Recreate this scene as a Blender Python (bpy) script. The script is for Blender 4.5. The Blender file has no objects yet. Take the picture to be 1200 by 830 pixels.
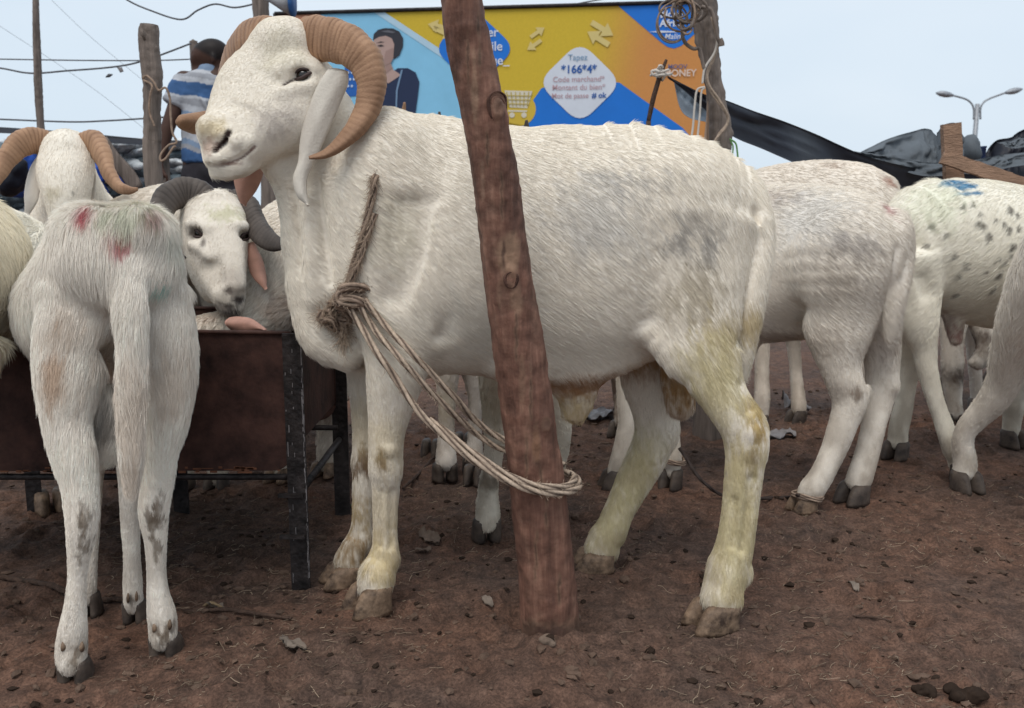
import bpy, bmesh, math, random
import numpy as np
from mathutils import Vector, Matrix
from mathutils.bvhtree import BVHTree

random.seed(7)
rng = np.random.default_rng(11)
scene = bpy.context.scene
COL = scene.collection

# ------------------------------------------------------------------ camera
CAMZ = 0.80
FPX = 1100.0                      # focal length in pixels of a 1200 px wide frame
PITCH = math.atan2(415.0 - 240.0, FPX)
cam_data = bpy.data.cameras.new("camera")
cam = bpy.data.objects.new("camera", cam_data)
COL.objects.link(cam)
cam.location = (0, 0, CAMZ)
cam.rotation_euler = (math.pi / 2 - PITCH, 0, 0)
cam_data.sensor_width = 36.0
cam_data.lens = 36.0 * FPX / 1200.0
cam_data.clip_start = 0.05
cam_data.clip_end = 3000.0
cam_data.dof.use_dof = True
cam_data.dof.focus_distance = 1.8
cam_data.dof.aperture_fstop = 9.0
scene.camera = cam

# ------------------------------------------------------------------ sky and sun (bright overcast)
world = bpy.data.worlds.new("World")
scene.world = world
world.use_nodes = True
nt = world.node_tree
nt.nodes.clear()
w_out = nt.nodes.new("ShaderNodeOutputWorld")
w_bg = nt.nodes.new("ShaderNodeBackground")
w_sky = nt.nodes.new("ShaderNodeTexSky")
w_sky.sky_type = 'NISHITA'
w_sky.sun_disc = False
SUN_EL, SUN_AZ = math.radians(61), math.radians(-160)
w_sky.sun_elevation = SUN_EL
w_sky.sun_rotation = SUN_AZ
w_sky.air_density = 1.0
w_sky.dust_density = 3.0
w_mix = nt.nodes.new("ShaderNodeMix"); w_mix.data_type = 'RGBA'
w_tc = nt.nodes.new("ShaderNodeTexCoord")
w_noise = nt.nodes.new("ShaderNodeTexNoise"); w_noise.inputs["Scale"].default_value = 1.6
w_noise.inputs["Detail"].default_value = 4.0
w_map = nt.nodes.new("ShaderNodeMapping"); w_map.inputs["Scale"].default_value = (1, 1, 2.5)
w_ramp = nt.nodes.new("ShaderNodeValToRGB")
w_ramp.color_ramp.elements[0].position = 0.3
w_ramp.color_ramp.elements[0].color = (5.2, 6.3, 7.35, 1)
w_ramp.color_ramp.elements[1].position = 0.75
w_ramp.color_ramp.elements[1].color = (6.6, 7.3, 8.0, 1)
nt.links.new(w_tc.outputs["Generated"], w_map.inputs["Vector"])
nt.links.new(w_map.outputs[0], w_noise.inputs["Vector"])
nt.links.new(w_noise.outputs["Fac"], w_ramp.inputs["Fac"])
w_mix.inputs[0].default_value = 0.93          # thick even cloud over the clear-sky colour
nt.links.new(w_sky.outputs[0], w_mix.inputs[6])
nt.links.new(w_ramp.outputs[0], w_mix.inputs[7])
nt.links.new(w_mix.outputs[2], w_bg.inputs["Color"])
w_bg.inputs["Strength"].default_value = 0.10
nt.links.new(w_bg.outputs[0], w_out.inputs[0])

sun_data = bpy.data.lights.new("sun", 'SUN')
sun_data.energy = 1.5
sun_data.angle = math.radians(35)
sun_data.color = (1.0, 0.95, 0.88)
sun = bpy.data.objects.new("sun", sun_data)
COL.objects.link(sun)
# direction to the sun, same azimuth as the sky texture
_sd = Vector((math.sin(SUN_AZ) * math.cos(SUN_EL), math.cos(SUN_AZ) * math.cos(SUN_EL), math.sin(SUN_EL)))
sun.rotation_euler = _sd.to_track_quat('Z', 'Y').to_euler()
sun.location = (0, 0, 12)

scene.view_settings.view_transform = 'Standard'
scene.view_settings.look = 'None'
scene.view_settings.exposure = 0.32
scene.view_settings.gamma = 1.0
scene.cycles.max_bounces = 6
scene.cycles.diffuse_bounces = 3
scene.cycles_curves.shape = 'THICK'
try:
    scene.cycles_curves.subdivisions = 2
except Exception:
    pass

# ------------------------------------------------------------------ measuring helpers
_cp, _sp = math.cos(PITCH), math.sin(PITCH)

def ray(px, py):
    u = (px - 600.0) / FPX; v = (415.0 - py) / FPX
    return Vector((u, _cp + _sp * v, -_sp + _cp * v))

def P(px, py, Y):
    """world point at distance Y in front of the camera that is seen at pixel px, py"""
    d = ray(px, py)
    return Vector((0, 0, CAMZ)) + d * (Y / d.y)

def G(px, py, z=0.0):
    """point of the ground seen at pixel px, py"""
    d = ray(px, py)
    return Vector((0, 0, CAMZ)) + d * ((z - CAMZ) / d.z)

def mpp(px, py, Y):
    return Y / ray(px, py).y / FPX

def sc_(Y):
    return Y / FPX

# ------------------------------------------------------------------ object helpers
def tag(o, label=None, cat=None, group=None, kind=None):
    if label: o["label"] = label
    if cat: o["category"] = cat
    if group: o["group"] = group
    if kind: o["kind"] = kind
    return o

def link(o, parent=None):
    COL.objects.link(o)
    if parent is not None:
        o.parent = parent
        o.matrix_parent_inverse = Matrix.Translation(-parent.location)
    return o

def empty(name, loc, **kw):
    o = bpy.data.objects.new(name, None)
    o.empty_display_size = 0.1
    o.location = loc
    link(o)
    return tag(o, **kw)

def set_smooth(me, on=True):
    me.polygons.foreach_set("use_smooth", np.full(len(me.polygons), on, dtype=bool))

def mesh_obj(name, verts, faces, mat, parent=None, smooth=True, cols=None):
    me = bpy.data.meshes.new(name)
    if isinstance(faces, np.ndarray):
        n, k = faces.shape
        me.vertices.add(len(verts)); me.vertices.foreach_set("co", np.asarray(verts, np.float32).ravel())
        me.loops.add(n * k); me.loops.foreach_set("vertex_index", faces.astype(np.int32).ravel())
        me.polygons.add(n)
        me.polygons.foreach_set("loop_start", np.arange(0, n * k, k, dtype=np.int32))
        me.update(calc_edges=True)
    else:
        me.from_pydata([tuple(v) for v in verts], [], faces)
    set_smooth(me, smooth)
    if cols is not None:
        a = me.color_attributes.new("Col", 'FLOAT_COLOR', 'POINT')
        c = np.ones((len(me.vertices), 4), np.float32); c[:, :3] = cols
        a.data.foreach_set("color", c.ravel())
    me.validate()
    me.update()
    me.materials.append(mat)
    o = bpy.data.objects.new(name, me)
    return link(o, parent)

def catmull(pts, n):
    pts = [Vector(p) for p in pts]
    P0 = [pts[0] * 2 - pts[1]] + pts + [pts[-1] * 2 - pts[-2]]
    out = []
    m = len(pts) - 1
    for i in range(n):
        t = i / (n - 1) * m
        k = min(int(t), m - 1); f = t - k
        a, b, c, d = P0[k], P0[k + 1], P0[k + 2], P0[k + 3]
        out.append(0.5 * ((2 * b) + (c - a) * f + (2 * a - 5 * b + 4 * c - d) * f * f + (3 * b - a - 3 * c + d) * f ** 3))
    return out

def lerp_list(vals, n):
    x = np.linspace(0, len(vals) - 1, n)
    return np.interp(x, np.arange(len(vals)), vals)

def sweep(path, rad_fn, seg=12, up0=None, closed_ends=True, loop=False):
    """rad_fn(i, theta) -> (a, b) offset along frame axes n, b. returns verts, faces"""
    n = len(path)
    T = []
    for i in range(n):
        if loop:
            t = path[(i + 1) % n] - path[i - 1]
        else:
            t = path[min(i + 1, n - 1)] - path[max(i - 1, 0)]
        T.append(t.normalized() if t.length > 1e-9 else Vector((0, 0, 1)))
    up = Vector(up0) if up0 is not None else (Vector((0, 0, 1)) if abs(T[0].z) < 0.9 else Vector((1, 0, 0)))
    N = (up - T[0] * up.dot(T[0])).normalized()
    verts, faces = [], []
    for i in range(n):
        N = (N - T[i] * N.dot(T[i]))
        N = N.normalized() if N.length > 1e-6 else T[i].orthogonal().normalized()
        B = T[i].cross(N)
        for j in range(seg):
            th = 2 * math.pi * j / seg
            a, b = rad_fn(i, th)
            verts.append(path[i] + N * a + B * b)
    rings = n if loop else n - 1
    for i in range(rings):
        for j in range(seg):
            a = i * seg + j; b = i * seg + (j + 1) % seg
            c = ((i + 1) % n) * seg + (j + 1) % seg; d = ((i + 1) % n) * seg + j
            faces.append((a, b, c, d))
    if closed_ends and not loop:
        faces.append(tuple(range(seg))[::-1])
        faces.append(tuple((n - 1) * seg + j for j in range(seg)))
    return verts, faces

def tube(name, path, r, mat, parent=None, seg=8, smooth=True):
    rr = r if hasattr(r, '__len__') else [r] * len(path)
    v, f = sweep(path, lambda i, th: (rr[i] * math.cos(th), rr[i] * math.sin(th)), seg)
    return mesh_obj(name, v, f, mat, parent, smooth)

def join_vf(parts):
    V, F = [], []
    for v, f in parts:
        o = len(V); V += list(v); F += [tuple(i + o for i in q) for q in f]
    return V, F

def box_vf(c, sx, sy, sz, rot=None):
    v = []
    R = rot if rot is not None else Matrix.Identity(3)
    for z in (-.5, .5):
        for y in (-.5, .5):
            for x in (-.5, .5):
                v.append(Vector(c) + R @ Vector((x * sx, y * sy, z * sz)))
    f = [(0, 2, 3, 1), (4, 5, 7, 6), (0, 1, 5, 4), (2, 6, 7, 3), (0, 4, 6, 2), (1, 3, 7, 5)]
    return v, f

# ------------------------------------------------------------------ lattice noise in numpy
_lat = rng.random((32, 32, 32)).astype(np.float32)

def vnoise(p, freq, seed=0):
    q = np.asarray(p, np.float32) * freq + seed * 7.31
    i = np.floor(q).astype(np.int64); f = q - i
    f = f * f * (3 - 2 * f)
    def L(a, b, c): return _lat[(i[..., 0] + a) & 31, (i[..., 1] + b) & 31, (i[..., 2] + c) & 31]
    x, y, z = f[..., 0], f[..., 1], f[..., 2]
    return ((L(0,0,0)*(1-x)+L(1,0,0)*x)*(1-y) + (L(0,1,0)*(1-x)+L(1,1,0)*x)*y)*(1-z) + \
           ((L(0,0,1)*(1-x)+L(1,0,1)*x)*(1-y) + (L(0,1,1)*(1-x)+L(1,1,1)*x)*y)*z

def fbm(p, freq, oct=4, seed=0):
    s = 0; a = 0.5; t = 0
    for k in range(oct):
        s = s + a * vnoise(p, freq * 2 ** k, seed + k); t += a; a *= 0.5
    return s / t

# ------------------------------------------------------------------ blended volume bodies
class Body:
    """a distance field that limbs, muscles and grooves are blended into, then skinned as one mesh"""
    def __init__(self, lo, hi, h):
        self.lo = np.array(lo, np.float64); self.h = h
        self.n = np.ceil((np.array(hi) - self.lo) / h).astype(int) + 1
        self.phi = np.full(self.n, 0.2, np.float32)
        self.ax = [self.lo[k] + np.arange(self.n[k]) * h for k in range(3)]

    def _region(self, a, b, m):
        i0 = np.maximum(np.floor((np.array(a) - m - self.lo) / self.h).astype(int), 0)
        i1 = np.minimum(np.ceil((np.array(b) + m - self.lo) / self.h).astype(int) + 1, self.n)
        if (i1 <= i0).any(): return None
        sl = tuple(slice(i0[k], i1[k]) for k in range(3))
        X = self.ax[0][sl[0]][:, None, None].astype(np.float32)
        Y = self.ax[1][sl[1]][None, :, None].astype(np.float32)
        Z = self.ax[2][sl[2]][None, None, :].astype(np.float32)
        return sl, X, Y, Z

    def _put(self, sl, d, k, sub=False):
        a = self.phi[sl]
        if sub:
            d = -d
            h = np.maximum(k - np.abs(a - d), 0) / k
            self.phi[sl] = np.maximum(a, d) + h * h * k * 0.25
        else:
            h = np.maximum(k - np.abs(a - d), 0) / k
            self.phi[sl] = np.minimum(a, d) - h * h * k * 0.25

    def cone(self, a, ra, b, rb, side, k=0.02, sub=False, re=None, field=None, k_in=0.004):
        """a, b centres; ra, rb = (radius along side, radius across) ; elliptical rounded cone"""
        a = np.array(a, float); b = np.array(b, float)
        L = np.linalg.norm(b - a)
        d = (b - a) / max(L, 1e-9)
        s = np.array(side, float); s = s - d * s.dot(d); s /= max(np.linalg.norm(s), 1e-9)
        u = np.cross(s, d)
        R = max(*ra, *rb)
        reg = self._region(np.minimum(a, b) - R, np.maximum(a, b) + R, k + 2 * self.h + 0.015)
        if reg is None: return
        sl, X, Y, Z = reg
        X = X - a[0]; Y = Y - a[1]; Z = Z - a[2]
        t = X * d[0] + Y * d[1] + Z * d[2]
        tc = np.clip(t / max(L, 1e-9), 0, 1)
        e = t - tc * L
        S = X * s[0] + Y * s[1] + Z * s[2]
        U = X * u[0] + Y * u[1] + Z * u[2]
        rs = ra[0] + (rb[0] - ra[0]) * tc
        ru = ra[1] + (rb[1] - ra[1]) * tc
        r3 = re if re is not None else np.minimum(rs, ru)
        k0 = np.sqrt((S / rs) ** 2 + (U / ru) ** 2 + (e / r3) ** 2)
        k1 = np.sqrt((S / rs ** 2) ** 2 + (U / ru ** 2) ** 2 + (e / (r3 * r3)) ** 2)
        D = (k0 * (k0 - 1) / np.maximum(k1, 1e-6)).astype(np.float32)
        if field is None:
            self._put(sl, D, k, sub)
        else:
            A = field[sl]
            h = np.maximum(k_in - np.abs(A - D), 0) / k_in
            field[sl] = np.minimum(A, D) - h * h * k_in * 0.25

    def chain(self, nodes, side=(0, 1, 0), k=0.02, sub=False, re=None, smooth=True):
        """nodes: (pos, r_side, r_across); interpolated along a spline, then blended in once"""
        nn = [(Vector(n[0]), n[1], (n[2] if len(n) > 2 else n[1])) for n in nodes]
        if smooth and len(nn) > 2:
            m = (len(nn) - 1) * 3 + 1
            pp = catmull([n[0] for n in nn], m)
            r1 = [v.x for v in catmull([Vector((n[1], n[2], 0)) for n in nn], m)]
            r2 = [v.y for v in catmull([Vector((n[1], n[2], 0)) for n in nn], m)]
            nn = [(p, max(a, .001), max(b, .001)) for p, a, b in zip(pp, r1, r2)]
        R = max(max(n[1], n[2]) for n in nn)
        pts = np.array([n[0][:] for n in nn])
        reg = self._region(pts.min(0) - R, pts.max(0) + R, k + 2 * self.h + 0.02)
        if reg is None: return
        sl = reg[0]
        if not hasattr(self, '_tmp'): self._tmp = np.empty_like(self.phi)
        self._tmp[sl] = 0.2
        for (p, a, b), (q, c, d) in zip(nn[:-1], nn[1:]):
            if (q - p).length < 1e-6: continue
            self.cone(p, (a, b), q, (c, d), side, k, sub, re, field=self._tmp, k_in=0.0008)
        self._put(sl, self._tmp[sl].copy(), k, sub)

    def blob(self, c, r, k=0.02, sub=False, ax=None):
        """ellipsoid, r=(x,y,z) radii in frame ax (3x3, columns) """
        c = np.array(c, float)
        R = max(r)
        reg = self._region(c - R, c + R, k + 2 * self.h + 0.01)
        if reg is None: return
        sl, X, Y, Z = reg
        X = X - c[0]; Y = Y - c[1]; Z = Z - c[2]
        A = np.array(ax if ax is not None else Matrix.Identity(3))
        q = [X * A[0, i] + Y * A[1, i] + Z * A[2, i] for i in range(3)]
        k0 = np.sqrt(sum((q[i] / r[i]) ** 2 for i in range(3)))
        k1 = np.sqrt(sum((q[i] / r[i] ** 2) ** 2 for i in range(3)))
        D = k0 * (k0 - 1) / np.maximum(k1, 1e-6)
        self._put(sl, D.astype(np.float32), k, sub)

    def sample(self, p):
        q = (np.asarray(p) - self.lo) / self.h
        i = np.clip(np.floor(q).astype(int), 0, self.n - 2); f = np.clip(q - i, 0, 1)
        v = 0
        for a in (0, 1):
            for b in (0, 1):
                for c in (0, 1):
                    w = (f[..., 0] if a else 1 - f[..., 0]) * (f[..., 1] if b else 1 - f[..., 1]) * (f[..., 2] if c else 1 - f[..., 2])
                    v = v + w * self.phi[i[..., 0] + a, i[..., 1] + b, i[..., 2] + c]
        return v

    def hit(self, px, py, out=0.0, default_Y=None):
        """first surface point seen through pixel"""
        d = ray(px, py); d = np.array(d) / d.y
        ys = np.arange(self.lo[1], self.lo[1] + self.n[1] * self.h, self.h * 0.5)
        pts = np.array([0, 0, CAMZ]) + ys[:, None] * d
        v = self.sample(pts)
        inside = np.all((pts > self.lo) & (pts < self.lo + (self.n - 1) * self.h), axis=1)
        w = np.where((v < 0) & inside)[0]
        if len(w) == 0:
            return P(px, py, default_Y if default_Y else self.lo[1] + 0.5 * self.n[1] * self.h)
        y = ys[w[0]]
        return Vector(np.array([0, 0, CAMZ]) + (y - out) * d)

    def mesh(self):
        phi = self.phi
        n = phi.shape
        ins = phi < 0
        c = np.zeros((n[0]-1, n[1]-1, n[2]-1), np.int8)
        for a in (0, 1):
            for b in (0, 1):
                for e in (0, 1):
                    c += ins[a:n[0]-1+a, b:n[1]-1+b, e:n[2]-1+e]
        act = (c > 0) & (c < 8)
        idx = np.argwhere(act)
        num = np.full(act.shape, -1, np.int64)
        num[act] = np.arange(len(idx))
        V = np.zeros((len(idx), 3)); W = np.zeros(len(idx))
        corners = [(a, b, e) for a in (0, 1) for b in (0, 1) for e in (0, 1)]
        vals = {cr: phi[idx[:, 0] + cr[0], idx[:, 1] + cr[1], idx[:, 2] + cr[2]] for cr in corners}
        for cr in corners:
            for k in range(3):
                if cr[k] == 0:
                    c2 = list(cr); c2[k] = 1; c2 = tuple(c2)
                    v0, v1 = vals[cr], vals[c2]
                    m = (v0 < 0) != (v1 < 0)
                    t = np.where(m, v0 / np.where(m, v0 - v1, 1), 0)
                    pos = np.zeros((len(idx), 3)); pos[:] = cr; pos[:, k] = t
                    V += pos * m[:, None]; W += m
        V = (idx + V / W[:, None]) * self.h + self.lo
        F = []
        for k in range(3):
            o1, o2 = [(1, 2), (2, 0), (0, 1)][k]
            s0 = [slice(1, -1)] * 3; s1 = [slice(1, -1)] * 3
            s0[k] = slice(0, n[k] - 1); s1[k] = slice(1, n[k])
            A = ins[tuple(s0)]; B = ins[tuple(s1)]
            e = np.argwhere(A != B)
            if len(e) == 0: continue
            flip = A[e[:, 0], e[:, 1], e[:, 2]]
            base = e.copy(); base[:, o1] += 1; base[:, o2] += 1
            def cell(d1, d2):
                q = base.copy(); q[:, o1] -= d1; q[:, o2] -= d2
                return num[q[:, 0], q[:, 1], q[:, 2]]
            q = np.stack([cell(1, 1), cell(0, 1), cell(0, 0), cell(1, 0)], 1)
            q[~flip] = q[~flip][:, ::-1]
            F.append(q)
        F = np.concatenate(F)
        F = F[(F >= 0).all(1)]
        # keep the one connected body
        lab = np.arange(len(V)); ea = np.concatenate([F[:, 0], F[:, 1], F[:, 2]]); eb = np.concatenate([F[:, 1], F[:, 2], F[:, 3]])
        while True:
            m_ = np.minimum(lab[ea], lab[eb]); new = lab.copy()
            np.minimum.at(new, ea, m_); np.minimum.at(new, eb, m_); new = new[new]; new = new[new]
            if (new == lab).all(): break
            lab = new
        big = np.bincount(lab).argmax(); keepv = lab == big
        F = F[keepv[F[:, 0]]]; re_ = np.cumsum(keepv) - 1; F = re_[F]; V = V[keepv]
        # relax a little to remove stair steps
        nb = np.concatenate([F[:, [0, 1]], F[:, [1, 2]], F[:, [2, 3]], F[:, [3, 0]]])
        nb = np.concatenate([nb, nb[:, ::-1]])
        deg = np.bincount(nb[:, 0], minlength=len(V)).astype(float)
        for it in range(2):
            avg = np.stack([np.bincount(nb[:, 0], weights=V[nb[:, 1], j], minlength=len(V)) for j in range(3)], 1) / np.maximum(deg, 1)[:, None]
            V = V + (0.6 if it % 2 == 0 else -0.62 if False else 0.35) * (avg - V)
        return V, F

def vert_normals(V, F):
    a, b, c, d = (V[F[:, i]] for i in range(4))
    fn = np.cross(c - a, d - b)
    N = np.zeros_like(V)
    for i in range(4):
        for j in range(3):
            N[:, j] += np.bincount(F[:, i], weights=fn[:, j], minlength=len(V))
    return N / np.maximum(np.linalg.norm(N, axis=1, keepdims=True), 1e-12)

def blur_on_mesh(V, F, q, it=2):
    nb = np.concatenate([F[:, [0, 1]], F[:, [1, 2]], F[:, [2, 3]], F[:, [3, 0]]]); nb = np.concatenate([nb, nb[:, ::-1]])
    deg = np.maximum(np.bincount(nb[:, 0], minlength=len(V)), 1)
    for _ in range(it):
        q = 0.5 * q + 0.5 * np.stack([np.bincount(nb[:, 0], weights=q[nb[:, 1], j], minlength=len(V)) for j in range(3)], 1) / deg[:, None]
    return q

# ------------------------------------------------------------------ materials
def mat_new(name):
    m = bpy.data.materials.new(name); m.use_nodes = True
    nt = m.node_tree; b = nt.nodes["Principled BSDF"]
    return m, nt, b

def N(nt, typ, **kw):
    n = nt.nodes.new(typ)
    for k, v in kw.items():
        if k in n.inputs: n.inputs[k].default_value = v
        else: setattr(n, k, v)
    return n

def simple_mat(name, col, rough=0.8, metal=0.0, var=0.25, scale=8.0, bump=0.3, bscale=40.0, col2=None, stretch=(1, 1, 1), spec=0.3, bdist=0.01):
    """noise-mottled surface: colour varies between col*(1-var) and col*(1+var) or col2"""
    m, nt, b = mat_new(name)
    tc = N(nt, "ShaderNodeTexCoord"); mp = N(nt, "ShaderNodeMapping"); mp.inputs["Scale"].default_value = stretch
    nt.links.new(tc.outputs["Object"], mp.inputs["Vector"])
    no = N(nt, "ShaderNodeTexNoise"); no.inputs["Scale"].default_value = scale; no.inputs["Detail"].default_value = 6; no.inputs["Roughness"].default_value = 0.65
    nt.links.new(mp.outputs[0], no.inputs["Vector"])
    r = N(nt, "ShaderNodeValToRGB")
    c1 = [c * (1 - var) for c in col]; c2 = list(col2) if col2 else [min(1, c * (1 + var)) for c in col]
    r.color_ramp.elements[0].position = 0.32; r.color_ramp.elements[1].position = 0.68
    r.color_ramp.elements[0].color = (*c1, 1); r.color_ramp.elements[1].color = (*c2, 1)
    nt.links.new(no.outputs["Fac"], r.inputs["Fac"]); nt.links.new(r.outputs[0], b.inputs["Base Color"])
    b.inputs["Roughness"].default_value = rough; b.inputs["Metallic"].default_value = metal
    b.inputs["Specular IOR Level"].default_value = spec
    if bump:
        n2 = N(nt, "ShaderNodeTexNoise"); n2.inputs["Scale"].default_value = bscale; n2.inputs["Detail"].default_value = 5
        nt.links.new(mp.outputs[0], n2.inputs["Vector"])
        bp = N(nt, "ShaderNodeBump"); bp.inputs["Strength"].default_value = bump; bp.inputs["Distance"].default_value = bdist
        nt.links.new(n2.outputs["Fac"], bp.inputs["Height"]); nt.links.new(bp.outputs[0], b.inputs["Normal"])
    return m

def coat_mat(name="coat", rough=0.85):
    m, nt, b = mat_new(name)
    at = N(nt, "ShaderNodeAttribute"); at.attribute_name = "Col"
    tc = N(nt, "ShaderNodeTexCoord")
    no = N(nt, "ShaderNodeTexNoise"); no.inputs["Scale"].default_value = 60; no.inputs["Detail"].default_value = 4
    nt.links.new(tc.outputs["Object"], no.inputs["Vector"])
    mr = N(nt, "ShaderNodeMapRange"); mr.inputs[3].default_value = 0.88; mr.inputs[4].default_value = 1.06
    nt.links.new(no.outputs["Fac"], mr.inputs[0])
    mx = N(nt, "ShaderNodeMix"); mx.data_type = 'RGBA'; mx.blend_type = 'MULTIPLY'; mx.inputs[0].default_value = 1
    nt.links.new(at.outputs["Color"], mx.inputs[6]); nt.links.new(mr.outputs[0], mx.inputs[7])
    nt.links.new(mx.outputs[2], b.inputs["Base Color"])
    b.inputs["Roughness"].default_value = rough; b.inputs["Specular IOR Level"].default_value = 0.15
    b.inputs["Subsurface Weight"].default_value = 0.0
    n2 = N(nt, "ShaderNodeTexNoise"); n2.inputs["Scale"].default_value = 220; n2.inputs["Detail"].default_value = 3
    nt.links.new(tc.outputs["Object"], n2.inputs["Vector"])
    bp = N(nt, "ShaderNodeBump"); bp.inputs["Strength"].default_value = 0.35; bp.inputs["Distance"].default_value = 0.003
    nt.links.new(n2.outputs["Fac"], bp.inputs["Height"]); nt.links.new(bp.outputs[0], b.inputs["Normal"])
    return m

def fur_mat(name="fur"):
    m, nt, b = mat_new(name)
    at = N(nt, "ShaderNodeAttribute"); at.attribute_name = "Col"
    nt.links.new(at.outputs["Color"], b.inputs["Base Color"])
    b.inputs["Roughness"].default_value = 0.55; b.inputs["Specular IOR Level"].default_value = 0.25
    return m

M = {}
M['coat'] = coat_mat(); M['fur'] = fur_mat()

# ------------------------------------------------------------------ fur
def make_fur(name, V, F, colfn, parent, count, length=0.018, rad=0.00045, flow=None, lift=0.35, lenfn=None, jitter=0.35, pts=4, clump=0.0, maskfn=None, seed=1, droop=0.0, tint=0.06, calm=None, facemask=None):
    r = np.random.default_rng(seed)
    VN = vert_normals(V, F)
    if facemask is not None: F = F[facemask(V[F[:, 0]])]
    a, b, c, d = (V[F[:, i]] for i in range(4))
    area = 0.5 * np.linalg.norm(np.cross(c - a, d - b), axis=1)
    cum = np.cumsum(area); cum /= cum[-1]
    fi = np.searchsorted(cum, r.random(count)); fi = np.minimum(fi, len(F) - 1)
    u = r.random((count, 1)); v = r.random((count, 1))
    q = F[fi]
    A, B, C, D = (V[q[:, i]] for i in range(4))
    root = (A * (1 - u) + B * u) * (1 - v) + (D * (1 - u) + C * u) * v
    nrm = VN[q[:, 0]] + VN[q[:, 2]]
    nrm /= np.maximum(np.linalg.norm(nrm, axis=1, keepdims=True), 1e-9)
    if maskfn is not None:
        keep = maskfn(root)
        root, nrm = root[keep], nrm[keep]
    n = len(root)
    fl = flow(root, nrm)
    # slowly varying swirl so the coat lies in tufts
    sw = np.stack([fbm(root, 9, 2, s) - 0.5 for s in (1, 5, 9)], 1) * 2.6 * jitter
    q_ = calm(root)[:, None] if calm is not None else np.ones((n, 1))
    fl = fl / np.maximum(np.linalg.norm(fl, axis=1, keepdims=True), 1e-9) + sw * q_ + r.normal(0, 1, (n, 3)) * jitter * 0.45 * q_
    fl = fl - nrm * (fl * nrm).sum(1, keepdims=True)
    fl /= np.maximum(np.linalg.norm(fl, axis=1, keepdims=True), 1e-9)
    L = (length * (0.6 + 0.8 * r.random(n)))
    if lenfn is not None: L = L * lenfn(root)
    lf = lift * (0.5 + r.random(n)) * q_[:, 0]
    P3 = np.zeros((n, pts, 3), np.float32)
    if clump > 0:
        cell = np.floor(root / 0.016).astype(np.int64)
        hsh = (cell * np.array([73856093, 19349663, 83492791])).sum(1)
        _, inv = np.unique(hsh, return_inverse=True)
        inv = inv.ravel()
        cnt = np.bincount(inv)
        tip0 = root + (fl + nrm * lf[:, None]) * L[:, None]
        ctr = np.stack([np.bincount(inv, weights=tip0[:, j]) for j in range(3)], 1) / cnt[:, None]
        tgt = ctr[inv]
    for k in range(pts):
        t = k / (pts - 1)
        rise = lf * (t - 0.45 * t * t)
        p = root + fl * (L * t)[:, None] + nrm * (L * rise)[:, None]
        if droop: p[:, 2] -= droop * L * t * t
        if clump > 0: p = p + (tgt - tip0) * (clump * t * t)
        P3[:, k] = p
    P3[:, 0] -= nrm * 0.001
    cu = bpy.data.hair_curves.new(name)
    cu.add_curves([pts] * n)
    cu.position_data.foreach_set("vector", P3.reshape(-1).astype(np.float32))
    ra = cu.attributes.get("radius") or cu.attributes.new("radius", 'FLOAT', 'POINT')
    prof = np.array([1.0, 0.9, 0.6, 0.15]) if pts == 4 else np.linspace(1, 0.15, pts)
    ra.data.foreach_set("value", (np.tile(prof, (n, 1)) * rad * (0.7 + 0.6 * r.random((n, 1)))).ravel().astype(np.float32))
    col = colfn(root, nrm)
    col = np.clip(col * (1 + r.normal(0, tint, (n, 1))), 0, 0.95)
    ca = cu.attributes.new("Col", 'FLOAT_COLOR', 'POINT')
    cc = np.ones((n, pts, 4), np.float32); cc[:, :, :3] = col[:, None, :]
    ca.data.foreach_set("color", cc.ravel())
    cu.materials.append(M['fur'])
    o = bpy.data.objects.new(name, cu)
    link(o, parent)
    o["kind"] = "stuff"
    return o

def line_stains(pts, r, rgb, s, n=14, depth=2.2):
    return [(tuple(q), (r, r * depth, r), rgb, s, .05) for q in catmull(pts, n)]

def coat_colour(base, stains, var=0.05, seed=0, dirt=None):
    """stains: (pos, radius, rgb, strength[, raggedness])"""
    def fn(p, nrm):
        p = np.asarray(p)
        c = np.tile(np.array(base, float), (len(p), 1))
        c *= (1 + var * 2 * (fbm(p, 9, 3, seed) - 0.5))[:, None]
        w = (fbm(p * np.array([1, 1, .45]), 70, 3, seed + 3) - 0.5) * .8 + (fbm(p * np.array([1, 1, .6]), 190, 2, seed + 5) - .5) * .8
        for s in stains:
            pos, rad, rgb, st = s[:4]
            rag = s[4] if len(s) > 4 else 0.9
            rr = np.array(rad if hasattr(rad, '__len__') else (rad,) * 3, float)
            d = np.sqrt((((p - np.array(pos)) / rr) ** 2).sum(1))
            d = d + w * rag * 1.6
            m = np.clip((1.25 - d) / 1.0, 0, 1); m = m * m * (3 - 2 * m) * st
            c = c * (1 - m[:, None]) + np.array(rgb) * m[:, None]
        if dirt:
            z0, z1, rgb, st = dirt
            m = np.clip((z1 - p[:, 2]) / (z1 - z0), 0, 1) * st * np.clip(0.15 + 3.2 * (fbm(p * np.array([1, 1, .6]), 30, 4, seed + 8) - 0.33), 0, 1)
            m = np.maximum(m, np.clip((.085 - p[:, 2]) / .06, 0, 1) * .6 * np.clip(3.0 * (fbm(p, 60, 3, seed + 9) - 0.3), 0, 1))
            c = c * (1 - m[:, None]) + np.array(rgb) * m[:, None]
        return np.clip(c, 0, 1)
    return fn

def flow_const(v, extra=None):
    v = np.array(v, float)
    def fn(p, n):
        f = np.tile(v, (len(p), 1))
        if extra is not None: f = extra(p, n, f)
        return f
    return fn
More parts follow.
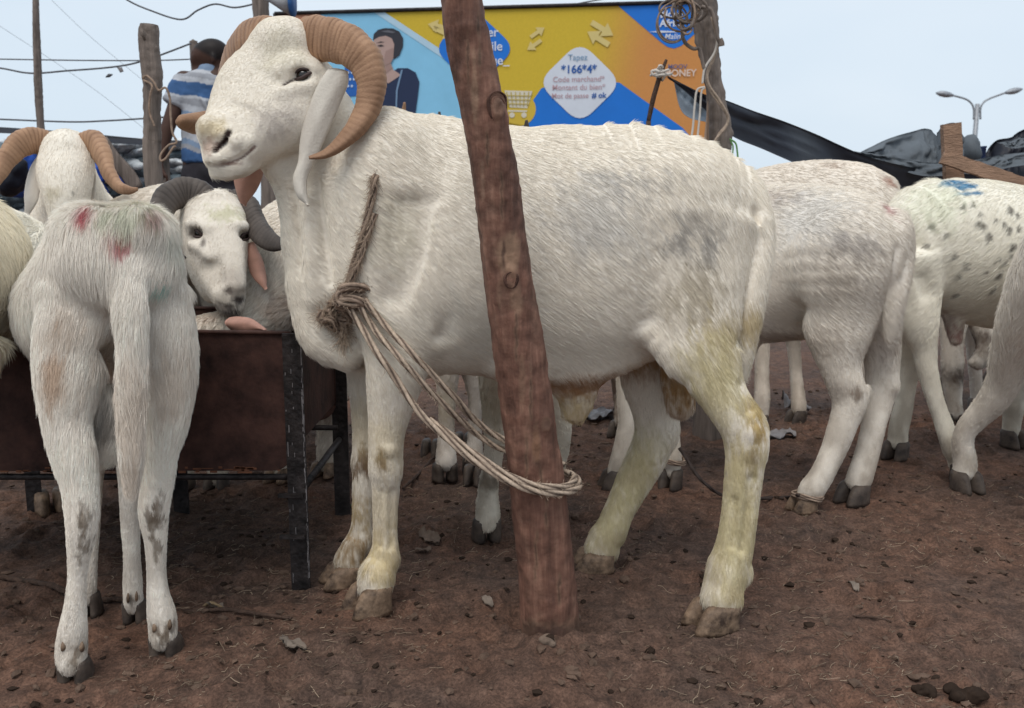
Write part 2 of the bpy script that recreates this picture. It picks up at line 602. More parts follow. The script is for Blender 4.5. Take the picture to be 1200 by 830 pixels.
# ------------------------------------------------------------------ shared animal pieces
M['horn_tan'] = simple_mat("horn_tan", (0.43, 0.25, 0.16), rough=0.5, var=0.28, scale=14, bump=0.5, bscale=60, bdist=0.004, spec=0.4)
M['horn_dark'] = simple_mat("horn_dark", (0.085, 0.068, 0.058), rough=0.5, var=0.4, scale=14, bump=0.5, bscale=60, bdist=0.004, spec=0.4)
M['horn_keratin'] = coat_mat('horn_keratin', .5)
M['hoof'] = simple_mat("hoof", (0.09, 0.055, 0.038), rough=0.6, var=0.5, scale=40, bump=0.7, bscale=90, bdist=0.004, col2=(0.30, 0.20, 0.13))
M['hoof_grey'] = simple_mat("hoof_grey", (0.06, 0.045, 0.04), rough=0.6, var=0.5, scale=25, bump=0.5, bscale=60, bdist=0.003, col2=(0.12, 0.09, 0.07))
M['eye'] = simple_mat("eye", (0.010, 0.006, 0.004), rough=0.08, var=0.3, bump=0, spec=0.6)
M['lid'] = simple_mat("lid", (0.055, 0.035, 0.032), rough=0.55, var=0.3, bump=0.2)
M['pink_skin'] = simple_mat("pink_skin", (0.46, 0.25, 0.19), rough=0.6, var=0.2, scale=20, bump=0.3, bscale=90, bdist=0.003)
M['white_skin'] = simple_mat("white_skin", (0.66, 0.60, 0.52), rough=0.75, var=0.12, scale=20, bump=0.4, bscale=120, bdist=0.003)
M['grey_skin'] = simple_mat("grey_skin", (0.12, 0.09, 0.08), rough=0.6, var=0.4, scale=30, bump=0.3, bscale=90)

def horn(path, hw, mat, parent, flat=0.62, ridges=42, up0=(0, 1, 0), seg=20, n=150, amp=0.05):
    """curled ram horn: path control points, hw half widths in metres; closely ridged"""
    pp = catmull(path, n); ww = lerp_list(hw, n)
    r = np.random.default_rng(len(path) + int(hw[0] * 1e4))
    ph = np.cumsum(0.8 + 0.5 * r.random(n)); ph = ph / ph[-1] * ridges * 2 * math.pi
    def rad(i, th):
        t = i / (n - 1)
        a = ww[i]
        g = 1 + amp * (1 - t) ** 0.4 * (0.45 * (2 * abs(math.sin(ph[i] * .5 + 0.5 * math.sin(th))) - 1) + 0.5 * math.sin(ph[i] * 0.23 + th)) 
        c, s = math.cos(th), math.sin(th)
        e = 0.75
        cc = math.copysign(abs(c) ** e, c); ss = math.copysign(abs(s) ** e, s)
        return flat * a * g * cc * (1.0 + 0.12 * ss), a * g * ss
    v, f = sweep(pp, rad, seg, up0)
    cols = np.zeros((n * seg, 3)); tip = np.linspace(0, 1, n)
    dark = np.array((.15, .078, .046) if mat is M['horn_tan'] else (.030, .024, .021)); light = np.array((.43, .255, .155) if mat is M['horn_tan'] else (.12, .098, .085))
    vn = fbm(np.array([q[:] for q in v]), 30, 3, 4)
    for i in range(n):
        for j in range(seg):
            th = 2 * math.pi * j / seg
            g = abs(math.sin(ph[i] * .5 + 0.5 * math.sin(th))); g = 1 - (1 - g) ** 2.2 * (1 - tip[i] * .8)
            w = min(1, max(0, g * .75 + (vn[i * seg + j] - .4) * 1.1)) * (1 - .35 * tip[i] ** 3)
            cols[i * seg + j] = dark * (1 - w) + light * w
    return mesh_obj("horn", v, f, M['horn_keratin'], parent, cols=cols)

def hoof(pos, fwd, w, h, l, mat, parent, splay=0.05):
    """cloven hoof: two claws standing on the ground; pos = centre of sole"""
    pos = Vector(pos); f = Vector(fwd); f.z = 0; f.normalize(); s = Vector((-f.y, f.x, 0))
    parts = []
    for sg in (-1, 1):
        V, F = [], []
        lv = [(-.10, 1.0, 1.0, 0.0), (0.12, 1.03, 1.0, 0.0), (0.45, 1.02, 0.92, -0.02), (0.85, 1.0, 0.84, -0.07), (1.15, 0.96, 0.76, -0.12), (1.3, .7, .55, -.14)]
        m = 12
        for (zz, ws, ls, sh) in lv:
            for j in range(m):
                th = 2 * math.pi * j / m
                c, q = math.cos(th), math.sin(th)
                x = c * l * 0.52 * ls * (1.08 if c > 0 else 0.9) + sh * l + 0.05 * l
                y = sg * w * 0.26 + q * w * 0.25 * ws * (1 - 0.38 * max(c, 0) ** 1.5)
                if q * sg < 0: y = sg * w * 0.26 + q * w * 0.22 * ws
                y += sg * splay * w * max(x / l, 0)
                V.append(pos + f * x + s * y + Vector((0, 0, zz * h)))
        for a in range(len(lv) - 1):
            for j in range(m):
                F.append((a * m + j, a * m + (j + 1) % m, (a + 1) * m + (j + 1) % m, (a + 1) * m + j))
        F.append(tuple(range(m))[::-1]); F.append(tuple((len(lv) - 1) * m + j for j in range(m)))
        parts.append((V, F))
    V, F = join_vf(parts)
    return mesh_obj("hoof", V, F, mat, parent)

def foot(root, spec, fwd, mat, wide=1.0):
    """hoof under the last joint of a leg"""
    px, py, Y, r = spec[-1][:4]; c = P(px, py, Y); rr = r * mpp(px, py, Y) * wide
    f = Vector(fwd); f.z = 0; f.normalize()
    return hoof(Vector((c.x, c.y, 0)) + f * rr * .32, f, rr * 2.2, min(max(c.z, .03), .046) / 1.12, rr * 2.3, mat, root)

def eye_parts(c, r, out, along, parent, lidw=0.30, mat_lid=None):
    """eyeball + almond lid rim. c centre on surface, out = outward dir, along = corner-to-corner direction"""
    out = Vector(out).normalized(); al = Vector(along); al = (al - out * al.dot(out)).normalized(); up = out.cross(al)
    bm = bmesh.new(); bmesh.ops.create_uvsphere(bm, u_segments=20, v_segments=14, radius=r)
    bmesh.ops.translate(bm, verts=bm.verts, vec=Vector(c) - out * r * 0.50)
    me = bpy.data.meshes.new("eye"); bm.to_mesh(me); bm.free(); set_smooth(me); me.materials.append(M['eye'])
    e = link(bpy.data.objects.new("eye", me), parent)
    pts = []
    for i in range(28):
        th = 2 * math.pi * i / 28
        x = math.cos(th) * r * 1.22; y = math.sin(th) * r * (0.60 if math.sin(th) > 0 else 0.50) * (1 - .25 * abs(math.cos(th)))
        z = math.sqrt(max(r * r * 1.45 - x * x * 0.9 - y * y, 0)) - r * 0.62
        pts.append(Vector(c) + al * x + up * y + out * z)
    v, f = sweep(pts, lambda i, th: (r * lidw * math.cos(th) * 0.7, r * lidw * math.sin(th) * 0.7), 8, out, loop=True)
    mesh_obj("eyelid", v, f, mat_lid or M['lid'], e)
    return e

def ear(front, back, mat, parent, cup=0.012, thick=0.004, n=36, m=11, curl=0.0, name="ear"):
    """leaf shaped ear from two edge polylines; cup = depth of the fold towards +normal"""
    A = catmull(front, n); B = catmull(back, n)
    V, F = [], []
    for i in range(n):
        w = (B[i] - A[i])
        t = (A[min(i + 1, n - 1)] - A[max(i - 1, 0)] + B[min(i + 1, n - 1)] - B[max(i - 1, 0)]).normalized()
        nn = t.cross(w); nn = nn.normalized() if nn.length > 1e-9 else Vector((0, -1, 0))
        for s in (0, 1):
            for j in range(m):
                u = j / (m - 1)
                ww = 1 - (2 * u - 1) ** 2
                p = A[i] + w * u + nn * (cup * ww * (1 if w.length > 0.02 else w.length / 0.02) * (1 - 0.3 * i / n))
                p += nn * (0.0009 * math.sin(u * 9 + i * 0.25) * min(1, w.length / 0.04))
                p -= nn * (thick * (0.25 + 0.75 * ww) * (1 if s else 0))
                V.append(p)
    st = 2 * m
    for i in range(n - 1):
        for j in range(m - 1):
            a = i * st + j
            F.append((a, a + 1, a + st + 1, a + st))
            b = a + m
            F.append((b, b + st, b + st + 1, b + 1))
        F.append((i * st, i * st + st, i * st + st + m, i * st + m))
        a = i * st + m - 1
        F.append((a, a + m, a + st + m, a + st))
    F.append(tuple(list(range(m)) + list(range(2 * m - 1, m - 1, -1))))
    b = (n - 1) * st
    F.append(tuple((list(range(b, b + m)) + list(range(b + 2 * m - 1, b + m - 1, -1)))[::-1]))
    return mesh_obj(name, V, F, mat, parent)

# ------------------------------------------------------------------ the main ram
def leg_nodes(spec):
    """spec: (px, py, Y, half width px, side ratio)"""
    out = []
    for s in spec:
        px, py, Y, r = s[:4]; q = s[4] if len(s) > 4 else 0.85
        if r < 30: r = r - 1.3
        if s is spec[-1]: r *= .97
        m = mpp(px, py, Y)
        out.append((P(px, py, Y), r * m * q, r * m))
    c, a, b = out[-1]
    if .044 < c.z < .2: out.append((Vector((c.x, c.y, .042)), a, b))
    return out

def station(px, pt, pb, Y, w):
    """torso cross section seen from the side: top and bottom pixel rows"""
    c = P(px, (pt + pb) / 2, Y)
    return (c, w, (pb - pt) / 2 * mpp(px, (pt + pb) / 2, Y))

def main_ram():
    root = empty("ram", G(640, 690), label="big white ram with tan curled horns tied by a rope to the leaning post", cat="ram")
    B = Body((-0.72, 1.52, -0.005), (0.56, 2.13, 1.19), 0.0036)
    Yc = 1.89
    st = [station(408, 195, 412, Yc, .10), station(424, 168, 434, Yc, .130), station(450, 140, 447, Yc, .158),
          station(500, 137, 443, Yc, .170), station(550, 147, 440, Yc, .182), station(610, 155, 445, Yc, .192),
          station(660, 151, 444, Yc, .195), station(705, 146, 430, Yc, .188), station(750, 147, 405, Yc, .175),
          station(795, 160, 390, Yc, .158), station(830, 182, 380, Yc, .14), station(852, 208, 370, Yc, .115)]
    B.chain(st, k=0.03, re=0.05)
    # withers, hip and loin
    B.blob(P(455, 205, 1.80), (.09, .07, .12), k=.05)
    B.blob(P(800, 235, 1.79), (.10, .06, .09), k=.06)
    B.blob(P(865, 262, 1.83), (.045, .05, .07), k=.04)
    # neck
    nk = [(P(412, 320, 1.88), .110, .118), (P(400, 260, 1.875), .092, .108), (P(388, 205, 1.865), .074, .098), (P(374, 150, 1.85), .064, .080), (P(362, 105, 1.845), .060, .06)]
    B.chain(nk, side=(0, 1, 0), k=0.03)
    # brisket and throat
    B.chain([(P(366, 290, 1.86), .045, .045), (P(374, 350, 1.86), .065, .055), (P(384, 392, 1.86), .072, .052), (P(408, 412, 1.86), .07, .040)], k=.03)
    B.chain([(P(318, 186, 1.82), .028, .026), (P(344, 226, 1.84), .032, .030), (P(357, 285, 1.855), .036, .030)], k=.03)
    # neck folds
    B.chain([(B.hit(372, 215), .006, .006), (B.hit(378, 270), .008, .008), (B.hit(386, 330), .006, .006)], k=.012, sub=True)
    B.chain([(B.hit(345, 225), .005, .005), (B.hit(350, 270), .006, .006), (B.hit(352, 310), .004, .004)], k=.012, sub=True)
    B.chain([(B.hit(360, 235, .003), .010, .010), (B.hit(364, 290, .002), .012, .012), (B.hit(366, 350), .010, .010)], k=.02)
    # head
    hs = [(P(339, 62, 1.855), .064, .064), (P(322, 92, 1.835), .066, .098), (P(305, 117, 1.815), .062, .100), (P(291, 142, 1.79), .055, .088), (P(275, 161, 1.765), .049, .064), (P(266, 179, 1.755), .043, .047)]
    B.chain(hs, side=(0.42, 1, 0), k=0.02, re=.04)
    B.blob(P(335, 50, 1.85), (.058, .07, .045), k=.03)                       # poll
    B.blob(P(362, 112, 1.80), (.038, .03, .05), k=.03)                      # cheek
    B.blob(P(333, 140, 1.775), (.05, .03, .04), k=.03)                      # jaw muscle
    B.chain([(P(350, 160, 1.80), .03, .02), (P(315, 176, 1.785), .03, .018), (P(285, 192, 1.765), .03, .018), (P(266, 200, 1.755), .03, .016)], k=.02)  # lower jaw
    B.chain([(B.hit(328, 84, -.004), .012, .012), (B.hit(345, 74, -.004), .014, .014), (B.hit(364, 78, -.006), .014, .014)], k=.02)  # brow
    B.chain([(B.hit(365, 99, -.004), .008, .008), (B.hit(350, 104, -.003), .009, .009), (B.hit(328, 110, -.004), .008, .008)], k=.016)  # cheekbone
    ec = B.hit(354, 88)
    B.chain([(B.hit(341, 82, -.004), .006, .006), (B.hit(353, 77, -.004), .007, .007), (B.hit(366, 82, -.004), .006, .006)], k=.010)
    B.blob(ec + Vector((0, -.004, 0)), (.019, .012, .0125), k=.008, sub=True)
    B.chain([(B.hit(348, 92), .004, .005), (B.hit(333, 99), .002, .003)], k=.006, sub=True)
    # muzzle
    B.blob(P(247, 152, 1.742), (.026, .034, .026), k=.02)
    B.blob(P(259, 186, 1.735), (.03, .034, .022), k=.015)
    B.blob(P(284, 172, 1.735), (.026, .02, .022), k=.015)
    B.chain([(B.hit(270, 154), .006, .007), (B.hit(266, 162), .006, .007), (B.hit(260, 170), .0045, .006), (B.hit(252, 178), .003, .003)], k=.006, sub=True)
    B.blob(B.hit(259, 158, .001), (.011, .009, .009), k=.010)
    B.blob(B.hit(276, 166, .001), (.010, .007, .010), k=.010)
    mouth = [B.hit(x, y) for x, y in ((243, 194), (255, 195), (268, 191), (281, 186), (292, 178), (298, 172))]
    B.chain([(p, .0045, .0042) for p in mouth], k=.006, sub=True)
    B.chain([(B.hit(x, y, -.006), .012, .012) for x, y in ((252, 203), (268, 202), (284, 194))], k=.01)
    for off in range(5):   # wrinkles across the nose bridge and behind the nostril
        B.chain([(B.hit(248 + off * 5, 141 - off * 5), .003, .003), (B.hit(264 + off * 4, 144 - off * 5), .0042, .0042), (B.hit(280 + off * 4, 150 - off * 5), .0042, .0042), (B.hit(290 + off * 3, 158 - off * 5), .002, .002)], k=.007, sub=True)
    # front legs
    nf = [(452, 300, 1.80, 52, .62), (462, 365, 1.80, 48, .62), (466, 412, 1.80, 40, .75), (461, 455, 1.80, 31), (454, 500, 1.80, 23), (452, 528, 1.80, 20.5, .95), (452, 550, 1.80, 20.5, .95), (452, 572, 1.80, 16.5), (451, 620, 1.80, 15), (451, 642, 1.80, 16.5, .95), (447, 658, 1.80, 19, 1), (442, 672, 1.79, 22.5, 1), (440, 683, 1.785, 22.5, 1)]
    B.chain(leg_nodes(nf), k=.02, re=.016)
    B.blob(P(500, 378, 1.79), (.035, .035, .05), k=.035)                      # elbow
    B.chain([(P(522, 372, 1.72), .006, .010), (P(516, 395, 1.75), .006, .012)], k=.02, sub=True)
    
    B.blob(P(457, 655, 1.80), (.016, .02, .018), k=.015)
    ff = [(440, 340, 1.95, 48, .6), (434, 410, 1.945, 34), (428, 460, 1.94, 20), (427, 510, 1.935, 16), (427, 540, 1.93, 17, 1), (427, 562, 1.925, 15), (424, 610, 1.925, 13), (422, 632, 1.925, 17), (416, 642, 1.92, 17, 1), (411, 656, 1.92, 20, 1), (410, 662, 1.92, 20, 1)]
    B.chain(leg_nodes(ff), k=.02, re=.016)
    # near hind leg
    nh = [(812, 262, 1.79, 78, .50), (811, 335, 1.765, 63, .52), (820, 385, 1.75, 49, .6), (831, 428, 1.735, 38, .65), (848, 463, 1.725, 29, .72), (867, 494, 1.72, 27, .75), (875, 520, 1.72, 27, .78), (873, 550, 1.72, 24, .8), (867, 600, 1.72, 22, .9), (861, 640, 1.72, 22.5, .9), (854, 664, 1.72, 25, .95), (849, 684, 1.715, 24, 1), (846, 699, 1.71, 25, 1), (845, 706, 1.71, 25, 1)]
    B.chain(leg_nodes(nh), k=.025, re=.018)
    B.chain([(P(880, 480, 1.73), .010, .010), (P(891, 499, 1.73), .013, .013), (P(886, 528, 1.725), .012, .014)], k=.016)  # heel cord and hock
    B.chain([(P(742, 380, 1.80), .02, .012), (P(765, 392, 1.77), .03, .022), (P(795, 420, 1.75), .03, .028)], k=.03)                       # stifle
    pass
    B.chain([(B.hit(880, 560, -.001), .004, .004), (B.hit(876, 600, -.001), .005, .005), (B.hit(869, 645, -.001), .004, .004)], k=.015, sub=True)
    B.chain([(B.hit(861, 585, -.001), .003, .003), (B.hit(858, 640, -.001), .003, .003)], k=.012, sub=True)
    B.chain([(B.hit(868, 450, -.001), .004, .005), (B.hit(878, 480, -.001), .005, .006)], k=.016, sub=True)
    B.chain([(B.hit(459, 575, -.001), .003, .003), (B.hit(458, 640, -.001), .004, .004)], k=.012, sub=True)
    B.chain([(B.hit(447, 575, -.001), .002, .003), (B.hit(446, 640, -.001), .003, .003)], k=.010, sub=True)
    B.blob(B.hit(456, 527, .0), (.010, .006, .008), k=.010); B.blob(B.hit(883, 507, .0), (.010, .006, .012), k=.012)
    B.blob(P(873, 672, 1.72), (.014, .016, .02), k=.015)
    # far hind leg
    fh = [(800, 330, 1.98, 62, .55), (772, 400, 2.0, 50, .6), (765, 445, 2.0, 38, .7), (768, 480, 2.0, 29, .8), (768, 508, 2.0, 25, .85), (758, 535, 2.0, 23.5, .9), (742, 566, 2.0, 21, .9), (726, 598, 2.0, 18.5, .95), (716, 622, 2.0, 20, .95), (710, 630, 2.0, 20, 1), (706, 642, 2.0, 21, 1), (705, 646, 2.0, 21, 1)]
    B.chain(leg_nodes(fh), k=.025, re=.018)
    B.blob(P(783, 505, 2.0), (.018, .02, .03), k=.03)
    # scrotum and sheath
    B.chain([(P(792, 400, 1.90), .03, .03), (P(794, 440, 1.90), .036, .034), (P(797, 474, 1.90), .032, .030)], k=.02)
    B.chain([(P(668, 430, 1.86), .035, .05), (P(676, 462, 1.86), .028, .040), (P(672, 486, 1.86), .016, .026)], k=.03)
    B.chain([(P(600, 425, 1.89), .10, .03), (P(690, 425, 1.89), .09, .03), (P(760, 395, 1.9), .08, .03)], k=.05)
    # tail
    B.chain([(B.hit(886, 250, -.004), .012, .010), (B.hit(876, 330, -.004), .014, .012), (B.hit(866, 400, -.004), .012, .010)], k=.012, sub=True)
    B.chain([(P(880, 222, 1.83), .022, .022), (P(891, 262, 1.80), .026, .026), (P(891, 310, 1.78), .024, .026), (P(883, 360, 1.77), .021, .023), (P(874, 405, 1.77), .018, .020), (P(868, 440, 1.78), .012, .012)], k=.010)
    # shoulder and rib modelling
    B.chain([(B.hit(482, 240), .006, .02), (B.hit(478, 300), .006, .018), (B.hit(462, 350), .006, .012)], k=.04, sub=True)
    B.blob(B.hit(722, 215, -.01), (.07, .03, .05), k=.04, sub=True) if False else None
    V, F = B.mesh()
    VN = vert_normals(V, F)
    # slow undulation of skin over ribs
    V = V + VN * ((fbm(V * np.array([1.3, 1, .6]), 8, 3, 2) - 0.5) * 0.010 + (fbm(V, 40, 2, 5) - .5) * .0012)[:, None]
    W = (0.87, 0.79, 0.675)
    yel = (0.44, 0.32, 0.13); brn = (0.16, 0.085, 0.04); gry = (0.20, 0.185, 0.18)
    S = []
    def at(px, py, r, c, s, rag=.9, Y=None):
        S.append((B.hit(px, py, 0, Y), r, c, s, rag))
    at(760, 212, (.06, .08, .022), gry, .34, 1.6); at(820, 262, (.05, .08, .04), gry, .30, 1.5)
    at(795, 285, (.028, .06, .025), gry, .42, 1.9); at(828, 292, (.025, .06, .035), gry, .5, 1.9); at(700, 250, .10, (.5, .48, .46), .5)
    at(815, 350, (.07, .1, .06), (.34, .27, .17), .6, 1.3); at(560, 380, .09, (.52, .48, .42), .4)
    at(460, 270, (.06, .1, .08), (.66, .60, .46), .45)
    for (x, y, r, s) in ((850, 400, .06, .6), (885, 480, .045, .9), (880, 430, .05, .8), (880, 380, .04, .7), (872, 540, .05, .7), (868, 620, .06, .5), (820, 430, .06, .4), (865, 690, .04, .6), (730, 570, .05, .45), (740, 620, .06, .4), (800, 450, .05, .8)):
        at(x, y, r, yel if s > .5 else (.50, .42, .20), s)
    at(880, 538, (.018, .03, .026), brn, .95, 1.2); at(890, 505, (.02, .04, .03), (.46, .30, .10), .8, 1.2); at(448, 540, (.016, .03, .026), brn, .95, .9); at(428, 540, (.018, .03, .03), brn, .8, 1.0, 1.93)
    S.append((P(795, 455, 1.90), (.05, .06, .08), (.36, .19, .07), .9, .5))
    S.append((P(675, 472, 1.87), (.06, .06, .07), (.52, .36, .14), .85, .4))
    S.append((P(650, 443, 1.89), (.24, .2, .035), (.42, .22, .10), .9, .5))
    S.append((P(760, 420, 1.93), (.12, .12, .04), (.42, .24, .09), .8, .6))
    S.append((P(424, 600, 1.93), (.03, .03, .10), (.42, .28, .10), .85, .8)); S.append((P(415, 650, 1.92), (.05, .05, .06), (.27, .16, .06), .9, .8)); S.append((P(427, 545, 1.93), (.03, .04, .04), (.18, .10, .05), .8, 1.2))
    S.append((P(446, 660, 1.8), (.05, .05, .05), (.55, .43, .22), .6, .8))
    at(246, 150, (.035, .05, .022), (.62, .50, .30), .7, .6); at(243, 172, (.02, .03, .02), (.44, .27, .2), .6); at(253, 172, (.008, .02, .010), (.12, .05, .03), .8, 1.0)
    S += line_stains([P(x, y, B.hit(x + 3, y - 3).y) for x, y in ((269, 155), (266, 162), (260, 170), (252, 177))], .0055, (.03, .014, .012), .95, 16, 4)
    S += line_stains([P(x, y, B.hit(x, y - 4).y) for x, y in ((243, 194), (255, 195), (268, 191), (281, 186), (292, 178), (298, 172))], .0030, (.20, .11, .085), .85, 34, 5)
    for (x, y) in ((836, 470), (860, 560), (862, 640), (845, 430), (740, 560), (715, 620), (860, 600), (862, 680)): at(x, y, (.07, .1, .09), (.63, .54, .32), .7, .6)
    for (x, y, s) in ((452, 600, .4), (452, 520, .4), (425, 500, .4), (450, 655, .7)): at(x, y, (.05, .1, .07), (.62, .49, .26), s, .6)
    for (x, y) in ((728, 600), (745, 560), (712, 625), (755, 520)): S.append((P(x, y, 2.0), (.06, .08, .07), (.60, .52, .31), .65, .6))
    for (x, y) in ((322, 150), (312, 140), (340, 130)): at(x, y, .03, (.60, .53, .47), .4)
    at(354, 88, (.016, .02, .012), (.10, .06, .05), .9, .4); S.extend(line_stains([B.hit(x, y) for x, y in ((344, 94), (338, 97), (332, 100))], .0032, (.06, .035, .03), .9, 8, 3))
    at(330, 60, .05, (.66, .60, .46), .5)
    at(268, 192, (.03, .03, .004), (.28, .17, .13), .8, .3)
    # legs keep the mud they stand in
    cf = coat_colour(W, S, dirt=(0.02, 0.42, (.24, .16, .08), .45), seed=1)
    body = mesh_obj("body", V, F, M['coat'], root, cols=cf(V, VN))
    hd = np.array(P(330, 120, 1.8))
    def flow(p, n):
        f = np.zeros_like(p)
        f[:] = (0.75, 0.0, -0.55)
        head = np.clip((0.20 - np.linalg.norm(p - hd, axis=1)) / 0.06, 0, 1)[:, None]
        f = f * (1 - head) + np.array((0.62, 0.1, 0.55)) * head
        leg = np.clip((0.52 - p[:, 2]) / 0.1, 0, 1)[:, None]
        f = f * (1 - leg) + np.array((0.1, 0, -1.0)) * leg
        rump = np.clip((p[:, 0] - 0.15) / 0.35, 0, 1)[:, None] * (1 - leg)
        f = f * (1 - rump) + np.array((0.35, 0, -1.0)) * rump
        return f
    head_c = np.array(P(310, 120, 1.8))
    def lenfn(p):
        L = np.ones(len(p))
        dh = np.linalg.norm(p - head_c, axis=1)
        L *= np.clip((dh - 0.12) / 0.10, 0.0, 1) * 0.72 + 0.28
        L *= np.where(p[:, 2] < 0.45, 0.75, 1)
        top = np.clip((p[:, 2] - 0.93) / 0.04, 0, 1)
        return L * (1 - 0.35 * top)
    make_fur("fur", V, F, cf, root, 190000, length=0.018, rad=0.00028, flow=flow, lift=0.13, lenfn=lenfn, jitter=.10, seed=3, calm=lambda p: np.clip((np.linalg.norm(p - head_c, axis=1) - .13) / .12, .12, 1))
    make_fur("face_fur", V, F, cf, root, 60000, length=0.0045, rad=0.00016, flow=flow, lift=0.14, jitter=.09, seed=13, facemask=lambda p: np.linalg.norm(p - head_c, axis=1) < .21)
    # beard hairs under the chin
    hp = [B.hit(252 + i * 3.5, 203 - abs(i - 4) * .6) for i in range(10)]
    # eye
    c = B.hit(354, 88); eye_parts(P(354, 88, c.y - .0005), 0.0150, (-.25, -1, .12), (0.9, 0, .30), root, lidw=.30)
    # near horn
    hp = [(360, 44, 1.845, 22), (372, 45, 1.82, 24.5), (392, 48, 1.795, 24), (411, 55, 1.775, 22.5), (428, 72, 1.76, 20.5), (435, 97, 1.75, 18), (431, 124, 1.745, 16), (418, 148, 1.735, 13), (400, 167, 1.725, 9.5), (382, 180, 1.72, 6), (362, 185, 1.715, 2.2)]
    horn([P(x, y, Y) for x, y, Y, w in hp], [w * sc_(Y) for x, y, Y, w in hp], M['horn_tan'], root)
    hq = [(322, 44, 1.88, 22), (304, 46, 1.91, 24), (288, 60, 1.96, 24), (275, 90, 2.02, 22), (272, 120, 2.05, 20), (268, 138, 2.02, 17), (250, 144, 1.95, 14.5), (228, 145, 1.90, 12), (213, 143, 1.86, 8), (207, 143, 1.85, 3)]
    horn([P(x, y, Y) for x, y, Y, w in hq], [w * sc_(Y) for x, y, Y, w in hq], M['horn_tan'], root, flat=.8)
    # ears
    E = lambda L, Y0, Y1: [P(x, y, Y0 + (Y1 - Y0) * i / (len(L) - 1)) for i, (x, y) in enumerate(L)]
    EH = lambda L, o: [B.hit(x, y, o) for x, y in L]
    fr = [(385, 80), (373, 98), (363, 122), (355, 145), (351, 168), (349, 190), (343, 210), (348, 230), (359, 240)]
    bk = [(408, 84), (408, 98), (400, 118), (391, 139), (381, 162), (371, 186), (361, 206), (359, 222), (362, 241)]
    e1 = ear(E(fr, 1.765, 1.735), E(bk, 1.775, 1.735), M['coat'], root, cup=0.012, thick=.014)
    V2 = np.array([v.co[:] for v in e1.data.vertices]); cfe = coat_colour((.66, .60, .52), [(P(360, 150, 1.75), (.02, .05, .06), (.5, .44, .38), .5)], seed=4)
    ef = np.array([list(p.vertices) for p in e1.data.polygons if len(p.vertices) == 4])
    0 and make_fur("fur", V2, ef, coat_colour((.68, .60, .51), [], seed=5), e1, 9000, length=0.006, rad=.00028, flow=flow_const((.1, 0, -1)), lift=.06, jitter=.08, seed=8)
    a = e1.data.color_attributes.new("Col", 'FLOAT_COLOR', 'POINT'); cc = np.ones((len(V2), 4), np.float32); cc[:, :3] = cfe(V2, None); a.data.foreach_set("color", cc.ravel())
    fr = [(300, 150), (285, 185), (274, 205), (277, 225), (282, 238)]
    bk = [(320, 150), (312, 185), (306, 212), (296, 230), (285, 241)]
    ear(E(fr, 1.90, 1.93), E(bk, 1.91, 1.95), M['pink_skin'], root, cup=0.014, thick=.006)
    # hooves
    foot(root, nh, (-1, -.35, 0), M['hoof']); foot(root, nf, (-.8, -.6, 0), M['hoof']); foot(root, fh, (-1, -.15, 0), M['hoof']); foot(root, ff, (-.9, -.4, 0), M['hoof'])
    return root, B
RAM, RAMB = main_ram()
# ------------------------------------------------------------------ the rest of the flock
def coat_ear(fr, bk, parent, col=(.74, .66, .57), cup=.012, thick=.006, inner=None):
    e = ear(fr, bk, M['coat'] if inner is None else inner, parent, cup=cup, thick=thick, n=22, m=9)
    n = len(e.data.vertices)
    a = e.data.color_attributes.new("Col", 'FLOAT_COLOR', 'POINT'); cc = np.ones((n, 4), np.float32); cc[:, :3] = col; a.data.foreach_set("color", cc.ravel())
    return e

def finish(B, root, base, stains, flow, nhair, hlen, rad=.0005, dirt=(0.02, .30, (.30, .22, .13), .5), seed=1, lift=.2, jitter=.3, lenfn=None, bump=.008, clump=0.0, var=.06):
    V, F = B.mesh(); VN = vert_normals(V, F)
    V = V + VN * ((fbm(V, 8, 3, seed) - 0.5) * bump)[:, None]
    cf = coat_colour(base, stains, dirt=dirt, seed=seed, var=var)
    mesh_obj("body", V, F, M['coat'], root, cols=cf(V, VN))
    make_fur("fur", V, F, cf, root, nhair, length=hlen, rad=rad, flow=flow, lift=lift, jitter=jitter, seed=seed, lenfn=lenfn, clump=clump)
    return V, F

def leg(B, spec, k=.02):
    B.chain(leg_nodes(spec), k=k, re=.02)

PINK = (.50, .10, .12)
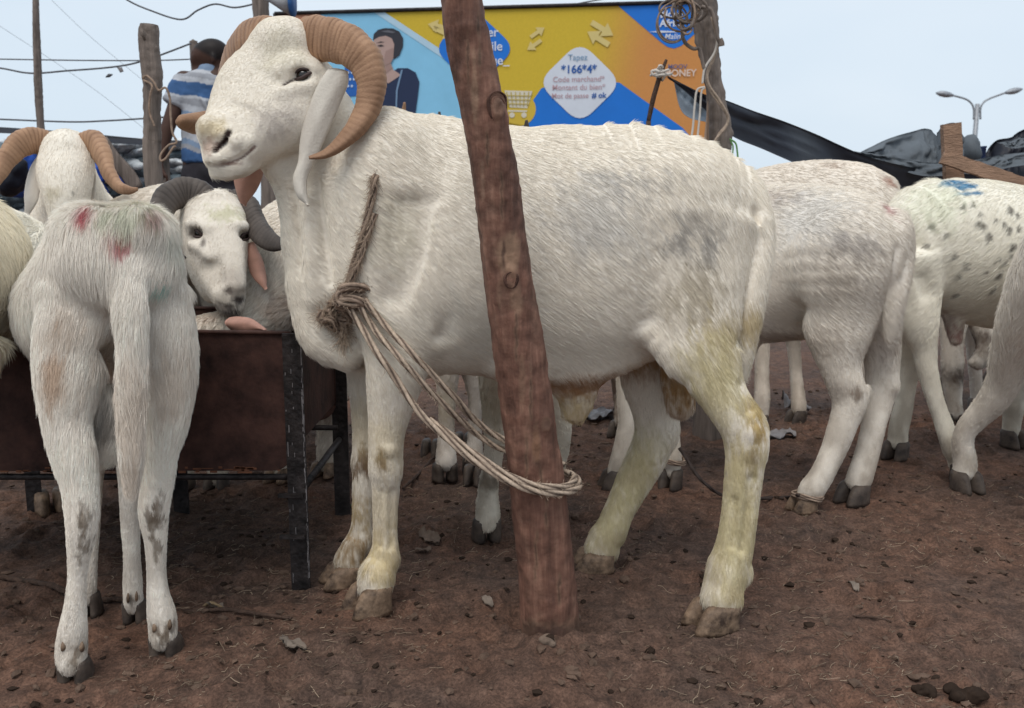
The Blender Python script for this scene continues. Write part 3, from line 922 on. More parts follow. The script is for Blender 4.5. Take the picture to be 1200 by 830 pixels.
# ---- sheep seen from behind, standing at the trough
def rear_sheep():
    root = empty("sheep", G(130, 740), label="shaggy white sheep seen from behind at the trough, red and green paint on its rump", cat="sheep", group="sheep of the market flock")
    B = Body((-0.92, 1.40, -.005), (-.36, 2.34, .93), .0052)
    X = (1, 0, 0)
    B.chain([(P(138, 302, 1.585), .098, .085), (P(131, 322, 1.65), .118, .112), (P(120, 362, 1.73), .142, .126), (P(114, 366, 1.79), .140, .130), (P(108, 345, 1.84), .11, .12)], side=X, k=.03, re=.06)
    B.chain([(P(108, 325, 1.84), .08, .09), (P(100, 300, 1.95), .06, .07), (P(95, 300, 2.06), .055, .06), (P(92, 335, 2.16), .05, .06), (P(90, 372, 2.20), .035, .04)], side=X, k=.05)
    B.blob(P(100, 266, 1.60), (.036, .05, .034), k=.04); B.blob(P(168, 266, 1.60), (.036, .05, .034), k=.04)   # hip bones
    # thighs and hind legs
    L = [(98, 345, 1.60, 45, 1), (86, 400, 1.575, 41, 1), (80, 450, 1.55, 34, 1), (79, 495, 1.53, 27, 1), (87, 535, 1.515, 24, 1), (93, 570, 1.505, 19.5, 1), (96, 605, 1.50, 18.5, 1.1), (95, 632, 1.50, 16.5, 1.1), (91, 672, 1.50, 12.5, 1), (89, 705, 1.50, 13.5, 1), (86, 735, 1.50, 16, 1), (84, 757, 1.50, 17.5, 1), (84, 770, 1.495, 17.5, 1), (84, 777, 1.49, 17, 1)]
    leg(B, L)
    R = [(174, 345, 1.64, 44, 1), (188, 400, 1.63, 38, 1), (195, 450, 1.62, 31, 1), (196, 492, 1.61, 24, 1), (190, 530, 1.60, 18, 1), (185, 565, 1.595, 18, 1), (180, 600, 1.59, 17.5, 1.1), (182, 632, 1.59, 14, 1.1), (183, 665, 1.59, 12.5, 1), (185, 695, 1.59, 14, 1), (189, 718, 1.59, 17, 1), (191, 733, 1.59, 17, 1), (191, 743, 1.585, 17, 1), (191, 749, 1.585, 16.5, 1)]
    leg(B, R)
    F1 = [(150, 430, 1.80, 40, 1), (152, 500, 1.77, 20, 1), (152, 580, 1.73, 12, 1), (154, 640, 1.72, 10.5, 1), (155, 680, 1.72, 12, 1), (156, 700, 1.72, 12.5, 1), (156, 708, 1.72, 12.5, 1)]; leg(B, F1)
    F2 = [(95, 430, 1.80, 38, 1), (104, 500, 1.79, 20, 1), (108, 580, 1.76, 12, 1), (106, 640, 1.75, 10, 1), (104, 675, 1.75, 11, 1), (103, 690, 1.75, 11.5, 1), (103, 698, 1.75, 11.5, 1)]; leg(B, F2)
    B.chain([(B.hit(128, 410, .01), .010, .02), (B.hit(130, 450, .01), .014, .03)], k=.03, sub=True)
    B.chain([(P(126, 462, 1.60), .018, .02), (P(124, 500, 1.60), .027, .03), (P(124, 528, 1.60), .024, .026)], side=X, k=.015)
    # tail
    B.chain([(P(147, 290, 1.575), .026, .022), (P(150, 330, 1.540), .026, .022), (P(153, 370, 1.520), .025, .020), (P(154, 415, 1.51), .023, .018), (P(153, 470, 1.505), .021, .016), (P(154, 530, 1.505), .018, .014), (P(154, 578, 1.51), .010, .009)], side=X, k=.018)
    S = []
    def at(px, py, r, c, s, rag=.9): S.append((B.hit(px, py), r, c, s, rag))
    for (x, y, r, s) in ((150, 480, .09, .55), (65, 440, .04, .75), (190, 440, .07, .5), (70, 380, .04, .6), (150, 560, .05, .6), (120, 400, .06, .35)):
        at(x, y, r, (.60, .47, .36), s * .8)
    at(63, 420, (.016, .04, .06), (.55, .34, .20), .5, 1.8)
    at(99, 250, (.016, .03, .014), PINK, .95, 1.0); at(143, 281, (.018, .03, .014), PINK, .9, 1.0); at(176, 252, (.015, .03, .016), (.36, .17, .17), .8, 1.0); at(134, 275, .02, (.5, .2, .2), .4)
    at(146, 250, (.035, .05, .03), (.40, .48, .28), .4, 2.2)
    at(191, 330, (.014, .03, .006), (.10, .50, .42), .9, .8); at(205, 280, .05, (.60, .66, .56), .35)
    for (x, y, a, b) in ((99, 612, .010, .022), (99, 640, .008, .03), (178, 612, .010, .02), (187, 600, .008, .03), (182, 640, .008, .03)): at(x, y, (a, .02, b), (.22, .16, .11), .75, 2.4)
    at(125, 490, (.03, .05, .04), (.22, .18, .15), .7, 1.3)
    for (x, y) in ((75, 760), (96, 760), (182, 738), (199, 735), (86, 775), (192, 748), (155, 702)): at(x, y, (.010, .02, .012), (.14, .10, .07), .75, 1.8)
    def flow(p, n):
        f = np.zeros_like(p); f[:] = (0, -.35, -1.0)
        f[:, 0] += (p[:, 0] + .66) * 1.2
        return f
    def lenfn(p):
        return np.clip((p[:, 2] - .28) / .18, 0, 1) * .75 + .28
    finish(B, root, (.93, .85, .75), S, flow, 170000, .030, rad=.00026, seed=21, lift=.20, jitter=.26, lenfn=lenfn, clump=.28, dirt=(0.02, .36, (.26, .19, .13), .45), var=.10)
    for sp, dx in ((L, 0), (R, .1), (F1, 0), (F2, 0)): foot(root, sp, (dx, 1, 0), M['hoof_grey'])
    for (x, y, Y, s) in ((74, 757, 1.478, 1), (96, 757, 1.478, 1), (181, 735, 1.568, 1), (199, 731, 1.568, 1), (150, 700, 1.70, .8), (160, 698, 1.70, .8)):
        rd_ = (.0012, .0030, .0042, .0042, .0034, .0012)
        v, f = sweep(catmull([P(x, y - 5, Y), P(x, y + 2, Y - .003), P(x, y + 7, Y + .004)], 6), lambda i, th: (rd_[i] * s * math.cos(th), rd_[i] * s * math.sin(th)), 8)
        mesh_obj("dewclaw", v, f, M['hoof'], root)
    # head lowered over the trough, hidden by the body except from the side
    coat_ear([P(70, 318, 2.10), P(60, 335, 2.10), P(52, 362, 2.1)], [P(76, 335, 2.12), P(70, 350, 2.1), P(54, 364, 2.1)], root)
    coat_ear([P(112, 318, 2.10), P(120, 335, 2.10), P(128, 362, 2.1)], [P(106, 335, 2.12), P(112, 350, 2.1), P(126, 364, 2.1)], root)
    return root
rear_sheep()

# ---- right: sheep in front of the tarpaulin, hobbled
def plain_sheep(label, where, lo, hi, torso, legs, hooves, base, stains_fn=None, tail=None, extra=None, h=.0075, hair=45000, hlen=.018, flowv=(.8, 0, -.6), seed=1, after=None, side=(0, 1, 0), re=.06, dirt=(0.02, .48, (.22, .155, .10), .6), legz=.46, rad=.0006, lift=.18, jitter=.25, name="sheep"):
    root = empty(name, where, label=label, cat="sheep" if name == "sheep" else name, group="sheep of the market flock" if name == "sheep" else None)
    B = Body(lo, hi, h)
    B.chain(torso, side=side, k=.03, re=re)
    for l in legs: leg(B, l)
    if extra: extra(B)
    if tail: B.chain(tail, k=.010)
    S = stains_fn(B) if stains_fn else []
    fv = np.array(flowv, float)
    def flow(p, n):
        f = np.tile(fv, (len(p), 1)); l = np.clip((legz - p[:, 2]) / .08, 0, 1)[:, None]
        return f * (1 - l) + np.array((0, 0, -1.0)) * l
    finish(B, root, base, S, flow, hair, hlen, rad=rad, seed=seed, dirt=dirt, lift=lift, jitter=jitter, lenfn=lambda p: np.clip((p[:, 2] - .25) / .2, 0, 1) * .6 + .4)
    for hh, sp in zip(hooves, legs): foot(root, sp, hh[1], hh[5])
    if after: after(B, root)
    return root

def stA(B):
    S = []
    def at(px, py, r, c, s, rag=.9): S.append((B.hit(px, py), r, c, s, rag))
    at(912, 232, (.05, .1, .03), (.34, .26, .22), .5, 1.4); at(950, 250, .12, (.56, .54, .52), .5); at(1000, 290, (.06, .1, .04), (.30, .26, .24), .5, 1.5)
    at(980, 330, (.08, .1, .07), (.40, .33, .26), .5, 1.2); at(1025, 222, (.02, .05, .03), (.42, .20, .17), .7, 1.5); at(1038, 245, (.015, .05, .03), (.36, .16, .15), .8, 1.5)
    at(1005, 462, (.02, .06, .02), (.20, .14, .10), .8, 1.2); at(985, 460, .03, (.28, .22, .18), .4); at(905, 395, (.09, .2, .03), (.34, .25, .2), .6); at(960, 400, .05, (.45, .36, .28), .4)
    at(1005, 580, .03, (.25, .18, .13), .6); at(1035, 410, .06, (.42, .33, .27), .5)
    return S
def exA(B):
    B.blob(P(985, 300, 2.38), (.12, .06, .12), k=.06)
    B.blob(P(1052, 275, 2.42), (.03, .05, .06), k=.04); B.blob(P(1010, 465, 2.41), (.014, .016, .022), k=.015)
    B.chain([(B.hit(938, 360, -.003), .005, .02), (B.hit(930, 385), .005, .02)], k=.04, sub=True)
    B.chain([(B.hit(1051, 290, -.002), .007, .008), (B.hit(1047, 320), .010, .009), (B.hit(1040, 350), .010, .009)], k=.012, sub=True)
    B.chain([(P(885, 392, 2.6), .02, .02), (P(884, 408, 2.6), .012, .012)], k=.02)
    B.chain([(P(1015, 455, 2.42), .012, .014), (P(1012, 470, 2.42), .012, .012)], k=.015); B.blob(P(1046, 452, 2.5), (.018, .02, .022), k=.02)
    B.chain([(P(760, 300, 2.66), .10, .12), (P(700, 260, 2.72), .07, .09), (P(650, 235, 2.8), .055, .07), (P(620, 255, 2.82), .05, .06), (P(596, 285, 2.80), .035, .04)], k=.05)
A = plain_sheep("creamy white sheep with rump beside the big ram's tail, hind foot hobbled by a cord", G(930, 590), (.02, 2.15, -.005), (1.14, 2.98, .95),
    [station(760, 226, 395, 2.66, .13), station(820, 224, 400, 2.64, .15), station(880, 221, 402, 2.60, .165), station(930, 217, 399, 2.56, .17), station(980, 220, 392, 2.51, .162), station(1016, 236, 383, 2.47, .14), station(1036, 262, 366, 2.45, .10)],
    [[(985, 300, 2.42, 56, .6), (984, 350, 2.41, 50, .6), (982, 395, 2.405, 38, .7), (985, 428, 2.40, 26, .75), (992, 452, 2.40, 22, .8), (996, 472, 2.40, 21, .8), (987, 500, 2.40, 17.5, .9), (975, 532, 2.40, 15.5, .9), (961, 560, 2.40, 15, 1), (951, 574, 2.40, 16, 1), (946, 582, 2.40, 14, 1)],
     [(1020, 330, 2.52, 40, .7), (1030, 390, 2.52, 28, .8), (1034, 425, 2.52, 22, .8), (1033, 455, 2.52, 19, .8), (1026, 490, 2.50, 16, .9), (1018, 525, 2.49, 15, .9), (1009, 555, 2.48, 16, 1), (1004, 568, 2.48, 16, 1)],
     [(790, 380, 2.62, 30, .9), (786, 450, 2.62, 17), (785, 500, 2.62, 12), (787, 535, 2.61, 13, 1), (788, 543, 2.61, 12, 1)],
     [(750, 380, 2.60, 30, .9), (738, 450, 2.60, 18), (735, 500, 2.60, 13), (728, 540, 2.60, 14, 1), (724, 550, 2.6, 13, 1)]],
    [(G(942, 595), (-1, -.3, 0), .07, .036, .065, M['hoof']), (G(1000, 583), (-.8, -.5, 0), .07, .036, .065, M['hoof_grey']), (G(787, 556), (-.5, -.8, 0), .062, .04, .06, M['hoof_grey']), (G(722, 562), (-1, -.2, 0), .065, .036, .062, M['hoof_grey'])],
    (.83, .75, .65), stA, [(P(1052, 262, 2.42), .018, .018), (P(1060, 292, 2.40), .020, .022), (P(1056, 325, 2.39), .024, .026), (P(1048, 360, 2.39), .024, .026), (P(1043, 390, 2.40), .018, .018), (P(1042, 402, 2.40), .008, .008)], exA, hair=95000, seed=31, rad=.00036, lift=.13, jitter=.12)

# ---- sheep behind it: only its back and forelegs show
plain_sheep("white sheep mostly hidden behind the hobbled sheep, back showing under the black tarpaulin", G(930, 498), (.60, 3.05, -.005), (1.50, 3.75, 1.05),
    [station(860, 215, 350, 3.40, .13), station(900, 198, 355, 3.40, .15), station(950, 190, 358, 3.38, .16), station(1000, 191, 352, 3.36, .16), station(1030, 204, 340, 3.35, .13)],
    [[(895, 330, 3.34, 22), (893, 390, 3.34, 12), (893, 440, 3.33, 9.5), (893, 470, 3.32, 10.5, 1), (892, 480, 3.32, 10, 1)], [(925, 330, 3.48, 20), (930, 400, 3.46, 11), (933, 440, 3.45, 9), (936, 472, 3.42, 10, 1), (936, 482, 3.42, 10, 1)],
     [(1010, 330, 3.34, 26), (1000, 400, 3.34, 14), (1005, 440, 3.34, 10), (998, 480, 3.34, 10, 1)], [(1020, 330, 3.48, 22), (1015, 400, 3.48, 13), (1020, 440, 3.48, 10), (1014, 475, 3.48, 10, 1)]],
    [(G(892, 496), (-1, -.3, 0), .06, .035, .058, M['hoof_grey']), (G(936, 495), (-.8, -.5, 0), .06, .035, .058, M['hoof_grey']), (G(996, 494), (-1, 0, 0), .06, .035, .058, M['hoof_grey']), (G(1012, 489), (-1, 0, 0), .06, .035, .058, M['hoof_grey'])],
    (.80, .71, .61), lambda B: [(B.hit(1040, 212), (.03, .05, .02), (.40, .22, .16), .8, 1.2), (B.hit(975, 194), (.04, .05, .01), (.42, .30, .22), .5, 1.3)],
    [(P(1045, 215, 3.34), .02, .02), (P(1052, 260, 3.32), .03, .03), (P(1050, 310, 3.32), .02, .02)],
    lambda B: B.chain([(P(860, 260, 3.42), .09, .11), (P(815, 222, 3.48), .065, .08), (P(790, 228, 3.5), .055, .07), (P(765, 245, 3.48), .035, .04)], k=.05), h=.010, hair=26000, seed=37, rad=.0008)

# ---- spotted sheep with the blue mark, walking out to the right
def stB(B):
    S = []
    r = np.random.default_rng(5)
    pts = [(1185, 247), (1193, 252), (1178, 262), (1168, 258), (1150, 252), (1147, 262), (1160, 278), (1188, 290), (1186, 300), (1193, 302), (1180, 308), (1172, 305), (1120, 300), (1124, 325), (1134, 310), (1133, 315), (1171, 325), (1173, 321), (1085, 288), (1140, 240), (1130, 243), (1110, 275), (1092, 266), (1155, 320), (1165, 340), (1190, 330), (1183, 270), (1195, 268), (1120, 347), (1187, 317), (1153, 265), (1196, 310)]
    for x, y in pts:
        S.append((B.hit(x, y), (.007 + .006 * r.random(), .03, .006 + .008 * r.random()), (.09, .075, .06), .85, .8))
    for x, y, w, hh in ((1113, 208, .022, .010), (1125, 212, .030, .013), (1138, 210, .022, .009), (1120, 205, .015, .008), (1134, 219, .03, .005), (1146, 218, .02, .005), (1128, 206, .02, .008)):
        S.append((B.hit(x, y + 8), (w, .05, hh), (.05, .20, .36), .95, 1.0))
    S.append((B.hit(1100, 235), .09, (.66, .70, .50), .4))
    S.append((P(1095, 385, 2.8), (.09, .15, .07), (.34, .22, .19), .8, .6)); S.append((P(1118, 392, 2.78), .04, (.36, .2, .18), .8))
    return S
def exB(B):
    B.chain([(P(1118, 372, 2.78), .03, .03), (P(1120, 398, 2.78), .018, .018)], k=.02)
    B.chain([(P(1290, 290, 3.06), .10, .13), (P(1340, 240, 3.12), .08, .09), (P(1375, 200, 3.15), .06, .07), (P(1410, 215, 3.15), .05, .055), (P(1435, 232, 3.15), .035, .04)], k=.05)
    B.chain([(B.hit(1082, 325, -.002), .005, .012), (B.hit(1088, 345), .005, .012)], k=.03, sub=True)
B_ = plain_sheep("creamy sheep with dark flecks and a smear of blue paint on its back", G(1110, 545), (1.02, 2.45, -.005), (2.55, 3.45, 1.05),
    [station(1070, 232, 345, 2.74, .115), station(1095, 210, 350, 2.76, .15), station(1130, 210, 372, 2.80, .18), station(1170, 217, 385, 2.86, .19), station(1220, 226, 388, 2.93, .19), station(1275, 232, 385, 3.02, .16)],
    [[(1068, 300, 2.68, 40, .7), (1070, 345, 2.68, 34, .7), (1076, 380, 2.67, 26, .8), (1083, 408, 2.67, 17), (1086, 430, 2.67, 14), (1094, 462, 2.67, 12), (1104, 492, 2.67, 11.5), (1113, 518, 2.67, 12.5, 1), (1119, 530, 2.67, 14, 1), (1123, 536, 2.67, 13, 1)],
     [(1075, 330, 2.90, 34, .8), (1068, 390, 2.92, 20), (1066, 425, 2.93, 15), (1062, 460, 2.93, 12), (1056, 490, 2.93, 13, 1), (1053, 503, 2.93, 13, 1)],
     [(1240, 370, 3.0, 28), (1200, 420, 3.02, 15), (1192, 455, 3.05, 12), (1187, 485, 3.08, 12, 1), (1186, 494, 3.08, 12, 1)], [(1250, 370, 2.8, 28), (1262, 430, 2.8, 16), (1268, 490, 2.8, 13), (1272, 520, 2.8, 13, 1)]],
    [(G(1127, 549), (.9, -.4, 0), .06, .036, .06, M['hoof_grey']), (G(1051, 521), (-.6, -.6, 0), .06, .036, .06, M['hoof_grey']), (G(1187, 508), (.3, -.9, 0), .06, .036, .06, M['hoof_grey']), (G(1274, 535), (1, 0, 0), .06, .036, .06, M['hoof_grey'])],
    (.87, .81, .69), stB, None, exB, hair=80000, flowv=(-.7, 0, -.6), seed=41, rad=.00038, lift=.13, jitter=.12)

# ---- sheep leaving the frame, only its long tail shows
plain_sheep("sheep cut off by the right edge, its bent hind leg reaching into view", G(1270, 560), (1.05, 2.0, -.005), (2.50, 2.85, 1.08),
    [station(1262, 225, 400, 2.28, .13), station(1300, 205, 420, 2.30, .16), station(1370, 205, 440, 2.32, .18), station(1450, 210, 440, 2.34, .18), station(1530, 215, 425, 2.36, .15)],
    [[(1262, 290, 2.26, 60, .7), (1225, 330, 2.32, 42, .8), (1200, 372, 2.38, 29, .9), (1184, 415, 2.45, 22, 1), (1177, 446, 2.50, 20, 1), (1163, 470, 2.53, 18, 1), (1144, 490, 2.56, 15.5, 1), (1130, 508, 2.58, 13.5, 1), (1128, 526, 2.59, 14, 1), (1131, 540, 2.59, 15, 1)], [(1300, 350, 2.40, 50, .6), (1310, 420, 2.4, 32, .7), (1330, 480, 2.4, 20), (1340, 540, 2.4, 16), (1345, 570, 2.4, 17, 1)],
     [(1520, 400, 2.28, 35), (1525, 480, 2.28, 20), (1528, 570, 2.28, 16), (1528, 590, 2.28, 17, 1)], [(1500, 400, 2.42, 35), (1480, 480, 2.42, 18), (1475, 550, 2.42, 15), (1472, 565, 2.42, 16, 1)]],
    [(G(1131, 560), (.2, -1, 0), .07, .036, .066, M['hoof_grey']), (G(1350, 585), (1, 0, 0), .07, .036, .066, M['hoof_grey']), (G(1532, 603), (1, 0, 0), .07, .036, .066, M['hoof_grey']), (G(1476, 582), (1, 0, 0), .07, .036, .066, M['hoof_grey'])],
    (.82, .74, .64), lambda B: [(P(1110, 520, 2.25), .05, (.42, .31, .22), .6)],
    [(P(1262, 240, 2.24), .03, .03), (P(1255, 300, 2.2), .03, .03), (P(1262, 380, 2.19), .025, .025), (P(1266, 430, 2.2), .012, .012)],
    lambda B: B.chain([(P(1540, 280, 2.36), .10, .13), (P(1600, 200, 2.38), .07, .09), (P(1640, 150, 2.4), .06, .07), (P(1690, 180, 2.4), .04, .05)], k=.05), h=.0085, hair=45000, hlen=.024, flowv=(-.3, 0, -1), seed=45, legz=.1, jitter=.3)

# ---- far sheep with dark knees, head down behind the spotted one
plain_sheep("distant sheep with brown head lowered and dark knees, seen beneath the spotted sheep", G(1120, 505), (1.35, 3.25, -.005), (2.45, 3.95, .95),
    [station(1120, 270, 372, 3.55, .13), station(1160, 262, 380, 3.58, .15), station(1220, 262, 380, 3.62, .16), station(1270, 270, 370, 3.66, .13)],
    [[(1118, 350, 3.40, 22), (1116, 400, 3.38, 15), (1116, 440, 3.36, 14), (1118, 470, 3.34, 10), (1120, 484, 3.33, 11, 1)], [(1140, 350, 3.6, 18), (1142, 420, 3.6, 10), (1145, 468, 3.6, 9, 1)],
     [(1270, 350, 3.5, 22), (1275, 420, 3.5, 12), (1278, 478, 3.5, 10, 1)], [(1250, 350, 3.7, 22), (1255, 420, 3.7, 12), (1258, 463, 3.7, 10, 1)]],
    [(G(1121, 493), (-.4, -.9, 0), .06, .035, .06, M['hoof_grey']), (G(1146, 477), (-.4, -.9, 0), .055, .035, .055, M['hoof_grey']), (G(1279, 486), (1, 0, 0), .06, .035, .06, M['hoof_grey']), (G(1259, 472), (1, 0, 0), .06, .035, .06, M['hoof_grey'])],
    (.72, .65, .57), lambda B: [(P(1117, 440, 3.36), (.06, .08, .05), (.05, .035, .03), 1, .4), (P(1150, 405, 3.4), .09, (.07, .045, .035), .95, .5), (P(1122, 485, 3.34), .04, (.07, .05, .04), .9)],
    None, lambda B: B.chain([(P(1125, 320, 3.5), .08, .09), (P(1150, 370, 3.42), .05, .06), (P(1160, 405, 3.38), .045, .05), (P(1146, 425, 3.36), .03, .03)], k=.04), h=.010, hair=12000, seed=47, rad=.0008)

# ---- two sheep standing beyond the ram, legs showing under its belly
def beyond(label, x, Y0, Y1, fw, seed, tips, base, sx):
    # faces away: hind legs near
    root_at = G(fw[0][0], fw[0][1])
    def ex(B):
        B.chain([(P(x, 262, Y1), .075, .09), (P(x, 225, Y1 + .10), .055, .065), (P(x, 190, Y1 + .16), .05, .055), (P(x + 4, 200, Y1 + .26), .035, .04)], side=(1, 0, 0), k=.05)
    def aft(B, root):
        for tx, ty, m_ in tips:
            s = 1 if tx > x else -1
            pp = [P(x + s * 10, 178, Y1 + .14), P((x + tx) / 2, 172, Y1 + .12), P(tx, (ty + 172) / 2 + 3, Y1 + .10), P(tx, ty, Y1 + .08)]
            horn(pp, [.020, .020, .016, .004], M[m_], root, n=50, ridges=14, seg=12)
    legs = []
    for (lx, ly, r) in fw:
        g = G(lx, ly); Y = g.y
        legs.append([(lx + (x - lx) * .5, 395, Y + (.06 if Y < (Y0 + Y1) / 2 else -.02), 34 * 2.2 / Y, .8), (lx + (x - lx) * .25, 430 if ly > 590 else 415, Y, 24 * 2.2 / Y), (lx + sx, 240 + (ly - 240) * .72, Y, r * 1.05), (lx, 240 + (ly - 240) * .86, Y, r), (lx, 240 + (ly - 240) * .93, Y - .01, r * 1.22, 1), (lx - 1, 240 + (ly - 240) * .955, Y - .02, r * 1.15, 1)])
    tor = [(P(x, 320, Y0 + .06), .11, .10), (P(x, 322, Y0 + .18), .15, .14), (P(x, 322, (Y0 + Y1) / 2), .165, .155), (P(x, 315, Y1 - .05), .14, .145), (P(x, 300, Y1), .10, .12)]
    hv = [(G(lx - 1, ly - 5), (-.2, -.9 if k % 2 else .9, 0), .062, .036, .06, M['hoof_grey']) for k, (lx, ly, r) in enumerate(fw)]
    return plain_sheep(label, root_at, (P(x, 300, Y0).x - .27, Y0 - .10, -.005), (P(x, 300, Y1).x + .27, Y1 + .42, 1.02), tor, legs, hv, base,
        lambda B: [(P(fw[0][0], 560, G(*fw[0][:2]).y), (.04, .06, .03), (.10, .08, .06), .8, 1.2), (P(fw[0][0], 470, G(*fw[0][:2]).y), .08, (.40, .33, .2), .5)], None, ex, h=.010, hair=16000, seed=seed, side=(1, 0, 0), after=aft, rad=.0008, legz=.5)
beyond("white sheep behind the leaning post, legs seen beneath the big ram's belly", 612, 2.22, 2.62, [(572, 629, 13.5), (557, 562, 9.5), (650, 612, 13), (640, 560, 10)], 51, ((617, 141, 'horn_dark'), (577, 152, 'horn_dark')), (.76, .68, .56), 8)
beyond("distant white sheep whose feet show between the ram's foreleg and the rope", 530, 2.66, 3.10, [(523, 560, 12), (507, 530, 9), (556, 552, 10), (545, 522, 9)], 53, ((515, 131, 'horn_dark'), (474, 120, 'horn_tan')), (.72, .65, .58), 1)

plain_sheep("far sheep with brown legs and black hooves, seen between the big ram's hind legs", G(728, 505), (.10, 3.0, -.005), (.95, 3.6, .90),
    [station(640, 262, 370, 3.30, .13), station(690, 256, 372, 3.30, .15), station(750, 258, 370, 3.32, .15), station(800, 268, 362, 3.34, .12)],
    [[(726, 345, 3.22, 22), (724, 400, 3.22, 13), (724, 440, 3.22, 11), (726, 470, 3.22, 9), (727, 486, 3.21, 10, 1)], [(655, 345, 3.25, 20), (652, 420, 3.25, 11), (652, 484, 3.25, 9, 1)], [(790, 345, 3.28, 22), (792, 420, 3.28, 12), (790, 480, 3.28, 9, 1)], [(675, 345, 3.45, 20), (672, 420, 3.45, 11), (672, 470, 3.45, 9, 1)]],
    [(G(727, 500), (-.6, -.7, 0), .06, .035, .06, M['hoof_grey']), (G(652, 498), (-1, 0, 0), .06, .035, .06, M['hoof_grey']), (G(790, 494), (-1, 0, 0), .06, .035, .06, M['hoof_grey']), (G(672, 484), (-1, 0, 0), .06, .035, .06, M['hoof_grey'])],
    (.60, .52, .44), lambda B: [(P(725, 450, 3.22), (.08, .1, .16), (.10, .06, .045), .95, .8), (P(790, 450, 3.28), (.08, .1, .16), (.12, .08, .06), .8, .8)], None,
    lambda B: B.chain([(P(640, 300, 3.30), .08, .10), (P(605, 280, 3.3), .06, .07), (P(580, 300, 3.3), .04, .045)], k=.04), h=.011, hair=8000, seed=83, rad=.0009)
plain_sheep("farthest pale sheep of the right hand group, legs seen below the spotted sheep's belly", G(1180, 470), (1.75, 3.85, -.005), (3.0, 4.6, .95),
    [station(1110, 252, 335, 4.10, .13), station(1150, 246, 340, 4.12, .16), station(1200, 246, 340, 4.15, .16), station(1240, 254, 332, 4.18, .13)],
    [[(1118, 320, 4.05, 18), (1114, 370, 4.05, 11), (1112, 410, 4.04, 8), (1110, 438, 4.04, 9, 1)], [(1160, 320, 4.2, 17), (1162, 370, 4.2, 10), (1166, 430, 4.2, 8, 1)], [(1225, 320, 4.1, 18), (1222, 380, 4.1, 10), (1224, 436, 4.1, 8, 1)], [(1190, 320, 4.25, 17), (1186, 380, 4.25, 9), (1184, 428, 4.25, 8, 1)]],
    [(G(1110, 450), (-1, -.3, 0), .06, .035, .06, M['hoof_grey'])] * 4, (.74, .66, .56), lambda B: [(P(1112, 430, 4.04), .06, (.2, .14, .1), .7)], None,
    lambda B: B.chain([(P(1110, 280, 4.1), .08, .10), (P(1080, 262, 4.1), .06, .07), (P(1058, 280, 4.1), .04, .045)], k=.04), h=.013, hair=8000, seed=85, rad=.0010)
# ------------------------------------------------------------------ animals around the trough
# tan horned ram, face on, head bowed
def bowed_ram():
    root = empty("ram", G(75, 545), label="white ram with spreading tan horns bowing its head, behind the trough at left", cat="ram")
    B = Body((-1.75, 2.45, -.005), (-.95, 3.60, 1.10), .0085)
    X = (1, 0, 0)
    Y = 2.72
    B.chain([(P(77, 172, Y + .02), .062, .05), (P(77, 195, Y - .02), .078, .062), (P(78, 220, Y - .05), .068, .06), (P(79, 250, Y - .06), .050, .05), (P(80, 280, Y - .05), .042, .042)], side=X, k=.02)
    B.blob(P(77, 172, Y), (.05, .05, .035), k=.03)
    B.chain([(P(80, 205, Y + .10), .075, .09), (P(84, 230, Y + .25), .09, .12), (P(88, 262, Y + .42), .13, .16), (P(92, 265, Y + .70), .15, .165), (P(95, 255, Y + .80), .12, .14)], side=X, k=.05)
    for x, Yl in ((52, 3.05), (112, 3.05), (62, 3.45), (118, 3.45)):
        leg(B, [(x + (88 - x) * .4, 275, Yl, 24), (x, 340, Yl, 17), (x, 420, Yl, 11), (x, 240 + 845 / Yl, Yl, 12, 1)])
        foot(root, [(x, 240 + 845 / Yl, Yl, 12, 1)], (0, -1, 0), M['hoof_grey'])
    B.blob(P(54, 206, Y - .03), (.02, .02, .012), k=.015, sub=True)
    def flow(p, n):
        f = np.zeros_like(p); f[:] = (0, -.3, -1); return f
    finish(B, root, (.84, .76, .65), [(B.hit(60, 225), .025, (.4, .33, .2), .5), (B.hit(85, 225), (.005, .03, .005), (.05, .04, .03), .8, .3)], flow, 50000, .012, rad=.00045, seed=61, lift=.10, jitter=.18)
    H = lambda L: [P(x, y, YY) for x, y, YY, w in L]
    l = [(60, 170, Y + .02, 13), (44, 165, Y, 15), (26, 168, Y - .03, 15), (10, 183, Y - .07, 12), (0, 203, Y - .12, 8), (-8, 222, Y - .16, 3)]
    horn(H(l), [w * sc_(Y) for *_, w in l], M['horn_tan'], root, ridges=22, n=90, seg=14)
    r = [(96, 170, Y + .02, 13), (110, 168, Y, 15), (120, 182, Y - .04, 13.5), (127, 202, Y - .08, 10), (138, 218, Y - .12, 7), (150, 223, Y - .15, 5), (161, 222, Y - .17, 2)]
    horn(H(r), [w * sc_(Y) for *_, w in r], M['horn_tan'], root, ridges=22, n=90, seg=14)
    coat_ear([P(44, 182, Y), P(34, 200, Y), P(28, 228, Y - .02), P(30, 250, Y - .02)], [P(50, 190, Y), P(48, 210, Y - .01), P(44, 235, Y - .03), P(34, 252, Y - .03)], root)
    coat_ear([P(107, 186, Y), P(112, 205, Y), P(112, 228, Y - .02), P(110, 246, Y - .02)], [P(103, 192, Y), P(101, 210, Y - .01), P(99, 230, Y - .03), P(107, 248, Y - .03)], root)
    return root
bowed_ram()

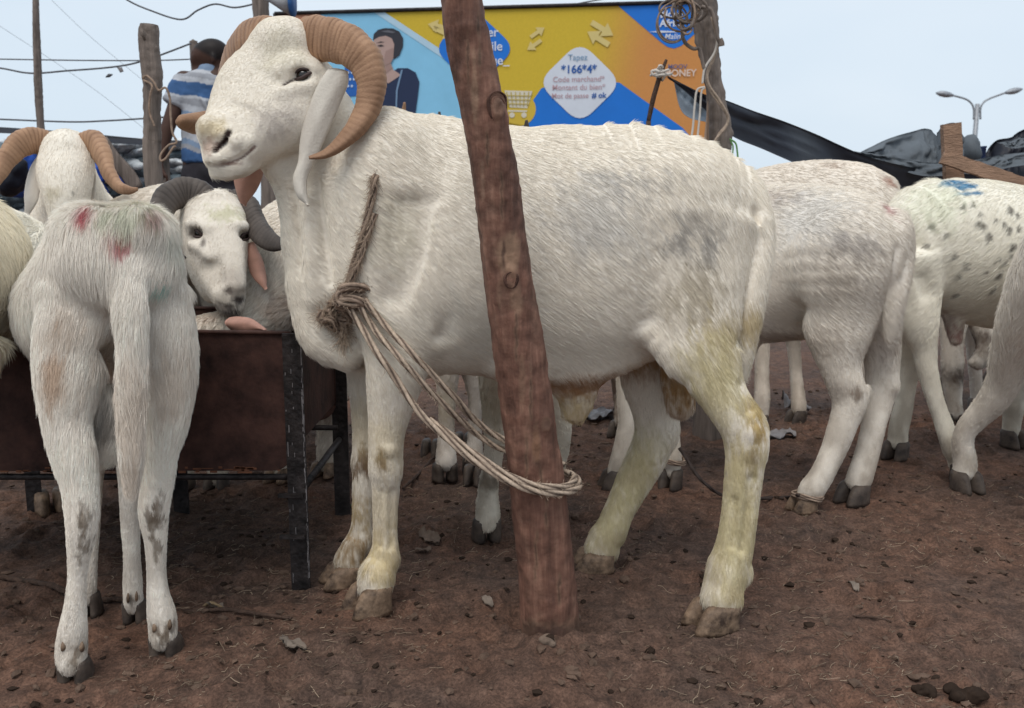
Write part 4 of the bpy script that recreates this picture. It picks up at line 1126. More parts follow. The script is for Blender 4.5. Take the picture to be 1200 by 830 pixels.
# grey horned ewe looking at the camera
def face_sheep():
    root = empty("ram", G(230, 545), label="young white ram with dark grey horns and drooping pink ear, looking over the trough", cat="ram")
    B = Body((-1.35, 2.02, -.005), (-.50, 3.40, .95), .0052)
    X = (1, 0, 0)
    Y = 2.27
    ax = [(P(253, 250, Y + .05), .074, .055), (P(254, 274, Y + .02), .080, .064), (P(257, 300, Y - .01), .070, .062), (P(262, 325, Y - .04), .052, .052), (P(268, 346, Y - .06), .040, .040), (P(270, 356, Y - .065), .034, .032)]
    B.chain(ax, side=X, k=.02)
    B.chain([(P(232, 292, Y + .02), .03, .03), (P(236, 318, Y), .03, .03), (P(250, 340, Y - .03), .03, .028)], side=X, k=.03)
    B.chain([(P(270, 255, Y + .01), .03, .02), (P(273, 300, Y - .055), .028, .016), (P(276, 335, Y - .085), .024, .014)], side=X, k=.03)
    B.chain([(B.hit(222, 262), .012, .010), (B.hit(233, 261), .014, .011), (B.hit(243, 268), .010, .008)], k=.02)
    B.chain([(B.hit(278, 264), .010, .009), (B.hit(287, 265), .012, .010)], k=.02)
    B.chain([(B.hit(224, 287), .010, .008), (B.hit(236, 292), .010, .008), (B.hit(246, 306), .008, .006)], k=.02)
    B.chain([(B.hit(246, 315), .010, .02), (B.hit(252, 330), .008, .014)], k=.03, sub=True)
    for x, y in ((230, 274), (287, 277)):
        B.blob(B.hit(x, y, -.002), (.017, .012, .012), k=.010, sub=True)
    B.chain([(B.hit(268, 340), .004, .006), (B.hit(275, 351), .003, .003), (B.hit(281, 353), .003, .004)], k=.006, sub=True)
    B.chain([(B.hit(256, 356), .003, .003), (B.hit(266, 362), .003, .003), (B.hit(276, 362), .003, .003), (B.hit(284, 358), .002, .002)], k=.006, sub=True)
    # neck and body, standing on the far side
    B.chain([(P(248, 268, Y + .10), .07, .08), (P(238, 270, Y + .20), .085, .10), (P(215, 275, Y + .34), .12, .14), (P(190, 285, Y + .52), .16, .165), (P(165, 290, Y + .80), .17, .17), (P(150, 285, Y + .95), .14, .15)], side=X, k=.05)
    for x, Yl in ((215, 2.62), (255, 2.62), (135, 3.15), (185, 3.15)):
        leg(B, [(x, 330, Yl, 22), (x, 400, Yl, 14), (x, 450, Yl, 11), (x, 240 + 845 / Yl, Yl, 13, 1)])
        foot(root, [(x, 240 + 845 / Yl, Yl, 13, 1)], (0, -1, 0), M['hoof_grey'])
    S = []
    def at(px, py, r, c, s, rag=.9): S.append((B.hit(px, py), r, c, s, rag))
    at(262, 250, (.05, .06, .025), (.52, .50, .30), .6, 1.0)
    at(228, 274, (.024, .03, .016), (.06, .045, .04), .95, .3); at(289, 277, (.014, .03, .018), (.08, .06, .05), .9, .5); at(238, 284, (.008, .03, .014), (.10, .08, .07), .85, .3); at(229, 268, (.022, .03, .008), (.12, .10, .09), .7, .6); at(232, 300, (.02, .03, .02), (.5, .45, .4), .4)
    at(268, 341, (.014, .03, .012), (.10, .075, .07), .85, .5); at(279, 352, (.018, .03, .012), (.06, .045, .045), .95, .5); at(262, 360, (.035, .04, .012), (.13, .10, .09), .75, .6); at(272, 366, (.03, .04, .010), (.08, .06, .06), .9, .5)
    at(272, 330, .04, (.5, .42, .36), .4)
    fc = np.array(P(258, 300, Y))
    def flow(p, n):
        f = np.zeros_like(p); f[:] = (-.3, .6, -.4)
        h = (np.linalg.norm(p - fc, axis=1) < .17)
        f[h] = (0, .3, -1); return f
    finish(B, root, (.80, .72, .62), S, flow, 80000, .014, rad=.00036, seed=65, lift=.12, jitter=.18, lenfn=lambda p: np.where(np.linalg.norm(p - fc, axis=1) < .15, .45, 1.6))
    eye_parts(B.hit(231, 274, -.004), .0150, (-.55, -1, .1), (1, -.4, -.35), root, lidw=.34)
    eye_parts(B.hit(287, 277, -.003), .0130, (.9, -.7, .05), (-.6, -.5, -.3), root)
    l = [(245, 240, Y + .04, 15), (232, 228, Y + .05, 18), (212, 226, Y + .04, 18), (194, 236, Y + .0, 16), (186, 258, Y - .05, 14), (193, 282, Y - .10, 10), (208, 298, Y - .13, 7), (216, 302, Y - .14, 3)]
    horn([P(x, y, YY) for x, y, YY, w in l], [w * sc_(Y) for *_, w in l], M['horn_dark'], root, ridges=26, n=100, seg=14)
    r = [(268, 240, Y + .05, 12), (277, 236, Y + .06, 14), (290, 243, Y + .05, 14), (298, 262, Y + .02, 14), (309, 277, Y - .02, 13), (322, 286, Y - .05, 10), (333, 290, Y - .07, 3)]
    horn([P(x, y, YY) for x, y, YY, w in r], [w * sc_(Y) for *_, w in r], M['horn_dark'], root, ridges=26, n=100, seg=14)
    ear([P(291, 285, Y), P(290, 305, Y - .01), P(295, 323, Y - .02), P(311, 340, Y - .03)], [P(297, 286, Y + .02), P(307, 302, Y + .01), P(312, 322, Y), P(313, 339, Y - .02)], M['pink_skin'], root, cup=.012, thick=.005, n=22, m=9)
    coat_ear([P(216, 285, Y + .02), P(209, 305, Y + .02), P(208, 330, Y)], [P(220, 296, Y + .03), P(219, 312, Y + .02), P(211, 332, Y)], root, col=(.45, .36, .30))
    return root
face_sheep()

# woolly sheep with its head in the trough
def feeding_sheep():
    root = empty("sheep", G(380, 545), label="curly woolled sheep feeding with head down inside the rusty trough, pink ear on the rim", cat="sheep", group="sheep of the market flock")
    B = Body((-.95, 1.95, -.005), (-.22, 3.35, .95), .0075)
    X = (1, 0, 0)
    B.chain([(P(345, 320, 2.42), .11, .12), (P(352, 305, 2.55), .15, .16), (P(360, 300, 2.75), .17, .17), (P(368, 300, 3.0), .17, .16), (P(372, 300, 3.12), .13, .13)], side=X, k=.05)
    B.chain([(P(338, 330, 2.46), .10, .11), (P(316, 355, 2.36), .075, .085), (P(295, 376, 2.30), .055, .055), (P(268, 388, 2.27), .05, .05), (P(240, 394, 2.25), .05, .045), (P(222, 402, 2.22), .035, .03)], side=(0, 1, 0), k=.04)
    for x, Yl in ((384, 2.76), (330, 2.70), (392, 3.1), (345, 3.15)):
        leg(B, [(x, 350, Yl, 26), (x + 2, 430, Yl, 19), (x, 480, Yl, 13), (x, 240 + 830 / Yl, Yl, 13, 1), (x - 2, 240 + 850 / Yl, Yl - .01, 14, 1)])
        foot(root, [(x - 2, 240 + 850 / Yl, Yl - .01, 14, 1)], (-.2, -1, 0), M['hoof'])
    cfS = [(P(385, 470, 2.76), (.08, .1, .10), (.20, .12, .09), .85, .6), (B.hit(330, 360), .06, (.5, .36, .28), .6), (B.hit(250, 372), .03, (.62, .44, .34), .4)]  # first entry browns the foreleg, shade put into its coat colour
    def flow(p, n):
        f = np.zeros_like(p); f[:] = (-.4, -.5, -.6); return f
    finish(B, root, (.84, .76, .66), cfS, flow, 70000, .024, rad=.0005, seed=71, lift=.35, jitter=.6, clump=.85)
    ear([P(270, 372, 2.13), P(280, 371, 2.10), P(296, 374, 2.06), P(313, 386, 2.02)], [P(272, 388, 2.11), P(284, 391, 2.08), P(300, 391, 2.04), P(313, 388, 2.02)], M['pink_skin'], root, cup=-.010, thick=.006, n=20, m=9)
    return root
feeding_sheep()

# cream woolly sheep at the left edge, and a white one behind it
plain_sheep("yellowish shaggy sheep cut off by the left edge of the picture", G(-60, 690), (-1.45, 1.45, -.005), (-.80, 2.25, .90),
    [(P(-40, 300, 1.70), .10, .12), (P(-45, 320, 1.80), .125, .15), (P(-55, 330, 1.95), .135, .16), (P(-65, 320, 2.08), .11, .13)],
    [[(-30, 400, 1.68, 36, 1), (-45, 480, 1.66, 24, 1), (-58, 560, 1.65, 18, 1), (-70, 640, 1.65, 15, 1), (-80, 690, 1.65, 17, 1)], [(-90, 400, 1.68, 40, 1), (-105, 480, 1.66, 24, 1), (-120, 560, 1.65, 18, 1), (-145, 690, 1.65, 16, 1)],
     [(-50, 420, 2.02, 30, 1), (-60, 500, 2.02, 16, 1), (-70, 600, 2.02, 15, 1)], [(-110, 420, 2.02, 30, 1), (-115, 500, 2.02, 16, 1), (-125, 600, 2.02, 15, 1)]],
    [(Vector((P(-85, 715, 1.65).x, 1.65, 0)), (0, 1, 0), .06, .036, .06, M['hoof_grey']), (Vector((P(-150, 715, 1.65).x, 1.65, 0)), (0, 1, 0), .06, .036, .06, M['hoof_grey']),
     (Vector((P(-75, 640, 2.02).x, 2.02, 0)), (0, 1, 0), .06, .036, .06, M['hoof_grey']), (Vector((P(-128, 640, 2.02).x, 2.02, 0)), (0, 1, 0), .06, .036, .06, M['hoof_grey'])],
    (.84, .75, .58), lambda B: [(P(10, 430, 1.8), .09, (.25, .16, .10), .7)], [(P(-55, 250, 1.62), .03, .03), (P(-58, 350, 1.58), .035, .03), (P(-58, 480, 1.58), .02, .02)], None,
    side=(1, 0, 0), hair=60000, hlen=.026, flowv=(.3, -.2, -1), seed=75, h=.008, jitter=.3, lift=.2, rad=.0004)
plain_sheep("smooth white sheep behind the yellowish one, back sloping down past the left edge", G(55, 583), (-1.95, 2.15, -.005), (-1.08, 2.72, .90),
    [(P(-110, 330, 2.40), .11, .12), (P(-60, 310, 2.42), .14, .15), (P(-20, 308, 2.44), .15, .155), (P(20, 318, 2.46), .13, .14), (P(40, 330, 2.48), .10, .11)],
    [[(55, 400, 2.42, 30), (58, 470, 2.42, 18), (58, 540, 2.42, 14, 1), (58, 567, 2.41, 16, 1)], [(30, 400, 2.55, 30), (25, 470, 2.55, 16), (20, 545, 2.55, 13, 1)], [(-110, 400, 2.42, 30), (-112, 470, 2.42, 18), (-110, 567, 2.42, 15, 1)], [(-90, 400, 2.55, 30), (-92, 470, 2.55, 16), (-92, 545, 2.55, 13, 1)]],
    [(G(57, 583), (.5, -.8, 0), .07, .045, .066, M['hoof'])], (.86, .80, .68), None, None, None, hair=40000, seed=77, h=.009, flowv=(-.6, 0, -.6), rad=.0007)

# ------------------------------------------------------------------ ropes
M['rope'] = simple_mat("rope", (0.27, 0.19, 0.14), rough=0.9, var=0.35, scale=60, bump=0.6, bscale=200, bdist=0.002)
M['rope_pale'] = simple_mat("rope_pale", (0.34, 0.26, 0.20), rough=0.9, var=0.35, scale=60, bump=0.6, bscale=200, bdist=0.002)
M['rope_fibre'] = coat_mat('rope_fibre', .9)
M['cord_dark'] = simple_mat("cord_dark", (0.05, 0.035, 0.03), rough=0.8, var=0.3, bump=.3)

def rope(path, r, mat, parent=None, name="rope", pitch=None, seg=18, step=None, seed=0):
    """twisted three-strand rope"""
    n0 = len(path); L = sum((Vector(path[i + 1]) - Vector(path[i])).length for i in range(n0 - 1))
    step = step or r * 0.75
    n = max(8, int(L / step))
    pp = catmull(path, n)
    pitch = pitch or r * 11
    tw = 2 * math.pi * step / pitch
    rr = np.random.default_rng(seed)
    wob = np.convolve(rr.normal(0, 1, n + 8), np.ones(9) / 9, 'valid')[:n]
    cr = []
    def f(i, th):
        ph = th * 3 - i * tw
        cr.append(abs(math.cos(ph / 2)))
        q = r * (0.66 + 0.46 * cr[-1] ** .7) * (1 + .12 * wob[i])
        return q * math.cos(th), q * math.sin(th)
    v, fa = sweep(pp, f, seg)
    w = np.clip(np.array(cr) * 1.25 - .15, 0, 1)[:, None]; nz = (.75 + .5 * rr.random((len(v), 1)))
    light = np.array((.46, .355, .27) if mat is M.get('rope_pale') else (.36, .265, .20)); dark = np.array((.07, .045, .035))
    if mat is M.get('cord_dark'): return mesh_obj(name, v, fa, mat, parent), pp
    o = mesh_obj(name, v, fa, M['rope_fibre'], parent, cols=np.clip((dark * (1 - w) + light * w) * nz, 0, 1))
    return o, pp

def fuzz(pp, r, parent, count, L=.010, seed=0, col=(.40, .30, .22), rad=.0003):
    g = np.random.default_rng(seed)
    P0 = np.array([p[:] for p in pp])
    i = g.integers(0, len(P0) - 1, count); t = g.random((count, 1))
    base = P0[i] * (1 - t) + P0[i + 1] * t
    d = g.normal(0, 1, (count, 3)); d /= np.linalg.norm(d, axis=1, keepdims=True)
    tan = P0[i + 1] - P0[i]; tan /= np.maximum(np.linalg.norm(tan, axis=1, keepdims=True), 1e-9)
    a = base + d * r * .8; l = L * (.4 + g.random((count, 1)))
    pts = np.stack([a, a + (d * .5 + tan * .6) * l * .5, a + (d * .8 + tan * .8 + g.normal(0, .3, (count, 3))) * l], 1).astype(np.float32)
    cu = bpy.data.hair_curves.new("fibres"); cu.add_curves([3] * count)
    cu.position_data.foreach_set("vector", pts.ravel())
    ra = cu.attributes.get("radius") or cu.attributes.new("radius", 'FLOAT', 'POINT')
    ra.data.foreach_set("value", np.full(count * 3, rad, np.float32))
    ca = cu.attributes.new("Col", 'FLOAT_COLOR', 'POINT'); cc = np.ones((count * 3, 4), np.float32); cc[:, :3] = np.array(col) * (.7 + .6 * g.random((count * 3, 1)))
    ca.data.foreach_set("color", cc.ravel()); cu.materials.append(M['fur'])
    o = bpy.data.objects.new("fibres", cu); link(o, parent); o["kind"] = "stuff"
    return o

# the post in front of the ram
M['post'] = None
def post_mat():
    m, nt, b = mat_new("bare_log")
    tc = N(nt, "ShaderNodeTexCoord"); mp = N(nt, "ShaderNodeMapping"); mp.inputs["Scale"].default_value = (26, 26, 2.4)
    nt.links.new(tc.outputs["Object"], mp.inputs["Vector"])
    no = N(nt, "ShaderNodeTexNoise"); no.inputs["Scale"].default_value = 1.5; no.inputs["Detail"].default_value = 10; no.inputs["Roughness"].default_value = .7
    nt.links.new(mp.outputs[0], no.inputs["Vector"])
    r = N(nt, "ShaderNodeValToRGB"); e = r.color_ramp.elements
    e[0].position = .30; e[0].color = (.072, .035, .025, 1); e[1].position = .72; e[1].color = (.32, .175, .12, 1)
    x = e.new(.5); x.color = (.185, .088, .060, 1)
    nt.links.new(no.outputs["Fac"], r.inputs["Fac"])
    at = N(nt, "ShaderNodeAttribute"); at.attribute_name = "Col"
    mx = N(nt, "ShaderNodeMix"); mx.data_type = 'RGBA'
    nt.links.new(at.outputs["Alpha"], mx.inputs[0]); nt.links.new(r.outputs[0], mx.inputs[6]); nt.links.new(at.outputs["Color"], mx.inputs[7])
    n3 = N(nt, "ShaderNodeTexNoise"); n3.inputs["Scale"].default_value = 35; n3.inputs["Detail"].default_value = 6
    nt.links.new(tc.outputs["Object"], n3.inputs["Vector"])
    mr = N(nt, "ShaderNodeMapRange"); mr.inputs[1].default_value = .3; mr.inputs[2].default_value = .7; mr.inputs[3].default_value = .6; mr.inputs[4].default_value = 1.25
    nt.links.new(n3.outputs["Fac"], mr.inputs[0])
    m2 = N(nt, "ShaderNodeMix"); m2.data_type = 'RGBA'; m2.blend_type = 'MULTIPLY'; m2.inputs[0].default_value = 1
    nt.links.new(mx.outputs[2], m2.inputs[6]); nt.links.new(mr.outputs[0], m2.inputs[7])
    nt.links.new(m2.outputs[2], b.inputs["Base Color"])
    b.inputs["Roughness"].default_value = .72; b.inputs["Specular IOR Level"].default_value = .35
    bp = N(nt, "ShaderNodeBump"); bp.inputs["Strength"].default_value = .7; bp.inputs["Distance"].default_value = .006
    ad = N(nt, "ShaderNodeMath"); ad.operation = 'ADD'
    nt.links.new(no.outputs["Fac"], ad.inputs[0]); nt.links.new(n3.outputs["Fac"], ad.inputs[1])
    nt.links.new(ad.outputs[0], bp.inputs["Height"]); nt.links.new(bp.outputs[0], b.inputs["Normal"])
    return m
M['post'] = post_mat()

def log_post(name, path, radii, label, cat, knots_and_shade=(), seg=64, n=220, rough=.004, mat=None, col=None, amp=1.0, top_round=True, parent=None, seed=3):
    pp = catmull(path, n); rr = lerp_list(radii, n)
    V, F = sweep(pp, lambda i, th: (rr[i] * math.cos(th), rr[i] * math.sin(th)), seg, (0, -1, 0))
    V = np.array([v[:] for v in V]); ctr = np.repeat(np.array([p[:] for p in pp]), seg, 0)
    out = V - ctr; out /= np.linalg.norm(out, axis=1, keepdims=True)
    q = V * np.array([1, 1, .16])
    V = V + out * ((fbm(q, 26, 3, seed) - .5) * rough * 4 * amp + (fbm(V, 60, 2, seed + 2) - .5) * rough * 1.2 * amp)[:, None]
    C = np.zeros((len(V), 4)); C[:, :3] = (.3, .19, .12)
    for (pos, r, hgt, colr, st) in knots_and_shade:
        d = np.sqrt((((V - np.array(pos)) / np.array(r)) ** 2).sum(1))
        ring = np.exp(-((d - .75) / .22) ** 2) * (1 if hgt > 0 else 0)
        core = np.clip(1 - d, 0, 1)
        V = V + out * ((ring * .6 + core * .5) * hgt + np.sin(d * 22) * np.clip(1.1 - d, 0, 1) * .0012)[:, None]
        if colr is not None:
            dd = d + (fbm(V, 55, 3, 7) - .5) * 1.1
            m = np.clip((1.05 - dd) / .35, 0, 1) * st
            C[:, :3] = C[:, :3] * (1 - m[:, None]) + np.array(colr) * m[:, None]; C[:, 3] = np.maximum(C[:, 3], m)
    o = mesh_obj(name, V, F, mat or M['post'], parent)
    a = o.data.color_attributes.new("Col", 'FLOAT_COLOR', 'POINT'); a.data.foreach_set("color", C.astype(np.float32).ravel())
    if label: tag(o, label, cat)
    return o

def PO(px, py, t=None):
    """point on the leaning post's axis"""
    f = (py - 0) / 755.0
    return P(px, py, 1.55 + .12 * f)
pax = [(537, -60, 23), (540, 0, 25), (551, 60, 26.5), (566, 130, 28), (577, 190, 28.5), (586, 250, 29), (597, 330, 29.5), (608, 410, 30), (619, 480, 31), (629, 560, 31.5), (637, 640, 32), (642, 700, 33), (645, 760, 34)]
ppath = [PO(x, y) for x, y, r in pax]
ppath.append(Vector((ppath[-1].x + .004, ppath[-1].y, -.10)))
prad = [r * mpp(x, y, PO(x, y).y) for x, y, r in pax] + [.05]
def on_post(px, py): 
    c = PO(px, py); d = ray(px, py); return c - d * (.045 / d.y)
knots_and_shade = [(on_post(583, 126), (.014, .03, .022), .010, (.13, .065, .045), .75), (on_post(598, 326), (.014, .03, .018), .006, (.12, .055, .04), .7), (on_post(597, 300), (.021, .03, .036), 0.001, (.34, .21, .135), .8),
         (on_post(606, 350), (.012, .03, .03), 0, (.30, .18, .12), .7), (on_post(640, 500), (.010, .03, .014), .006, (.10, .045, .035), .7), (on_post(628, 520), (.008, .03, .04), 0, (.26, .12, .06), .6),
         (on_post(556, 110), (.006, .03, .08), 0, (.42, .27, .18), .6), (on_post(562, 60), (.004, .03, .05), 0, (.05, .03, .02), .7), (on_post(527, 22), (.006, .02, .010), .004, (.04, .02, .015), .8),
         (on_post(565, 215), (.004, .03, .04), 0, (.3, .18, .13), .7), (on_post(612, 450), (.006, .03, .05), 0, (.28, .15, .10), .5), (on_post(585, 350), (.005, .03, .03), 0, (.3, .17, .12), .5)]
for (x, y, hh) in ((548, 70, .05), (571, 175, .035), (588, 230, .05), (605, 390, .05), (590, 300, .03), (622, 470, .06), (617, 540, .05), (640, 600, .05), (628, 650, .06), (655, 690, .04), (634, 560, .03), (560, 30, .04)):
    knots_and_shade.append((on_post(x, y), (.0028, .03, hh), 0, (.045, .022, .017), .8))
for (x, y) in ((630, 750), (645, 755), (660, 750)): knots_and_shade.append((on_post(x, y), (.045, .06, .05), 0, (.050, .028, .021), .75))  # dark foot of the post: shade near the ground put into the colour
POST = log_post("wooden_post", ppath, prad, "leaning debarked reddish log post in front of the big ram, rope looped round it", "post", knots_and_shade)

# branch scars standing out of the log
def scar(px, py, w, h, rings=1):
    c0 = on_post(px, py); c = Vector((PO(px, py).x, PO(px, py).y, c0.z))
    R = np.interp(py, [p_[1] for p_ in pax], prad[:len(pax)])
    ax = (PO(px, py + 40) - PO(px, py - 40)).normalized(); dx = (px - np.interp(py, [p_[1] for p_ in pax], [p_[0] for p_ in pax])) * mpp(px, py, c.y)
    c = PO(np.interp(py, [p_[1] for p_ in pax], [p_[0] for p_ in pax]), py)
    for k in range(rings):
        f = 1 - .34 * k; pts = []
        for t in np.linspace(0, 2 * math.pi, 28, endpoint=False):
            x = dx + math.cos(t) * w * f * (1 + .10 * math.sin(3 * t + k)); z = math.sin(t) * h * f * (1 + .08 * math.cos(2 * t))
            xx = max(-R * .97, min(R * .97, x)); pts.append(c + Vector((xx, -math.sqrt(max(R * R - xx * xx, 0)) - .0015 + .001 * k, 0)) - ax * z)
        rad = [.0010 + .0020 * abs(math.cos(t)) ** 2 for t in np.linspace(0, 2 * math.pi, 28, endpoint=False)]
        v, f_ = sweep(pts, lambda i, th: (rad[i] * (1 - .3 * k) * math.cos(th), rad[i] * (1 - .3 * k) * math.sin(th)), 8, (0, -1, 0), loop=True)
        mesh_obj("knot_ring", v, f_, M['scar_dark'] if k % 2 == 0 else M['scar_light'], POST)
    # domed heart of the knot
    V, F = [], []; n = 9
    for i in range(n):
        for j in range(20):
            rr_ = i / (n - 1) * .92; t = 2 * math.pi * j / 20; x = dx + math.cos(t) * w * rr_; z = math.sin(t) * h * rr_; xx = max(-R * .97, min(R * .97, x))
            V.append(c + Vector((xx, -math.sqrt(max(R * R - xx * xx, 0)) - .0035 * (1 - rr_ ** 2) - .0008 * math.sin(rr_ * 26) + .001, 0)) - ax * z)
    for i in range(n - 1):
        for j in range(20): F.append((i * 20 + j, (i + 1) * 20 + j, (i + 1) * 20 + (j + 1) % 20, i * 20 + (j + 1) % 20))
    mesh_obj("knot_heart", V, F, M['scar_light'], POST)
M['scar_dark'] = simple_mat("scar_dark", (.095, .048, .035), rough=.9, var=.4, scale=40, bump=.5)
M['scar_light'] = simple_mat("scar_light", (.20, .105, .072), rough=.8, var=.35, scale=50, bump=.7, bscale=120, bdist=.002)
scar(584, 127, .0150, .025, 2); scar(599, 326, .0100, .0145, 3)

# halter round the neck, knot and lead
HR = empty("rope", RAMB.hit(402, 350), label="frayed fibre rope knotted at the big ram's chest and looped round the leaning post", cat="rope")
nb = [(439, 210), (437, 224), (432, 250), (424, 280), (416, 308), (408, 332), (402, 352)]
np_ = [RAMB.hit(x, y, .006) for x, y in nb]
back = [np_[0] + Vector((.0, .06, .045)), np_[0] + Vector((-.02, .16, .04))]
front = [np_[-1] + Vector((-.05, .02, -.03))]
o, pp = rope([np_[0] + Vector((.004, .03, .012))] + np_, .0065, M['rope'], HR, name="neck_loop"); fuzz(pp, .0075, HR, 900, .009, 1)
o, pp = rope([np_[2] + Vector((.012, 0, 0)), np_[3] + Vector((.010, -.006, 0)), np_[4] + Vector((.008, -.008, 0)), np_[5] + Vector((.004, -.008, 0)), np_[6]], .0050, M['rope'], HR, name="neck_loop"); fuzz(pp, .006, HR, 500, .012, 2)
# the knot
kc = RAMB.hit(412, 348, .016)
for k in range(4):
    a = k * .8
    ring = [kc + Vector((.026 * math.cos(t) + .004 * k - .004, .012 * math.sin(t + a) - .006, .010 * math.sin(t) * (1 if k % 2 else -1) + .008 * (k - 1.5))) for t in np.linspace(0, 2 * math.pi * 1.05, 14)]
    o, pp = rope(ring, .0068, M['rope'], HR, name="knot", seed=k); fuzz(pp, .007, HR, 160, .010, 20 + k)
rg = np.random.default_rng(9)
for k, (x, y) in enumerate(((398, 358), (388, 364), (380, 372), (400, 374), (404, 384), (392, 352), (384, 380), (406, 366))):
    c = RAMB.hit(x, y, .012)
    q = [c + Vector(rg.normal(0, .007, 3)) for _ in range(6)]
    o, pp = rope(q, .0055, M['rope'], HR, name="knot", seed=30 + k); fuzz(pp, .006, HR, 120, .012, 40 + k)
o, pp = rope([RAMB.hit(400, 376, .012), RAMB.hit(403, 388, .016), RAMB.hit(402, 398, .016)], .006, M['rope'], HR, name="frayed_end"); fuzz(pp, .006, HR, 200, .022, 60)
# lead strands
def lead(pts, r, seed, mat='rope_pale'):
    o, pp = rope([P(x, y, Y) for x, y, Y in pts], r, M[mat], HR, name="lead_strand", seed=seed, step=r * .6); fuzz(pp, r, HR, 260, .006, seed); return o
k0 = kc.y
lead([(427, 352, k0 - .006), (450, 380, k0 - .02), (475, 406, 1.655), (500, 432, 1.655), (530, 463, 1.67), (556, 492, 1.70), (580, 510, 1.71), (604, 521, 1.70), (635, 532, 1.695), (662, 545, 1.68)], .0058, 71)
lead([(420, 356, k0 - .004), (440, 388, k0 - .02), (466, 417, 1.65), (492, 446, 1.65), (524, 478, 1.67), (553, 504, 1.70), (578, 522, 1.71), (604, 532, 1.71), (640, 545, 1.705), (668, 556, 1.675)], .0056, 72)
lead([(410, 362, k0 - .004), (426, 388, k0 - .02), (445, 418, 1.665), (466, 447, 1.66), (490, 482, 1.64), (514, 505, 1.62), (545, 532, 1.60), (574, 552, 1.585), (600, 566, 1.575), (622, 574, 1.572), (645, 578, 1.575), (664, 577, 1.60), (676, 572, 1.64), (678, 565, 1.68), (670, 556, 1.70), (650, 552, 1.715)], .0062, 73)
lead([(503, 492, 1.64), (520, 504, 1.63), (548, 526, 1.605), (577, 546, 1.59), (602, 560, 1.578), (624, 568, 1.574), (645, 571, 1.577), (662, 570, 1.605), (671, 565, 1.64), (673, 559, 1.68)], .0056, 74)

# hobble cord between the right hand sheep's feet
HC = empty("cord", G(870, 585), label="thin dark cord lying on the dirt, tied to the hobbled sheep's feet", cat="cord")
hc = [P(796, 525, 2.56), P(806, 540, 2.54), P(816, 556, 2.50), P(830, 570, 2.47)] + [G(x, y, .008) for x, y in ((846, 580), (872, 584), (900, 584), (922, 583))] + [P(936, 580, 2.36)]
rope(hc, .0045, M['cord_dark'], HC, name="cord_line")
for (x, y, Y, rr_) in ((788, 540, 2.61, .036), (946, 581, 2.40, .038)):
    c = P(x, y, Y)
    for k in range(2):
        ring = [c + Vector((rr_ * math.cos(t), rr_ * math.sin(t), .006 * k + .004 * math.sin(2 * t))) for t in np.linspace(0, 2 * math.pi, 20)]
        rope(ring, .0045, M['rope'], HC, name="ankle_loop", seed=k)
